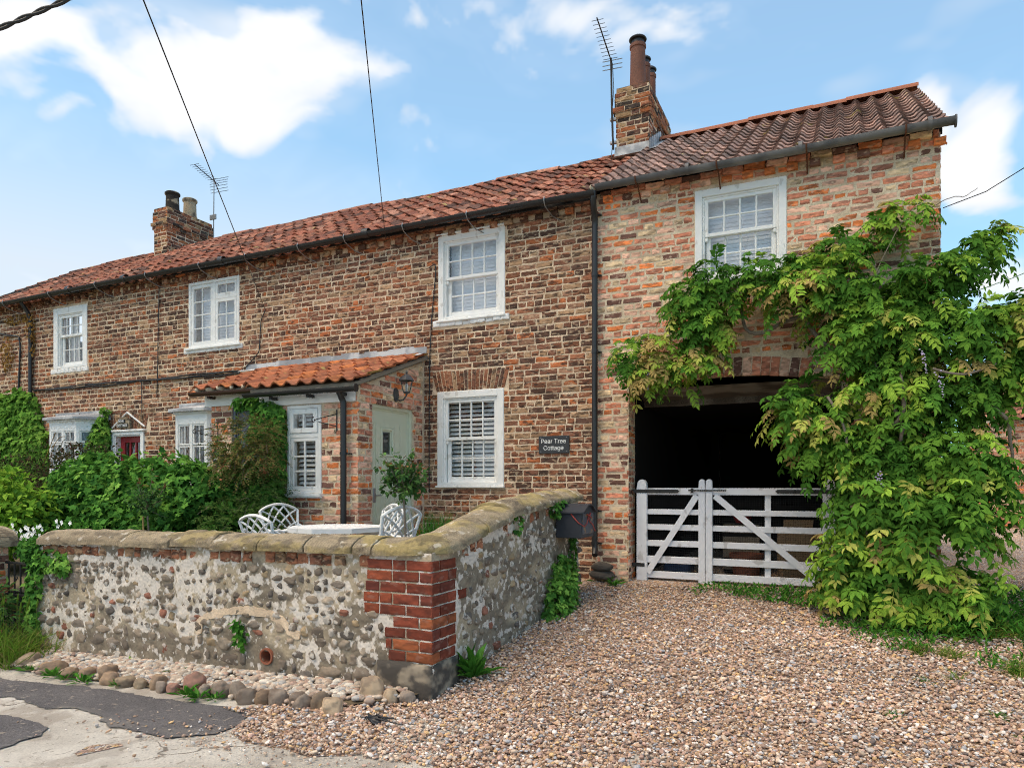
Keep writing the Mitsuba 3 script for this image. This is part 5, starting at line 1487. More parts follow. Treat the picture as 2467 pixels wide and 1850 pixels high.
carton(-.52, .85, .46, .34, .30, .62, .3, 'tall brown cardboard box standing behind the wide gate leaf')
carton(-.20, 1.0, .46, .30, .3, .48, -.2, 'brown cardboard box nearer the gate post behind the wide gate leaf')
mb = MB().lathe([(0, 0), (.15, 0), (.19, .24), (.205, .24), (.205, .29), (.185, .29), (.15, .05), (0, .05)], (-1.08, .80, .46), 20)
one('plant_pot', mb, 'm_terracotta', 'round terracotta plant pot on the passage floor behind the wide gate leaf', 'pot', smooth=40)
mb = MB().lathe([(0, 0), (.11, 0), (.15, .16), (.14, .17), (.10, .02), (0, .02)], (-1.20, .95, 1.12), 16)
sh = thing('shelf_crate', 'dark wooden crate behind the wide gate leaf with a red bowl on it', 'crate')
for z in (.50, .66, .82, .98): MB().bbox(-1.40, -.95, 1.08, 1.10, z, z + .11).put('slat', 'm_wood_old', sh)
MB().bbox(-1.40, -.95, 1.11, 1.4, .46, 1.10).put('body', 'm_dark', sh)
one('bowl', MB().lathe([(0, 0), (.08, 0), (.13, .10), (.125, .11), (.07, .02), (0, .02)], (-1.18, 1.25, 1.102), 16), 'm_red', 'small red bowl standing on the dark crate behind the gate', 'bowl', smooth=40)
MBq = MB().bbox(-2.1, -1.75, .7, 1.0, .46, .60, .03)
one('storage_tub', MBq, 'm_blue_plastic', 'blue plastic tub low behind the narrow gate leaf', 'tub')

# ------------------------------------------------------------------ post box on the wall
pb = thing('post_box', 'dark grey arched post box with red ribbon on the garden wall by the drive', 'post box')
bx0, bx1, by0, by1, bz0 = WXC + .02, -2.47, -1.42, -1.01, 1.04
MB().bbox(bx0, bx1, by0, by1, bz0, 1.325, .006).put('body', 'm_postbox', pb)
ys = np.linspace(by0 - .025, by1 + .025, 17); tt = np.linspace(-1, 1, 17)
zt = 1.315 + .085 * np.cos(tt * np.pi / 2) ** 1.3
po = Polygon(list(zip(ys, zt)) + list(zip(ys[::-1], np.maximum(zt[::-1] - .014, 1.300))))
MB().prism(po, lambda v: np.stack([v[:, 2], v[:, 0], v[:, 1]], 1), bx0, bx1 + .035).put('lid', 'm_postbox', pb)
po = Polygon(list(zip(ys[1:-1], zt[1:-1] - .01)) + [(by1, 1.30), (by0, 1.30)])
MB().prism(po, lambda v: np.stack([v[:, 2], v[:, 0], v[:, 1]], 1), bx1 - .02, bx1 + .004).put('lid_front', 'm_postbox', pb)
MB().bbox(bx1, bx1 + .010, by0 + .03, by1 - .03, 1.08, 1.30, .004).put('door', 'm_postflap', pb)
MB().tube([(bx1 - .12, by0 - .006, 1.31), (bx1 - .07, by0 - .012, 1.25), (bx1 - .02, by0 - .015, 1.20), (bx1 + .02, by0 + .05, 1.165), (bx1 + .022, by0 + .12, 1.19), (bx1 + .022, by0 + .17, 1.27), (bx1 + .02, by0 + .22, 1.21), (bx1 + .022, by0 + .30, 1.18), (bx1 + .024, by1 - .02, 1.10)], .006, 5)\
    .tube([(bx1 + .02, by0 + .13, 1.29), (bx1 + .03, by0 + .17, 1.275), (bx1 + .02, by0 + .24, 1.30), (bx1 + .03, by0 + .18, 1.27), (bx1 + .02, by0 + .27, 1.25)], .008, 5).put('ribbon', 'm_ribbon', pb, True)

# ------------------------------------------------------------------ lantern and hanging basket brackets
ln = thing('wall_lantern', 'black coach lantern on a bracket over the sage green porch door', 'lantern')
LY = -.70
MB().prism(Polygon([(.05 * math.cos(a), .09 * math.sin(a)) for a in np.linspace(0, 2 * np.pi, 17)[:-1]]), lambda v: np.stack([PX + .008 + v[:, 2], LY + v[:, 0], 2.78 + v[:, 1]], 1), 0, .02).put('back_plate', 'm_lantern', ln)
MB().tube([(PX + .02, LY, 2.74), (PX + .07, LY, 2.70), (PX + .13, LY, 2.71), (PX + .175, LY, 2.76), (PX + .18, LY, 2.79)], .010, 7).put('arm', 'm_lantern', ln, True)
lc = np.array([PX + .18, LY, 2.80])
MB().lathe([(0, -.02), (.035, -.01), (.05, .0), (.05, .012), (0, .014)], lc, 6).put('base', 'm_lantern', ln)
g = np.linspace(0, 2 * np.pi, 7)[:-1]
for k in range(6):
    a, b = g[k], g[(k + 1) % 6]
    MB().tube([lc + (.048 * math.cos(a), .048 * math.sin(a), .012), lc + (.085 * math.cos(a), .085 * math.sin(a), .155)], .005, 5).put('glazing_bar', 'm_lantern', ln)
    q = [lc + (r * math.cos(t_), r * math.sin(t_), z) for r, z, t_ in ((.046, .014, a), (.046, .014, b), (.083, .153, b), (.083, .153, a))]
    MB().add(q, [[0, 1, 2, 3]]).put('pane', 'm_lamp_glass', ln)
MB().lathe([(.075, .15), (.11, .155), (.10, .175), (.06, .215), (.03, .235), (.012, .24), (.014, .255), (.02, .262), (.012, .275), (0, .285)], lc, 6).put('cap', 'm_lantern', ln)
MB().lathe([(0, .02), (.014, .02), (.014, .06), (.022, .08), (.018, .11), (0, .12)], lc, 10).put('bulb', 'm_letter', ln, True)


def basket_bracket(x, y, z, out, label):
    """Wrought iron: upright against the wall, a diagonal stay and scrolled ends. It reaches in -x as in the photograph, a bit off the wall."""
    t = thing('basket_bracket', label, 'bracket')
    MB().bbox(x - .008, x + .008, y - .012, y - .003, z - .16, z + .11, .003).put('upright', 'm_iron', t)
    ex, ey = x + out[0], y + out[1]
    MB().tube([(x, y - .01, z + .05), ((x + ex) / 2, (y + ey) / 2, z + .01), (ex, ey, z - .04)], .006, 6).put('arm', 'm_iron', t)
    MB().tube([(x, y - .01, z - .10), (ex * .8 + x * .2, ey * .8 + y * .2, z - .06)], .006, 6).put('stay', 'm_iron', t)
    d = np.array(out) / np.linalg.norm(out)
    sp = [(ex + d[0] * (.035 * (1 - q / 7.5)) * math.sin(q), ey + d[1] * (.035 * (1 - q / 7.5)) * math.sin(q), z - .005 - .036 + .036 * (1 - q / 7.5) * (math.cos(q))) for q in np.linspace(0, 6.0, 20)]
    MB().tube(sp, .0055, 6).put('scroll', 'm_iron', t, True)
    sp = [(x - .02 - .02 * math.sin(q) * (1 - q / 9), y - .012, z - .165 + .022 * math.cos(q) * (1 - q / 9)) for q in np.linspace(0, 6, 16)]
    MB().tube(sp, .004, 5).put('scroll', 'm_iron', t, True)


basket_bracket(-5.615, PY, 2.42, (-.12, -.28), 'scrolled black iron basket bracket between the narrow window and the porch downpipe')
basket_bracket(-7.82, P2Y, 2.36, (-.10, -.30), 'scrolled black iron basket bracket beside the bow window')
rs = thing('round_sign', 'round black house sign half hidden behind the drooping brown shrub', 'sign')
MB().lathe([(0, .018), (.105, .018), (.112, .010), (.112, 0)], (-7.80, P2Y - .012, 1.985), 24, axis=1).put('disc', 'm_black', rs, 40)
lettering(rs, 'CO', .05, .11, 1.95, frQ, .032)

# ------------------------------------------------------------------ aerials and wires
ae = thing('tv_aerial', 'long toothed television aerial on a mast beside the tall red chimney pots', 'aerial')
mx, my = -3.33, 2.46
MB().tube([(mx + .03, my, 6.95), (mx + .01, my, 7.4), (mx, my, 7.9), (mx - .01, my, 8.42)], .016, 7).put('mast', 'm_iron', ae, True)
MB().bbox(mx - .03, mx + .07, my, my + .05, 7.05, 7.09).bbox(mx - .03, mx + .07, my, my + .05, 7.42, 7.46).put('mast_bracket', 'm_steel', ae)
bd = np.array([.10, -1.0, .03]); bd /= np.linalg.norm(bd); b0 = np.array([mx - .01, my + .08, 8.36])
bk = MB().tube([b0, b0 + bd * 1.15], .010, 6).put('boom', 'm_iron', ae)
ex = np.array([.995, .10, 0])
for i in range(11):
    c = b0 + bd * (.16 + i * .094)
    L_ = .115 - .0028 * i
    MB().tube([c - ex * L_, c + ex * L_], .0042, 5).put('element', 'm_iron', bk)
for zz_ in (-.07, 0, .07):
    MB().tube([b0 - ex * .16 + (0, 0, zz_), b0 + ex * .16 + (0, 0, zz_)], .007, 5).put('reflector', 'm_steel', bk)
MB().tube([(mx + .02, my - .015, 8.3), (mx + .045, my - .03, 7.9), (mx + .02, my - .02, 7.6), (mx + .04, my - .03, 7.2), (mx + .02, my - .05, 6.9), (mx + .05, my - .2, 6.65), (mx + .10, my - .5, 6.5)], .006, 5).put('lead_wire', 'm_black', ae, True)
ae = thing('tv_aerial', 'old television aerial with a slanting boom over the black and buff chimney pots', 'aerial')
mx, my, mt = -13.70, 3.90, 8.98
MB().tube([(mx, my, 7.15), (mx, my, 8.05), (mx + .02, my, mt)], .013, 6).put('mast', 'm_steel', ae, True)
MB().bbox(mx - .10, mx + .10, my - .03, my, 7.98, 8.10).put('junction_box', 'm_steel', ae)
b0, b1 = np.array([-13.80, 4.15, 8.93]), np.array([-13.50, 3.18, 8.98])
bk = MB().tube([b0, b1], .011, 6).put('boom', 'm_iron', ae)
d = (b1 - b0) / np.linalg.norm(b1 - b0); e1 = np.array([-d[1], d[0], .12]) * -1
for i in range(9):
    c = b0 + (b1 - b0) * (.30 + .70 * i / 8); MB().tube([c - e1 * .11, c + e1 * .11], .005, 5).put('element', 'm_iron', bk)
for i in range(6):
    c = b0 + d * .02 + np.array([0, 0, -.16 + .065 * i]) + d * abs(i - 2.5) * -.02; MB().tube([c - np.array([.24, .05, 0]), c + np.array([.24, .05, .03])], .006, 5).put('reflector', 'm_iron', bk)


def wire(pts, r, label, mat='m_black', cat='cable', sag=0.):
    p = np.array(pts, float)
    if len(p) == 2:
        t = np.linspace(0, 1, 24)[:, None]
        p = p[0] + (p[1] - p[0]) * t - np.array([0, 0, 1.]) * sag * 4 * t * (1 - t)
    one('wire', MB().tube(p, r, 6), mat, label, cat, smooth=True)


def beyond(a, b, k): a, b = np.array(a), np.array(b); return a + (b - a) * k


wire([(-8.21, -.02, 4.35), beyond((-8.21, -.02, 4.35), (-4.04, -5.33, 4.70), 2.4)], .005, 'thin black wire dropping from the sky to the old wall between casement and sash windows')
wire([(-5.79, -.22, 5.05), beyond((-5.79, -.22, 5.05), (-3.09, -4.33, 5.05), 2.6)], .005, 'thin black wire running from overhead down to the eaves beside the sash window')
tw = []
a, b = beyond((-5.42, -5.42, 4.84), (-4.97, -5.21, 5.05), -3), beyond((-5.42, -5.42, 4.84), (-4.97, -5.21, 5.05), 5)
mb = MB()
for s in (0, math.pi):
    t = np.linspace(0, 1, 120)[:, None]
    c = a + (b - a) * t
    mb.tube(c + .011 * np.c_[np.cos(t[:, 0] * 95 + s) * .5, np.cos(t[:, 0] * 95 + s) * .5, np.sin(t[:, 0] * 95 + s)], .012, 6)
one('wire', mb, 'm_black', 'thick twisted black cable crossing the top corner of the sky', 'cable', smooth=True)
wire([(.97, .25, 4.52), (1.3, -.05, 4.52), (2.2, -3.2, 4.2)], .005, 'thin dark wire leading from the end wall out past the climbing plant')
mb = MB()
for q in range(3):
    xs = np.linspace(-14.1, -8.75, 40)
    mb.tube(np.stack([xs, -.022 - .014 * (q == 1) + xs * 0, 3.405 + .012 * q + .018 * np.sin(xs * 2.2 + q * 2) + .004 * np.sin(xs * 9 + q)], 1), .011, 6)
mb.tube([(-14.16, -.03, 4.7), (-14.19, -.03, 3.6), (-14.15, -.03, 3.46), (-14.05, -.03, 3.41)], .014, 6)
one('wall_cable', mb, 'm_black', 'bundle of black cables sagging along the wall under the far upper windows', 'cable', smooth=True)
for pts, lb in (([(-11.12, -.03, 3.42), (-11.05, -.03, 3.38), (-11.05, -.025, 2.75)], 'black cable dropping from the bundle beside the red door arch'),
                ([(-8.21, -.02, 4.35), (-8.30, -.022, 4.2), (-8.34, -.02, 3.7), (-8.6, -.02, 3.5), (-8.78, -.02, 3.42)], 'thin black cable running down the wall above the lead flashing'),
                ([(-10.62, -.022, 5.0), (-10.64, -.022, 4.4), (-10.66, -.022, 3.5), (-10.68, -.022, 3.1)], 'thin black cable down the wall midway between casement and old sash window'),
                ([(-5.2, -.022, 4.62), (-5.1, -.022, 4.66), (-5.09, -.022, 4.55), (-5.16, -.02, 3.9), (-5.19, -.02, 3.4), (-5.20, -.02, 2.4), (-5.2, -.02, 1.5)], 'thin dark cable between the porch and the sash windows'),
                ([(-15.6, -.03, 4.72), (-14.9, -.04, 4.55), (-14.55, -.04, 4.50), (-14.52, -.03, 4.3), (-14.62, -.02, 3.2)], 'heavy black cable joint at the far end of the wall')):
    p = np.array(pts); t = np.linspace(0, len(p) - 1, 24)
    p = np.stack([np.interp(t, np.arange(len(p)), p[:, i]) for i in range(3)], 1)
    one('wall_cable', MB().tube(p, .017 if 'heavy' in lb else .008, 6), 'm_black', lb, 'cable', smooth=True)


# ------------------------------------------------------------------ plants
LEAF_T = np.array([(0, 0, 0), (.40, -.5, .07), (.40, 0, 0), (.40, .5, .07), (.72, -.33, .03), (.72, 0, -.03), (.72, .33, .03), (1, 0, -.12)])
LEAF_F = np.array([(0, 3, 2), (0, 2, 1), (2, 3, 6), (2, 6, 5), (2, 5, 4), (2, 4, 1), (5, 6, 7), (5, 7, 4)])
OVAL_T = np.array([(0, 0, 0), (.45, -.5, .09), (.5, 0, 0), (.45, .5, .09), (1, 0, -.08)])
OVAL_F = np.array([(0, 3, 2), (0, 2, 1), (2, 3, 4), (2, 4, 1)])
IVY_T = np.array([(.22, 0, 0), (0, -.10, -.02), (-.10, -.42, .02), (.30, -.34, .05), (.42, -.52, .03), (.62, -.20, .03), (1, 0, -.10), (.62, .20, .03), (.42, .52, .03), (.30, .34, .05), (-.10, .42, .02), (0, .10, -.02)])
IVY_F = np.array([(0, i, i + 1) for i in range(1, 11)] + [(0, 11, 1)])[:, ::-1]
NEEDLE_T = np.array([(0, -.5, 0), (0, .5, 0), (.5, -.4, .04), (.5, .4, .04), (1, 0, -.05)])
NEEDLE_F = np.array([(0, 1, 3), (0, 3, 2), (2, 3, 4)])
SHAPES_ = {'leaf': (LEAF_T, LEAF_F), 'oval': (OVAL_T, OVAL_F), 'ivy': (IVY_T, IVY_F), 'needle': (NEEDLE_T, NEEDLE_F)}


def unit(a): return a / (np.linalg.norm(a, axis=-1, keepdims=True) + 1e-12)


def leaves(pos, tip, nrm, L, W, shape):
    tpl, F = SHAPES_[shape]
    tip = unit(tip); nrm = unit(nrm - tip * (nrm * tip).sum(-1, keepdims=True)); sd = np.cross(tip, nrm)
    L, W = np.broadcast_to(L, len(pos)), np.broadcast_to(W, len(pos))
    V = pos[:, None] + tip[:, None] * (tpl[None, :, :1] * L[:, None, None]) + sd[:, None] * (tpl[None, :, 1:2] * W[:, None, None]) + nrm[:, None] * (tpl[None, :, 2:] * L[:, None, None])
    return V, F


def emit_leaves(parent, name, mat, V, F, UV, limit, rest='foliage'):
    pieces(name, mat, parent, V, F, UV, limit, rest)


def shell(blobs, dens, rg, inner=.25, gap=.0, gs=3.0):
    """Points spread over the outside of ellipsoid blobs (cx, cy, cz, rx, ry, rz), a few inside; and their outward directions."""
    P_, N_ = [], []
    for b in blobs:
        c, r = np.array(b[:3]), np.array(b[3:6])
        area = 4 * np.pi * ((r[0] * r[1]) ** 1.6 / 3 + (r[0] * r[2]) ** 1.6 / 3 + (r[1] * r[2]) ** 1.6 / 3) ** (1 / 1.6)
        n = int(area * dens)
        d = unit(rg.normal(size=(n, 3)))
        q = np.where(rg.random(n) < inner, rg.uniform(.45, .85, n), rg.uniform(.86, 1.06, n))
        p = c + d * r * q[:, None]
        P_.append(p); N_.append(unit(d / r))
    P_, N_ = np.vstack(P_), np.vstack(N_)
    if gap > 0:
        keep = meshkit.fbm(P_ * gs, 3, 17) > gap
        P_, N_ = P_[keep], N_[keep]
    # points deep inside another blob show nothing
    deep = np.zeros(len(P_), bool)
    for b in blobs:
        deep |= (((P_ - np.array(b[:3])) / np.array(b[3:6])) ** 2).sum(1) < .16
    return P_[~deep], N_[~deep]


def shrub(name, label, cat, blobs, dens, L, W, shape, mat, limit=0, seed=1, droop=.5, gap=.0, inner=.25, stems=None, lump=.07, upright=.5, leafname='leaf', tone=None, group=None):
    rg = np.random.default_rng(seed)
    t = thing(name, label, cat, group)
    P_, N_ = shell(blobs, dens, rg, inner, gap)
    P_ = P_ + N_ * (meshkit.fbm(P_ * 4.2, 3, seed) - .5)[:, None] * lump * 4
    ok = P_[:, 2] > .0
    P_, N_ = P_[ok], N_[ok]; n = len(P_)
    tip = N_ * .55 + rg.normal(size=(n, 3)) * .45 + np.array([0, 0, -droop])
    nr = N_ * .7 + np.array([0, 0, upright]) + rg.normal(size=(n, 3)) * .28
    l = L * rg.uniform(.65, 1.25, n)
    V, F = leaves(P_, tip, nr, l, l * W / L, shape)
    clump = meshkit.fbm(P_ * 3.0, 2, seed + 5)
    UV = np.c_[np.clip(rg.random(n) * .75 + (clump - .5) * 1.2 + .12, 0, .999), rg.random(n)]
    if tone is not None: UV[:, 0] = np.clip(UV[:, 0] + tone(P_), 0, .999)
    emit_leaves(t, leafname, mat, V, F, UV, limit)
    if stems:
        for s in stems: MB().tube(s[0], s[1], 7).put('stem', s[2] if len(s) > 2 else 'm_bark', t, True)
    return t


def smooth_path(pts, n=24, wig=.0, seed=0):
    p = np.array(pts, float); t = np.linspace(0, len(p) - 1, n)
    from scipy.interpolate import CubicSpline
    q = CubicSpline(np.arange(len(p)), p)(t)
    if wig: q = q + wig * (np.stack([meshkit.fbm(np.c_[t * 1.3, t * 0 + k, t * 0 + seed], 3, seed + k) for k in range(3)], 1) - .5)
    return q


# ---- the climbing plant over the gateway: compound leaves of eleven leaflets
WB = [(.60, -.12, 4.38, .05), (.36, -.12, 4.32, .07), (.01, -.15, 4.13, .13), (-.33, -.18, 4.02, .14), (.25, -.20, 3.90, .20), (.62, -.25, 3.64, .20), (-1.28, -.30, 3.83, .25), (-1.53, -.35, 3.63, .27), (-1.34, -.40, 3.26, .21), (-.81, -.35, 3.80, .28),
      (-.39, -.40, 3.66, .34), (-.04, -.40, 3.66, .36), (.34, -.45, 3.47, .36), (.74, -.50, 3.46, .37), (1.08, -.50, 3.47, .33), (1.40, -.40, 3.45, .27), (1.62, -.5, 3.2, .25), (1.60, -.5, 3.55, .2), (1.58, -.55, 2.85, .25), (1.18, -.25, 3.86, .15), (1.32, -.20, 4.02, .08), (1.02, -.30, 3.66, .14), (-2.18, -.45, 3.10, .19), (-1.84, -.45, 3.05, .23),
      (-1.94, -.50, 2.86, .17), (-1.57, -.50, 2.85, .20), (-1.68, -.50, 2.70, .12), (-1.30, -.40, 3.38, .21), (-1.45, -.45, 2.94, .20), (-.18, -.60, 2.62, .21), (-.40, -.70, 2.27, .17), (-.44, -.65, 2.45, .17), (-.20, -.70, 2.27, .22), (.02, -.70, 1.98, .20), (-.24, -.70, 1.98, .11),
      (.14, -.50, 3.10, .35), (.54, -.55, 2.99, .42), (1.03, -.60, 3.03, .40), (1.38, -.50, 3.10, .31), (.26, -.60, 2.60, .36), (.69, -.60, 2.48, .40), (1.11, -.60, 2.50, .36), (1.40, -.50, 2.71, .26), (.22, -.75, 1.82, .29), (.53, -.75, 1.90, .41), (.94, -.75, 1.81, .40), (1.18, -.70, 1.82, .17),
      (.28, -.85, 1.37, .35), (.63, -.90, 1.33, .43), (.98, -.85, 1.34, .36), (.17, -.90, .97, .28), (.51, -.95, .88, .40), (.90, -.95, .92, .35), (1.04, -.85, 1.05, .20), (-.03, -.85, .93, .10), (-.02, -.85, .67, .10), (.32, -1.00, .62, .23), (.69, -1.02, .60, .25), (.98, -.98, .64, .20)]


def fronds(base, out, rg, n_leaf=11, L=.27, leaf=.082):
    """Pinnate leaves: base (N, 3), direction out (N, 3) -> V (N, nv, 3), F, with a thin stalk."""
    n = len(base)
    big_ = rg.uniform(.62, 1.18, n)
    out = unit(out); Ls = L * big_ * rg.uniform(.85, 1.12, n)
    dr_ = rg.uniform(.25, .75, n)
    sidev = unit(np.cross(out, np.array([0, 0, 1.]) + rg.normal(0, .25, (n, 3))))
    at = lambda s: base + out * (Ls * s)[:, None] * (1 - .18 * s) - np.array([0, 0, 1.]) * (Ls * dr_ * s ** 2)[:, None]
    tan = lambda s: unit(out * (1 - .36 * s) - np.array([0, 0, 1.]) * (2 * dr_ * s)[:, None])
    Vs, Fs, nv = [], [], 0
    pairs = (n_leaf - 1) // 2
    for k in range(n_leaf):
        if k == n_leaf - 1: s, sg = .97, 0
        else: s, sg = .26 + .66 * (k // 2) / max(pairs - 1, 1), 1 if k % 2 else -1
        t_ = tan(s)
        up_ = unit(np.cross(sidev, t_)); up_ = np.where(up_[:, 2:] < 0, -up_, up_)
        d = (sidev * sg * .95 + t_ * (.55 if sg else 1) + np.array([0, 0, -.34]) + rg.normal(0, .13, (n, 3)))
        size = leaf * big_ * rg.uniform(.8, 1.2, n) * (1.0 if 0 < k < n_leaf - 3 else .85)
        V, F = leaves(at(s), d, up_ + rg.normal(0, .22, (n, 3)), size, size * .44, 'leaf')
        Vs.append(V); Fs.append(F + nv); nv += V.shape[1]
    st = [at(s) for s in (0, .35, .7, .97)]
    w = sidev * .0022
    V = np.stack([q for p in st for q in (p - w, p + w)], 1)
    Fs.append(np.array([[0, 1, 3], [0, 3, 2], [2, 3, 5], [2, 5, 4], [4, 5, 7], [4, 7, 6]]) + nv); Vs.append(V)
    return np.concatenate(Vs, 1), np.vstack(Fs)


def climbing_plant():
    rg = np.random.default_rng(21)
    t = thing('climbing_plant', 'huge leafy climber with green and bronze compound leaves over the gateway and house corner', 'climbing plant')
    B, O, A = [], [], []
    for x, y, z, r in WB:
        n = int(34 + 1060 * r * r)
        d = unit(rg.normal(size=(n, 3)) * np.array([1, 1, .95]) + np.array([0, -.35, .18]))
        q = np.where(rg.random(n) < .25, rg.uniform(.15, .55, n), rg.uniform(.5, .92, n))
        rad = np.array([r, min(r, .34), r])
        p = np.array([x, y, z]) + d * rad * q[:, None]
        o = d * np.array([1, 1, .6]) + np.array([0, -.25, .02]) + rg.normal(0, .35, (n, 3))
        young = 1.0 if (x < -1.3 and z < 3.2) else .8 if z > 4 and x < .8 else .4
        age = np.clip(rg.random(n) * .62 + .45 * (q - .45) * young + (meshkit.fbm(p * 3.6, 2, 4) - .5) * 1.7 + (.17 if young == 1 else .02), 0, .999)
        B.append(p); O.append(o); A.append(age)
    B, O, A = np.vstack(B), np.vstack(O), np.concatenate(A)
    B = B + (unit(O) * (meshkit.fbm(B * 3.4, 3, 2) - .5)[:, None]) * .34
    hollow = meshkit.fbm(B * np.array([2.3, 1.2, 2.6]), 3, 31)
    ok = (B[:, 2] > .48) & (hollow > .395) & ~((B[:, 1] > -.03) & (B[:, 0] < .95))
    B, O, A = B[ok], O[ok], A[ok]
    O[:, 1] = np.where(B[:, 1] > -.15, -np.abs(O[:, 1]), O[:, 1])
    big = B[:, 2] < 1.7
    for sel, L, lf, nl in ((~big, .27, .084, 11), (big, .30, .104, 9)):
        V, F = fronds(B[sel], O[sel], rg, nl, L, lf)
        V[..., 1] = np.where((V[..., 0] < .93) & (V[..., 1] > -.012), -.012 - rg.random(V.shape[:2]) * .01, V[..., 1])
        UV = np.c_[A[sel], rg.random(sel.sum())]
        pieces('leaf', 'm_wisteria', t, V, F, UV, 150, 'foliage')
    for pts, r0, r1 in (([(.74, -.5, .40), (.70, -.5, 1.14), (.68, -.5, 1.82), (.64, -.5, 2.36), (.58, -.5, 2.73), (.5, -.5, 3.01)], .05, .03), ([(.81, -.55, .40), (.74, -.54, 1.01), (.62, -.53, 1.46), (.60, -.52, 2.0), (.70, -.51, 2.49), (.78, -.5, 2.8)], .035, .02),
                        ([(.59, -.45, 2.73), (.14, -.41, 2.87), (-.21, -.38, 3.12), (-.37, -.34, 3.41), (-.39, -.3, 3.61)], .028, .016), ([(-.37, -.3, 3.37), (-.58, -.30, 3.34), (-.77, -.32, 3.26), (-.96, -.30, 3.34), (-1.02, -.26, 3.6), (-1.22, -.22, 3.75), (-1.53, -.2, 3.77)], .024, .012),
                        ([(-.14, -.85, 2.47), (-.03, -.9, 2.28), (.05, -.95, 2.0), (.13, -.98, 1.64), (.21, -1.0, 1.46)], .013, .012), ([(.56, -.9, 2.05), (.40, -.9, 2.40), (.30, -.75, 2.75), (.22, -.6, 3.0)], .020, .013), ([(-.12, -.42, 2.93), (.05, -.47, 3.08), (.3, -.52, 3.21)], .010, .007),
                        ([(.40, -.95, 2.15), (.52, -.98, 2.35), (.50, -.93, 2.60), (.60, -.85, 2.75)], .022, .014), ([(.48, -.98, 2.0), (.56, -1.0, 2.25), (.68, -.95, 2.42)], .016, .011), ([(.75, -1.02, 2.66), (1.0, -1.0, 2.60), (1.25, -.9, 2.68)], .012, .008),
                        ([(1.22, -.85, 2.3), (1.36, -.8, 2.1), (1.40, -.75, 1.85)], .018, .014), ([(.1, -1.05, 1.55), (.20, -1.15, 1.30), (.22, -1.1, 1.0)], .012, .009), ([(.62, -.12, 4.30), (.92, -.12, 4.46), (1.08, -.16, 4.47), (1.20, -.2, 4.52)], .005, .003), ([(.28, -.60, 3.62), (.48, -.45, 4.1), (.70, -.25, 4.45), (.86, -.12, 4.60)], .004, .003)):
        q = smooth_path(pts, 26, .05, int(abs(pts[0][0] * 100)))
        MB().tube(q, np.linspace(r0, r1, len(q)), 8).put('branch', 'm_bark', t, True)
    # a few fading flower tails
    for c in ((.78, -1.12, 2.60), (.66, -1.05, 2.82), (.30, -1.2, 1.72), (-1.92, -.72, 2.86)):
        m = MB()
        for i in range(26):
            h_ = i / 26
            p = np.array(c) + np.array([.04 * h_ * (1 if c[0] > 0 else -.5), 0, -.22 * h_]) + R.normal(0, .014 * (1.2 - h_), 3)
            v, f = ico(0); m.add(v * np.array([.008, .008, .006]) * (1.2 - .5 * h_) + p, f)
        m.put('flower_tail', 'm_petal_lilac', t)
    # twining shoots
    for pts in ([(.55, -.9, 3.28), (.50, -.98, 3.5), (.62, -1.0, 3.56), (.70, -1.0, 3.46), (.66, -1.0, 3.36)], [(-.12, -.75, 3.55), (-.08, -.8, 3.9), (-.05, -.82, 4.08)], [(.05, -.8, 3.62), (.1, -.85, 3.75), (.25, -.9, 3.78)], [(1.0, -1.05, 3.3), (1.3, -1.0, 3.38), (1.6, -.95, 3.5)], [(.35, -1.15, 1.88), (.55, -1.25, 1.78), (.72, -1.3, 1.86), (.80, -1.28, 1.78)]):
        MB().tube(smooth_path(pts, 20, .02, 3), .0035, 5).put('shoot', 'm_weed', t, True)


climbing_plant()

# ---- hedge and shrubs in the garden
HB = [(-10.25, -1.75, 1.25, .48, .40, .62), (-9.75, -1.85, 1.40, .55, .42, .62), (-9.2, -1.9, 1.42, .55, .42, .63), (-8.6, -1.85, 1.35, .55, .42, .62), (-8.1, -1.85, 1.38, .5, .4, .62), (-7.55, -1.9, 1.30, .48, .4, .60), (-7.1, -2.0, 1.10, .42, .38, .55),
      (-9.7, -2.2, .95, .6, .35, .55), (-8.9, -2.25, .95, .6, .35, .5), (-8.0, -2.25, .92, .6, .35, .5), (-7.3, -2.3, .85, .5, .32, .45), (-10.4, -2.0, .9, .4, .35, .5)]
HB += [(-6.95, -1.75, 1.45, .35, .25, .42), (-6.6, -1.72, 1.35, .3, .2, .4)]
shrub('ivy_hedge', 'broad dark green ivy hedge behind the garden wall, in front of the bow window', 'hedge', HB, 400, .10, .092, 'ivy', 'm_ivy', 300, 2, droop=.75, inner=.2, gap=.36, lump=.06, tone=lambda p: (p[:, 2] - 1.45) * .35)
shrub('leafy_shrub', 'bright yellow green leafy shrub at the far end of the garden wall', 'shrub', [(-10.75, -2.75, 1.35, .55, .45, .48), (-10.2, -2.8, 1.25, .55, .42, .50), (-9.75, -2.75, 1.12, .42, .4, .45), (-10.3, -3.0, .85, .6, .35, .40), (-11.3, -2.7, 1.2, .6, .5, .6), (-10.5, -2.6, 1.62, .35, .3, .22)], 330, .115, .062, 'leaf', 'm_shrub', 200, 5, droop=.45, gap=.32, lump=.10)
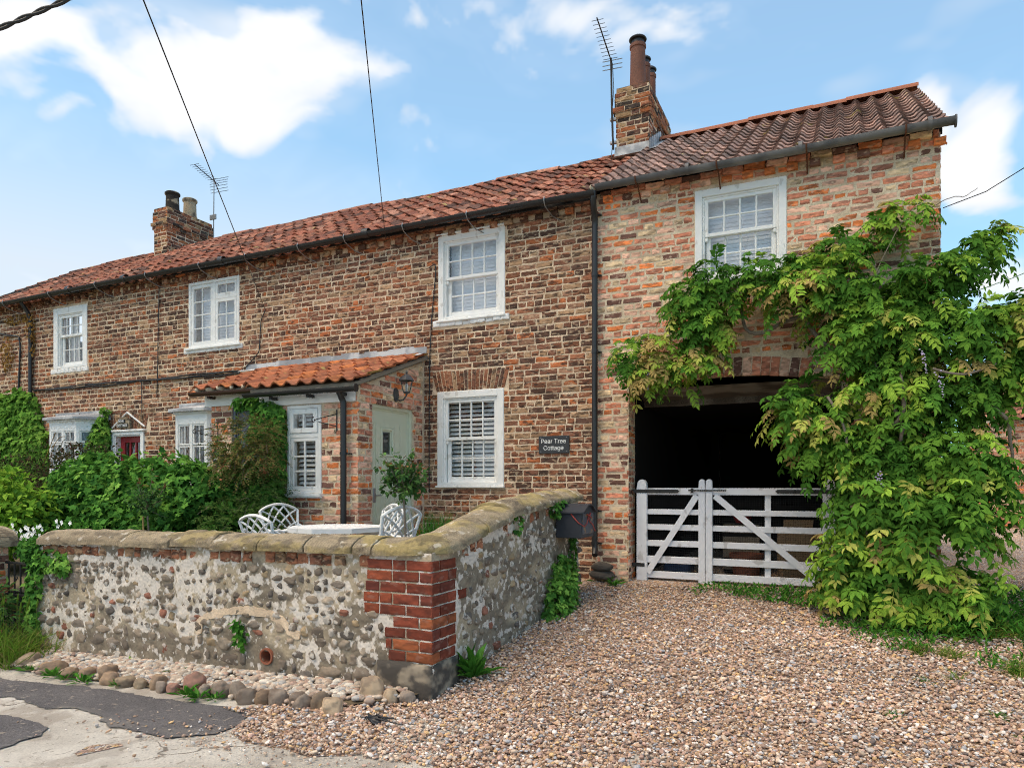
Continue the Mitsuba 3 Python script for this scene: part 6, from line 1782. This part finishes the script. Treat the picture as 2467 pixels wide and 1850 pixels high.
shrub('bronze_shrub', 'dull bronze leaved shrub between the bow windows and the ivy hedge', 'shrub', [(-12.6, -1.2, 1.55, .7, .45, .50), (-11.8, -1.15, 1.70, .65, .4, .50), (-11.1, -1.1, 1.75, .55, .4, .45), (-10.5, -1.1, 1.75, .5, .35, .42), (-13.3, -1.3, 1.4, .6, .5, .5), (-11.5, -1.0, 2.1, .25, .2, .22)], 520, .065, .028, 'oval', 'm_bronze', 0, 6, droop=.3, gap=.36, lump=.12,
      stems=[(smooth_path([(-12.45, -.9, 1.8), (-12.3, -.85, 2.2), (-12.2, -.8, 2.5)], 10), .006, 'm_dead'), (smooth_path([(-12.2, -.9, 1.9), (-12.05, -.9, 2.3), (-11.85, -.85, 2.42)], 10), .005, 'm_dead')])
shrub('wall_creeper', 'bright green creeper covering the far end of the house wall', 'creeper', [(-16.4, -.06, 2.3, .9, .14, 1.05), (-15.4, -.06, 2.3, .75, .15, 1.15), (-14.6, -.06, 2.4, .55, .15, 1.02), (-14.2, -.06, 2.45, .38, .14, .92), (-13.95, -.06, 2.1, .35, .14, .7), (-15.2, -.06, 3.0, .6, .12, .42), (-14.5, -.06, 3.1, .3, .12, .36)], 450, .108, .096, 'ivy', 'm_ivy_wall', 0, 7, droop=1.0, inner=.1, lump=.02, upright=.25)
shrub('wall_creeper', 'small green creeper climbing between the bow window and the red door', 'creeper', [(-12.1, -.12, 2.2, .24, .14, .38), (-12.0, -.12, 2.5, .17, .11, .30), (-11.93, -.1, 2.78, .07, .07, .22), (-12.2, -.1, 2.62, .07, .07, .2), (-12.05, -.2, 1.9, .3, .2, .3)], 620, .085, .075, 'ivy', 'm_ivy_wall', 0, 8, droop=1.0, lump=.02, inner=.1)
shrub('ivy', 'glossy dark ivy growing up the porch beside the narrow window', 'ivy', [(-6.68, -1.56, 2.50, .26, .09, .16), (-6.52, -1.56, 2.40, .12, .09, .22), (-6.50, -1.56, 2.10, .10, .08, .28), (-6.50, -1.56, 1.75, .09, .08, .35), (-6.55, -1.58, 1.35, .12, .10, .35), (-7.0, -1.45, 2.70, .35, .07, .05), (-6.75, -1.6, 2.25, .16, .1, .18)], 800, .095, .09, 'ivy', 'm_ivy', 80, 9, droop=1.0, lump=.02, inner=.1)
CB = [(-6.75, -1.95, 2.12, .40, .26, .24), (-6.45, -2.0, 2.22, .30, .24, .20), (-6.85, -2.0, 1.92, .22, .2, .2), (-6.55, -2.0, 1.90, .30, .22, .22), (-6.30, -2.0, 1.98, .16, .18, .18), (-6.5, -2.25, 1.05, .50, .28, .36), (-6.1, -2.2, .80, .40, .26, .30), (-6.4, -1.85, 1.45, .28, .2, .25)]


def cotoneaster():
    rg = np.random.default_rng(3)
    t = thing('drooping_shrub', 'drooping brown and green small leaved shrub in front of the slate blue door', 'shrub')
    P_, N_ = shell(CB, 230, rg, .3, .26)
    n = len(P_)
    Vs, UVs = [], []
    d = unit(N_ * .8 + rg.normal(0, .3, (n, 3)) + np.array([.25, -.15, .05]))
    L = rg.uniform(.10, .20, n)
    m = MB()
    for k in range(15):
        s = (k + .5) / 15
        c = P_ + d * (L * s)[:, None] + np.array([0, 0, -.55]) * (L * s * s)[:, None]
        sd = unit(np.cross(d, np.array([0, 0, 1.]))) * (1 if k % 2 else -1)
        V, F = leaves(c, sd + d * .6 + rg.normal(0, .3, (n, 3)) - np.array([0, 0, .2]), np.array([0, 0, 1.]) + N_ + rg.normal(0, .3, (n, 3)), .030 * rg.uniform(.8, 1.3, n), .016, 'oval')
        Vs.append(V); UVs.append(np.c_[np.clip(rg.random(n) * .5 + np.where(P_[:, 2] < 1.65, .5, .05) + .15 * (meshkit.noise(P_ * 3) - .5), 0, .999), rg.random(n)])
    V, UV = np.concatenate(Vs), np.concatenate(UVs)
    pieces('leaf', 'm_cotoneaster', t, V, F, UV, 0, 'foliage')
    m = MB()
    for i in rg.choice(n, 120, replace=False):
        s = np.linspace(0, 1, 5)[:, None]
        m.tube(P_[i] + d[i] * L[i] * s + np.array([0, 0, -.55]) * L[i] * s * s, .003, 4)
    k = m.put('twigs', 'm_bark', t, True); labels[k] = {'kind': 'stuff'}


cotoneaster()


def rose_tree(name, label, x, y, z0, zc, r, n, seed, cane=False):
    rg = np.random.default_rng(seed)
    t = thing(name, label, 'tree')
    MB().tube(smooth_path([(x, y, z0), (x + .02, y, (z0 + zc) / 2), (x - .01, y, zc - r * .7), (x, y, zc)], 16, .02, seed), np.linspace(.014, .009, 16), 7).put('trunk', 'm_bark', t, True)
    Ls = []
    for i in range(n):
        d = unit(rg.normal(0, 1, 3) + np.array([0, 0, .55])); L = r * rg.uniform(.6, 1.25)
        p = np.array([x, y, zc - r * .55]) + np.array([[0, 0, 0], d * L * .55 + [0, 0, .02], d * L])
        p = p[0] + (p[1:2] - p[0]) * np.linspace(0, 2, 7)[:, None] * .98 + np.array([0, 0, .05]) * np.linspace(0, 1, 7)[:, None] ** 2
        MB().tube(p, np.linspace(.005, .0022, 7), 5).put('branch', 'm_bark', t, True)
        for k in range(7):
            c = p[min(k, 6)] + rg.normal(0, .012, 3)
            if k > 1: Ls.append((c, unit(d + rg.normal(0, .8, 3)), k / 6))
    P_, D_, A_ = np.array([a[0] for a in Ls]), np.array([a[1] for a in Ls]), np.array([a[2] for a in Ls])
    P_, D_, A_ = (np.repeat(q, 4, 0) for q in (P_, D_, A_))
    D_ = unit(D_ + rg.normal(0, .6, D_.shape)); P_ = P_ + D_ * .02
    V, F = leaves(P_, D_ + np.array([0, 0, -.25]), np.array([0, 0, 1.]) + rg.normal(0, .4, P_.shape), .058 * rg.uniform(.7, 1.2, len(P_)), .034, 'leaf')
    top = (P_[:, 2] > zc + r * .35)
    UV = np.c_[np.clip(rg.random(len(P_)) * .8 + top * rg.random(len(P_)) * .45, 0, .999), rg.random(len(P_))]
    pieces('leaf', 'm_rose', t, V, F, UV, 60, 'foliage')
    return t


rose_tree('rose_tree', 'small standard rose tree with a thin stem before the sage green door', -3.68, -2.90, .43, 1.66, .22, 44, 4)
rose_tree('rose_tree', 'small standard rose tree with cane stakes in front of the ivy hedge', -7.62, -2.55, .43, 1.45, .25, 26, 9)
for k, (a, b) in enumerate((((-7.60, -2.6, .43), (-7.66, -2.58, 1.22)), ((-7.50, -2.62, .43), (-7.64, -2.56, .98)))):
    one('cane', MB().tube([a, b], .010, 7), 'm_cane', ['upright bamboo cane beside the rose tree stem at the ivy hedge', 'shorter leaning bamboo cane beside the rose tree stem at the ivy hedge'][k], 'cane')
one('timber_edging', MB().bbox(-8.6, -7.45, -2.72, -2.69, .9, .98, .004), 'm_wood_old', 'weathered timber board low in front of the ivy hedge', 'board')


def blades(name, label, cat, pts, h, w, mat, seed, lean=.35, kind=None, group=None, seeds=0):
    """Grass-like blades standing at pts (N, 3)."""
    rg = np.random.default_rng(seed); n = len(pts)
    d = unit(np.c_[rg.normal(0, lean, (n, 2)), np.ones(n)])
    l = h * rg.uniform(.45, 1.2, n)
    sd = unit(np.cross(d, rg.normal(size=(n, 3)))) * (w * rg.uniform(.6, 1.2, n))[:, None]
    bend = np.c_[d[:, :2] * 1.2, np.zeros(n)] * l[:, None]
    V = np.stack([pts - sd, pts + sd, pts + d * (l * .55)[:, None] + bend * .2 - sd * .7, pts + d * (l * .55)[:, None] + bend * .2 + sd * .7, pts + d * l[:, None] + bend * .7 - np.array([0, 0, .12]) * l[:, None]], 1)
    F = np.array([[0, 1, 3], [0, 3, 2], [2, 3, 4]])
    f = (F[None] + (np.arange(n) * 5)[:, None, None]).reshape(-1, 3)
    k = put(name, V.reshape(-1, 3), f, mat, None, False, np.repeat(rg.random((n, 2)), 5, 0))
    tag(k, label, cat, group)
    if kind: labels[k]['kind'] = kind
    return k


rp = np.random.default_rng(14)
q = rp.normal(0, 1, (900, 2)) * np.array([.11, .09]); blades('lavender_bush', 'tall spiky bright green clump against the brick wall behind the white chairs', 'plant', np.c_[-4.56 + q[:, 0], -.85 + q[:, 1], np.full(900, .43)], .86, .006, 'm_lavender', 15, .10)


def weed(name, label, x, y, n, L, W, shape, mat, seed, up=.7, z=None, cat='weed', group=None, rad=.03):
    rg = np.random.default_rng(seed)
    a = rg.uniform(0, 2 * np.pi, n); e = rg.uniform(.15, 1.25, n) * up
    d = np.stack([np.cos(a) * np.cos(e), np.sin(a) * np.cos(e), np.sin(e)], 1)
    z = G(x, y) if z is None else z
    p = np.array([x, y, z]) + d * rg.uniform(.0, rad, n)[:, None] * np.array([2, 2, 1])
    l = L * rg.uniform(.5, 1.2, n)
    V, F = leaves(p, d, np.array([0, 0, 1.]) + rg.normal(0, .25, (n, 3)) - d * .2, l, l * W / L, shape)
    V[..., 2] = np.maximum(V[..., 2], z + .004)
    nv = V.shape[1]
    k = put(name, V.reshape(-1, 3), (F[None] + (np.arange(n) * nv)[:, None, None]).reshape(-1, 3), mat, None, False, np.repeat(rg.random((n, 2)), nv, 0))
    tag(k, label, cat, group)
    return k


weed('dock_plant', 'broad leaved green dock plant at the foot of the red brick corner', -2.68, -3.42, 38, .25, .085, 'leaf', 'm_weed', 3, 1.25, cat='plant')
# ivy clinging to the garden wall
frside = lambda y, z, o=.02: (WXC + o, y, z)
shrub('ivy', 'low dark ivy clump on the side of the garden wall next to the drive', 'ivy', [(-2.70, -1.55, .45, .10, .20, .24), (-2.68, -1.35, .38, .12, .22, .20), (-2.68, -1.22, .58, .08, .14, .22), (-2.66, -1.6, .27, .12, .25, .14), (-2.71, -1.42, .72, .06, .10, .16)], 760, .062, .06, 'ivy', 'm_ivy', 60, 12, droop=.9, lump=.02, tone=lambda p: .12 + 0 * p[:, 0])
shrub('ivy', 'thin strand of ivy trailing under the post box', 'ivy', [(-2.74, -.95, .85, .04, .06, .24), (-2.74, -.98, .55, .05, .07, .22), (-2.73, -1.02, .35, .06, .08, .12)], 700, .05, .05, 'ivy', 'm_ivy', 0, 13, droop=.9, lump=.01)
shrub('ivy', 'small ivy tuft hanging under the coping above the post box', 'ivy', [(-2.73, -1.50, 1.34, .05, .10, .09), (-2.73, -1.30, 1.40, .04, .10, .05)], 900, .05, .05, 'ivy', 'm_ivy', 0, 14, droop=.9, lump=.01)
shrub('ivy', 'tiny ivy tuft under the coping midway along the side of the garden wall', 'ivy', [(-2.75, -2.42, 1.24, .04, .07, .10)], 1000, .045, .045, 'ivy', 'm_ivy', 0, 15, droop=.9, lump=.01)
shrub('ivy', 'dusty green ivy over the far end of the cobble wall beside the iron gate', 'ivy', [(-7.50, -3.92, .84, .14, .05, .13), (-7.28, -3.93, .84, .18, .05, .11), (-7.08, -3.93, .80, .12, .05, .08), (-7.52, -3.93, .60, .10, .06, .22), (-7.58, -3.9, .25, .09, .08, .35), (-7.62, -3.9, .95, .12, .1, .12), (-7.55, -3.9, 0.0, .1, .1, .2)], 900, .060, .058, 'ivy', 'm_ivy', 60, 16, droop=.8, lump=.012, tone=lambda p: .1 + 0 * p[:, 0])
shrub('ivy', 'small green sprig growing from the cobble wall above the drain pipe', 'ivy', [(-4.66, -3.93, .30, .05, .03, .10), (-4.70, -3.93, .40, .04, .03, .05)], 1100, .055, .045, 'ivy', 'm_weed', 0, 17, droop=.7, lump=.01)
shrub('dead_creeper', 'withered orange creeper hanging at the far end under the eaves', 'creeper', [(-14.9, -.06, 4.2, .16, .05, .35), (-14.12, -.08, 4.65, .10, .06, .28), (-14.6, -.05, 4.85, .4, .05, .08), (-14.1, -.05, 4.3, .06, .04, .2)], 700, .05, .03, 'oval', 'm_dead', 0, 18, droop=1.0, lump=.02)
shrub('white_flower_plant', 'trailing plant with white flowers over the far end of the coping', 'plant', [(-8.02, -3.55, .98, .22, .14, .13), (-7.6, -3.50, 1.10, .2, .12, .09), (-7.3, -3.48, 1.12, .25, .10, .06)], 620, .05, .022, 'oval', 'm_weed', 0, 19, droop=.2, lump=.05, gap=.35)
mb = MB()
for i in range(34):
    c = np.array([-8.03 + rp.normal(0, .12), -3.70 + rp.normal(0, .05), 1.07 + rp.normal(0, .05)]) if i < 30 else np.array([-7.52 + rp.normal(0, .10), -3.62, 1.19 + rp.normal(0, .02)])
    for a in range(5):
        an = a * 1.257 + rp.random(); d = np.array([math.cos(an), -.3, math.sin(an)])
        V, F = leaves(c[None], d[None], np.array([[0, -1., .3]]), .032, .03, 'oval'); mb.add(V[0], F)
mb.put('flowers', 'm_petal_white', 'white_flower_plant'); labels['white_flower_plant__flowers'] = {'kind': 'stuff'}
# verge by the wall's far end, with an iron gate, a pier and pink flowers
gp = thing('gate_pier', 'brick gate pier with rounded stone cap at the edge of the picture', 'pier')
MB().box(-8.66, -8.16, -4.10, -3.82, -.3, .93).put('core', 'm_mortar_pink', gp)
pf = wall_frame((-8.66, -4.10, 0), (1, 0, 0), (0, -1, 0)); ps = wall_frame((-8.16, -4.10, 0), (0, 1, 0), (1, 0, 0))
bricks(gp, 'm_brick_pink', lay(0, .50, -.2, .935, .081, .232, .014), pf, .008, 40); bricks(gp, 'm_brick_pink', lay(0, .28, -.2, .935, .081, .232, .014), ps, .008, 40)
po = Polygon([(-8.74, .94), (-8.08, .94), (-8.08, 1.0)] + [(-8.41 + .33 * math.cos(a), 1.0 + .15 * math.sin(a)) for a in np.linspace(.05, np.pi - .05, 11)] + [(-8.74, 1.0)])
MB().prism(po, lambda v: np.stack([v[:, 0], -3.76 - v[:, 2], v[:, 1]], 1), 0, .40).put('cap', 'm_coping', gp)
ig = thing('iron_gate', 'low black wrought iron gate with scrolls beside the cobble wall', 'gate')
for z in (.05, .42, .76): MB().bbox(-8.15, -7.54, -3.86, -3.835, z, z + .022, .002).put('rail', 'm_iron', ig)
for x in np.linspace(-8.10, -7.58, 6): MB().tube([(x, -3.848, -.10), (x, -3.848, .77)], .009, 6).put('bar', 'm_iron', ig)
for cx, sgn in ((-7.98, 1), (-7.74, -1)):
    for r, zc in ((.055, .84), (.035, .60)):
        MB().tube([(cx + sgn * r * math.cos(a) * (1 - a / 9), -3.848, zc + r * math.sin(a) * (1 - a / 9)) for a in np.linspace(0, 6.5, 24)], .007, 6).put('scroll', 'm_iron', ig, True)
shrub('valerian', 'bushy plant with small pink flowers in front of the iron gate', 'plant', [(-7.75, -4.12, .30, .18, .14, .30), (-8.0, -4.1, .35, .18, .14, .35), (-8.15, -4.15, .2, .2, .15, .4)], 420, .085, .030, 'leaf', 'm_rose', 0, 24, droop=.3, lump=.05)
mb = MB()
for c in ((-7.86, -4.26, .52), (-7.92, -4.22, .82), (-7.84, -4.25, .67), (-7.96, -4.26, .40), (-8.02, -4.2, .74)):
    for i in range(40):
        v, f = ico(0); mb.add(v * .009 + np.array(c) + rp.normal(0, .024, 3), f)
mb.put('flowers', 'm_petal_pink', 'valerian'); labels['valerian__flowers'] = {'kind': 'stuff'}
q = np.c_[rp.uniform(-9.0, -7.1, 2600), rp.uniform(-4.46, -3.98, 2600)]; q = q[(q[:, 0] < -7.35) | (rp.random(2600) < .35)]
blades('grass', 'long dry and green grass at the far end of the cobble wall', 'grass', np.c_[q, G(q[:, 0], q[:, 1])], .42, .005, 'm_grass', 30, .40, 'stuff')
mb = MB()
for i in range(11):
    x, y = rp.uniform(-7.7, -7.25), rp.uniform(-4.3, -4.05); z = G(x, y); h_ = rp.uniform(.35, .62)
    tp = np.array([x + rp.normal(0, .05), y, z + h_]); mb.tube([(x, y, z), tp], .002, 4)
    mb.tube([tp, tp + (.01, 0, .03), tp + (.02, 0, .09)], [.006, .010, .003], 5)
one('wild_barley', mb, 'm_grass', 'wild barley stems with green ears standing in the grass by the cobble wall', 'grass', smooth=True)
# weeds along the edging, in the gravel and at the gateway
for i, (x, y, s) in enumerate([(-6.9, -4.36, .09), (-6.42, -4.42, .10), (-6.22, -4.44, .09), (-5.95, -4.46, .10), (-4.68, -4.46, .11), (-4.52, -4.48, .10), (-4.38, -4.45, .08), (-5.5, -4.46, .06)]):
    weed('weed', f'small bright green weed at the edging stones, {ORD[i]} counting from the grassy end', x, y, 26, s, s * .28, 'leaf', 'm_weed', 40 + i, .8, group='weeds along the edging stones')
weed('weed', 'dark strap leaved weed against the foot of the cobble wall near its grassy end', -5.98, -3.99, 18, .17, .045, 'leaf', 'm_ivy', 60, .55)
weed('weed', 'low weed in the pebbles against the cobble wall, left of the drain pipe', -5.35, -4.0, 20, .11, .03, 'leaf', 'm_weed', 61, .6)
weed('weed', 'weedy tuft in the gravel at the house corner behind the post box', -2.45, -.28, 26, .11, .035, 'leaf', 'm_weed', 62, .8)
weed('weed', 'flat dark weed in the gravel in front of the plinth behind the post box', -2.58, -.12, 40, .13, .03, 'oval', 'm_cotoneaster', 63, .5, rad=.08)
weed('weed', 'lone green weed in the gravel in front of the wide gate leaf', -.62, -.48, 30, .09, .03, 'leaf', 'm_weed', 64, .5)


def ground_cover():
    rg = np.random.default_rng(51)
    n = 5200
    x, y = rg.uniform(-1.5, 2.9, n), rg.uniform(-2.6, .05, n)
    edge = np.interp(x, [-1.5, -.6, 0, .5, 1.2, 2.9], [-.02, -.35, -.95, -1.60, -1.80, -1.6])
    f = meshkit.fbm(np.c_[x * 2.4, y * 2.4, x * 0], 4, 3)
    p = np.clip(1.15 - np.maximum(edge - y, 0) / .55, 0, 1) * (f > .36 + np.clip((edge - y) * .22, 0, .2))
    ok = (rg.random(n) < p) & ~((x < -.1) & (y > 0)); x, y, edge = x[ok], y[ok], edge[ok]; n = len(x)
    a = rg.uniform(0, 2 * np.pi, n); e = rg.uniform(.1, 1.2, n)
    h_ = .055 + .13 * np.clip((y - edge) / .4 + .3, 0, 1) * (x > -.2)
    V, F = [], None
    for k in range(3):
        a = rg.uniform(0, 2 * np.pi, n); e = rg.uniform(.1, 1.2, n)
        d = np.stack([np.cos(a) * np.cos(e), np.sin(a) * np.cos(e), np.sin(e)], 1)
        P_ = np.c_[x, y, ground_z(x, y)] + d * .015 + np.c_[rg.normal(0, .02, (n, 2)), h_ * rg.random(n) * .8]
        v, F = leaves(P_, d, np.array([0, 0, 1.]) + rg.normal(0, .3, (n, 3)), (.04 + h_ * .25) * rg.uniform(.7, 1.3, n), .022, 'oval'); V.append(v)
    V = np.concatenate(V); nv = V.shape[1]
    k = put('undergrowth', V.reshape(-1, 3), (F[None] + (np.arange(len(V)) * nv)[:, None, None]).reshape(-1, 3), 'm_weed', None, False, np.repeat(rg.random((len(V), 2)), nv, 0))
    tag(k, 'low green undergrowth spreading over the gravel below the climbing plant', 'undergrowth'); labels[k]['kind'] = 'stuff'
    n = 22000
    x, y = rg.uniform(.2, 2.3, n), rg.uniform(-2.5, -.7, n)
    f = meshkit.fbm(np.c_[x * 1.9, y * 1.9, x * 0 + 3], 4, 8)
    ok = (f > .45) & (y < -.75) & (y > -2.40 + .5 * (x < .7)) & (x > .30 - (y + 1.2) * .35); x, y = x[ok], y[ok]
    blades('grass', 'thin yellowing grass growing through the gravel at the edge of the drive', 'grass', np.c_[x, y, ground_z(x, y)], .13, .0038, 'm_grass', 33, .6, 'stuff')


ground_cover()
for i, (x, y) in enumerate([(.30, -3.15), (.93, -2.95), (1.02, -3.3), (.55, -2.45)]):
    q = rp.normal(0, .03, (40, 2)); blades('grass_tuft', 'tiny grass tuft in the open gravel, ' + ['farthest from the climbing plant', 'at the picture edge, farther from the camera', 'at the picture edge, closer to the camera', 'nearest the undergrowth'][i], 'grass', np.c_[x + q[:, 0], y + q[:, 1], ground_z(x + q[:, 0], y + q[:, 1])], .05, .003, 'm_weed', 70 + i, .6)
mb = MB()
for x, y, h_ in ((1.12, -1.30, .42), (1.0, -1.36, .34), (1.22, -1.22, .36), (.92, -1.25, .30)):
    z = G(x, y); mb.tube([(x, y, z), (x - .01, y, z + h_ * .6), (x + .02, y - .01, z + h_)], .0025, 4)
    v, f = ico(1); mb.add(v * np.array([.008, .008, .018]) + (x + .02, y - .01, z + h_), f)
one('plantain', mb, 'm_grass', 'tall thin plantain stalks at the foot of the climbing plant', 'weed', smooth=True)
for c, lb in (((-.02, -1.02, .86), 'small yellow flower low in the climbing plant beside the gate'), ((.10, -1.12, .70), 'tiny pale flower head low under the climbing plant')):
    mb = MB()
    for a in range(10):
        V, F = leaves(np.array([c]), np.array([[math.cos(a * .63), -.2, math.sin(a * .63)]]), np.array([[0, -1., .2]]), .02, .012, 'oval'); mb.add(V[0], F)
    one('flower', mb, 'm_petal_yellow' if 'yellow' in lb else 'm_petal_white', lb, 'flower')

# ------------------------------------------------------------------ beyond the drive: outbuilding, hedge, tree
ob = thing('outbuilding', 'low brick outbuilding with a pantiled roof far behind the climbing plant', 'outbuilding')
oy = 14.0
MB().box(3.6, 9.5, oy, oy + 4, .2, 3.35).put('wall', 'm_mortar_pink', ob)
of_ = wall_frame((3.6, oy, 0), (1, 0, 0), (0, -1, 0))
for r_, fr_ in ((lay(0, 5.9, .4, 3.3, .08, .232, .014), wall_frame((3.6, oy, 0), (1, 0, 0), (0, -1, 0))), (lay(0, 4.0, .4, 3.3, .08, .232, .014), wall_frame((3.6, oy + 4, 0), (0, -1, 0), (-1, 0, 0)))):
    V = np.stack([fr_(np.stack([r_[:, a], r_[:, 0] * 0 + o, r_[:, b]], 1)) for o in (.006, -.01) for a, b in ((0, 2), (1, 2), (1, 3), (0, 3))], 1)
    pieces('brick', 'm_brick_pink', ob + '__wall', V, np.array([[0, 1, 2], [0, 2, 3], [0, 4, 5], [0, 5, 1], [1, 5, 6], [1, 6, 2], [2, 6, 7], [2, 7, 3], [3, 7, 4], [3, 4, 0]]), R.random((len(V), 2)), 10)
MB().add([(3.5, oy - .15, 3.3), (9.6, oy - .15, 3.3), (9.6, oy + 2, 4.35), (3.5, oy + 2, 4.35), (3.5, oy + 4.15, 3.3), (9.6, oy + 4.15, 3.3)], [[0, 1, 2, 3], [3, 2, 5, 4]]).put('roof', 'm_dark', ob)
pantiles(ob + '__roof', 'tile', 'm_tile_old', 3.5, 9.6, (oy - .2, 3.34), math.atan2(1.05, 2.15), 8, .30, .24, .024, .008, 20, 'far_tiles')
shrub('bare_hedge', 'pale twiggy dry hedge in front of the far outbuilding', 'hedge', [(4.3, 12.4, 1.3, .9, .5, 1.0), (5.6, 12.6, 1.4, .9, .5, 1.1), (7.0, 12.4, 1.3, .9, .5, 1.0)], 90, .10, .012, 'needle', 'm_dead', 0, 71, droop=-.2, lump=.1, gap=.3)


def tree(label, x, y, h, r, seed, mat='m_ivy'):
    rg = np.random.default_rng(seed)
    t = thing('tree', label, 'tree')
    MB().tube(smooth_path([(x, y, .3), (x + .1, y, h * .4), (x, y, h * .8)], 12), np.linspace(.28, .08, 12), 9).put('trunk', 'm_bark', t, True)
    bl = [(x + rg.normal(0, r * .45), y + rg.normal(0, r * .4), h * .72 + rg.normal(0, r * .42), r * rg.uniform(.3, .55), r * rg.uniform(.3, .5), r * rg.uniform(.25, .42)) for _ in range(22)]
    P_, N_ = shell(bl, 24, rg, .35, .33, 1.4)
    n = len(P_)
    V, F = leaves(P_, N_ + rg.normal(0, .6, (n, 3)) - np.array([0, 0, .3]), N_ + np.array([0, 0, .6]) + rg.normal(0, .4, (n, 3)), .33 * rg.uniform(.6, 1.2, n), .20, 'oval')
    pieces('leaf', mat, t, V, F, rg.random((n, 2)), 0, 'crown')


tree('broad dark tree far beyond the outbuilding, seen through the climbing plant', 8.6, 24, 8.6, 3.0, 5)
tree('green tree beyond the drive at the edge of the picture, lower than its neighbour', 11.5, 27, 7.2, 2.6, 6, 'm_shrub')
shrub('hedge', 'green boundary hedge running along the far side of the drive', 'hedge', [(5.5 + .9 * i, 6.5 + 1.3 * i, 1.0, .8, .9, 1.1) for i in range(6)], 60, .13, .08, 'leaf', 'm_shrub', 0, 73, droop=.3, lump=.15)
# the plinth stones at the foot of the house behind the post box
pl = MB()
V, F = stones(np.array([[-2.66, -.12, .60], [-2.66, -.10, .50], [-2.52, -.06, .44]]), np.array([[.14, .10, .06], [.16, .12, .07], [.10, .07, .05]]), 2, rp, .25, np.zeros(3))
for v_ in V: MB().add(v_, F).put('plinth_stone', 'm_plinth', house, True)
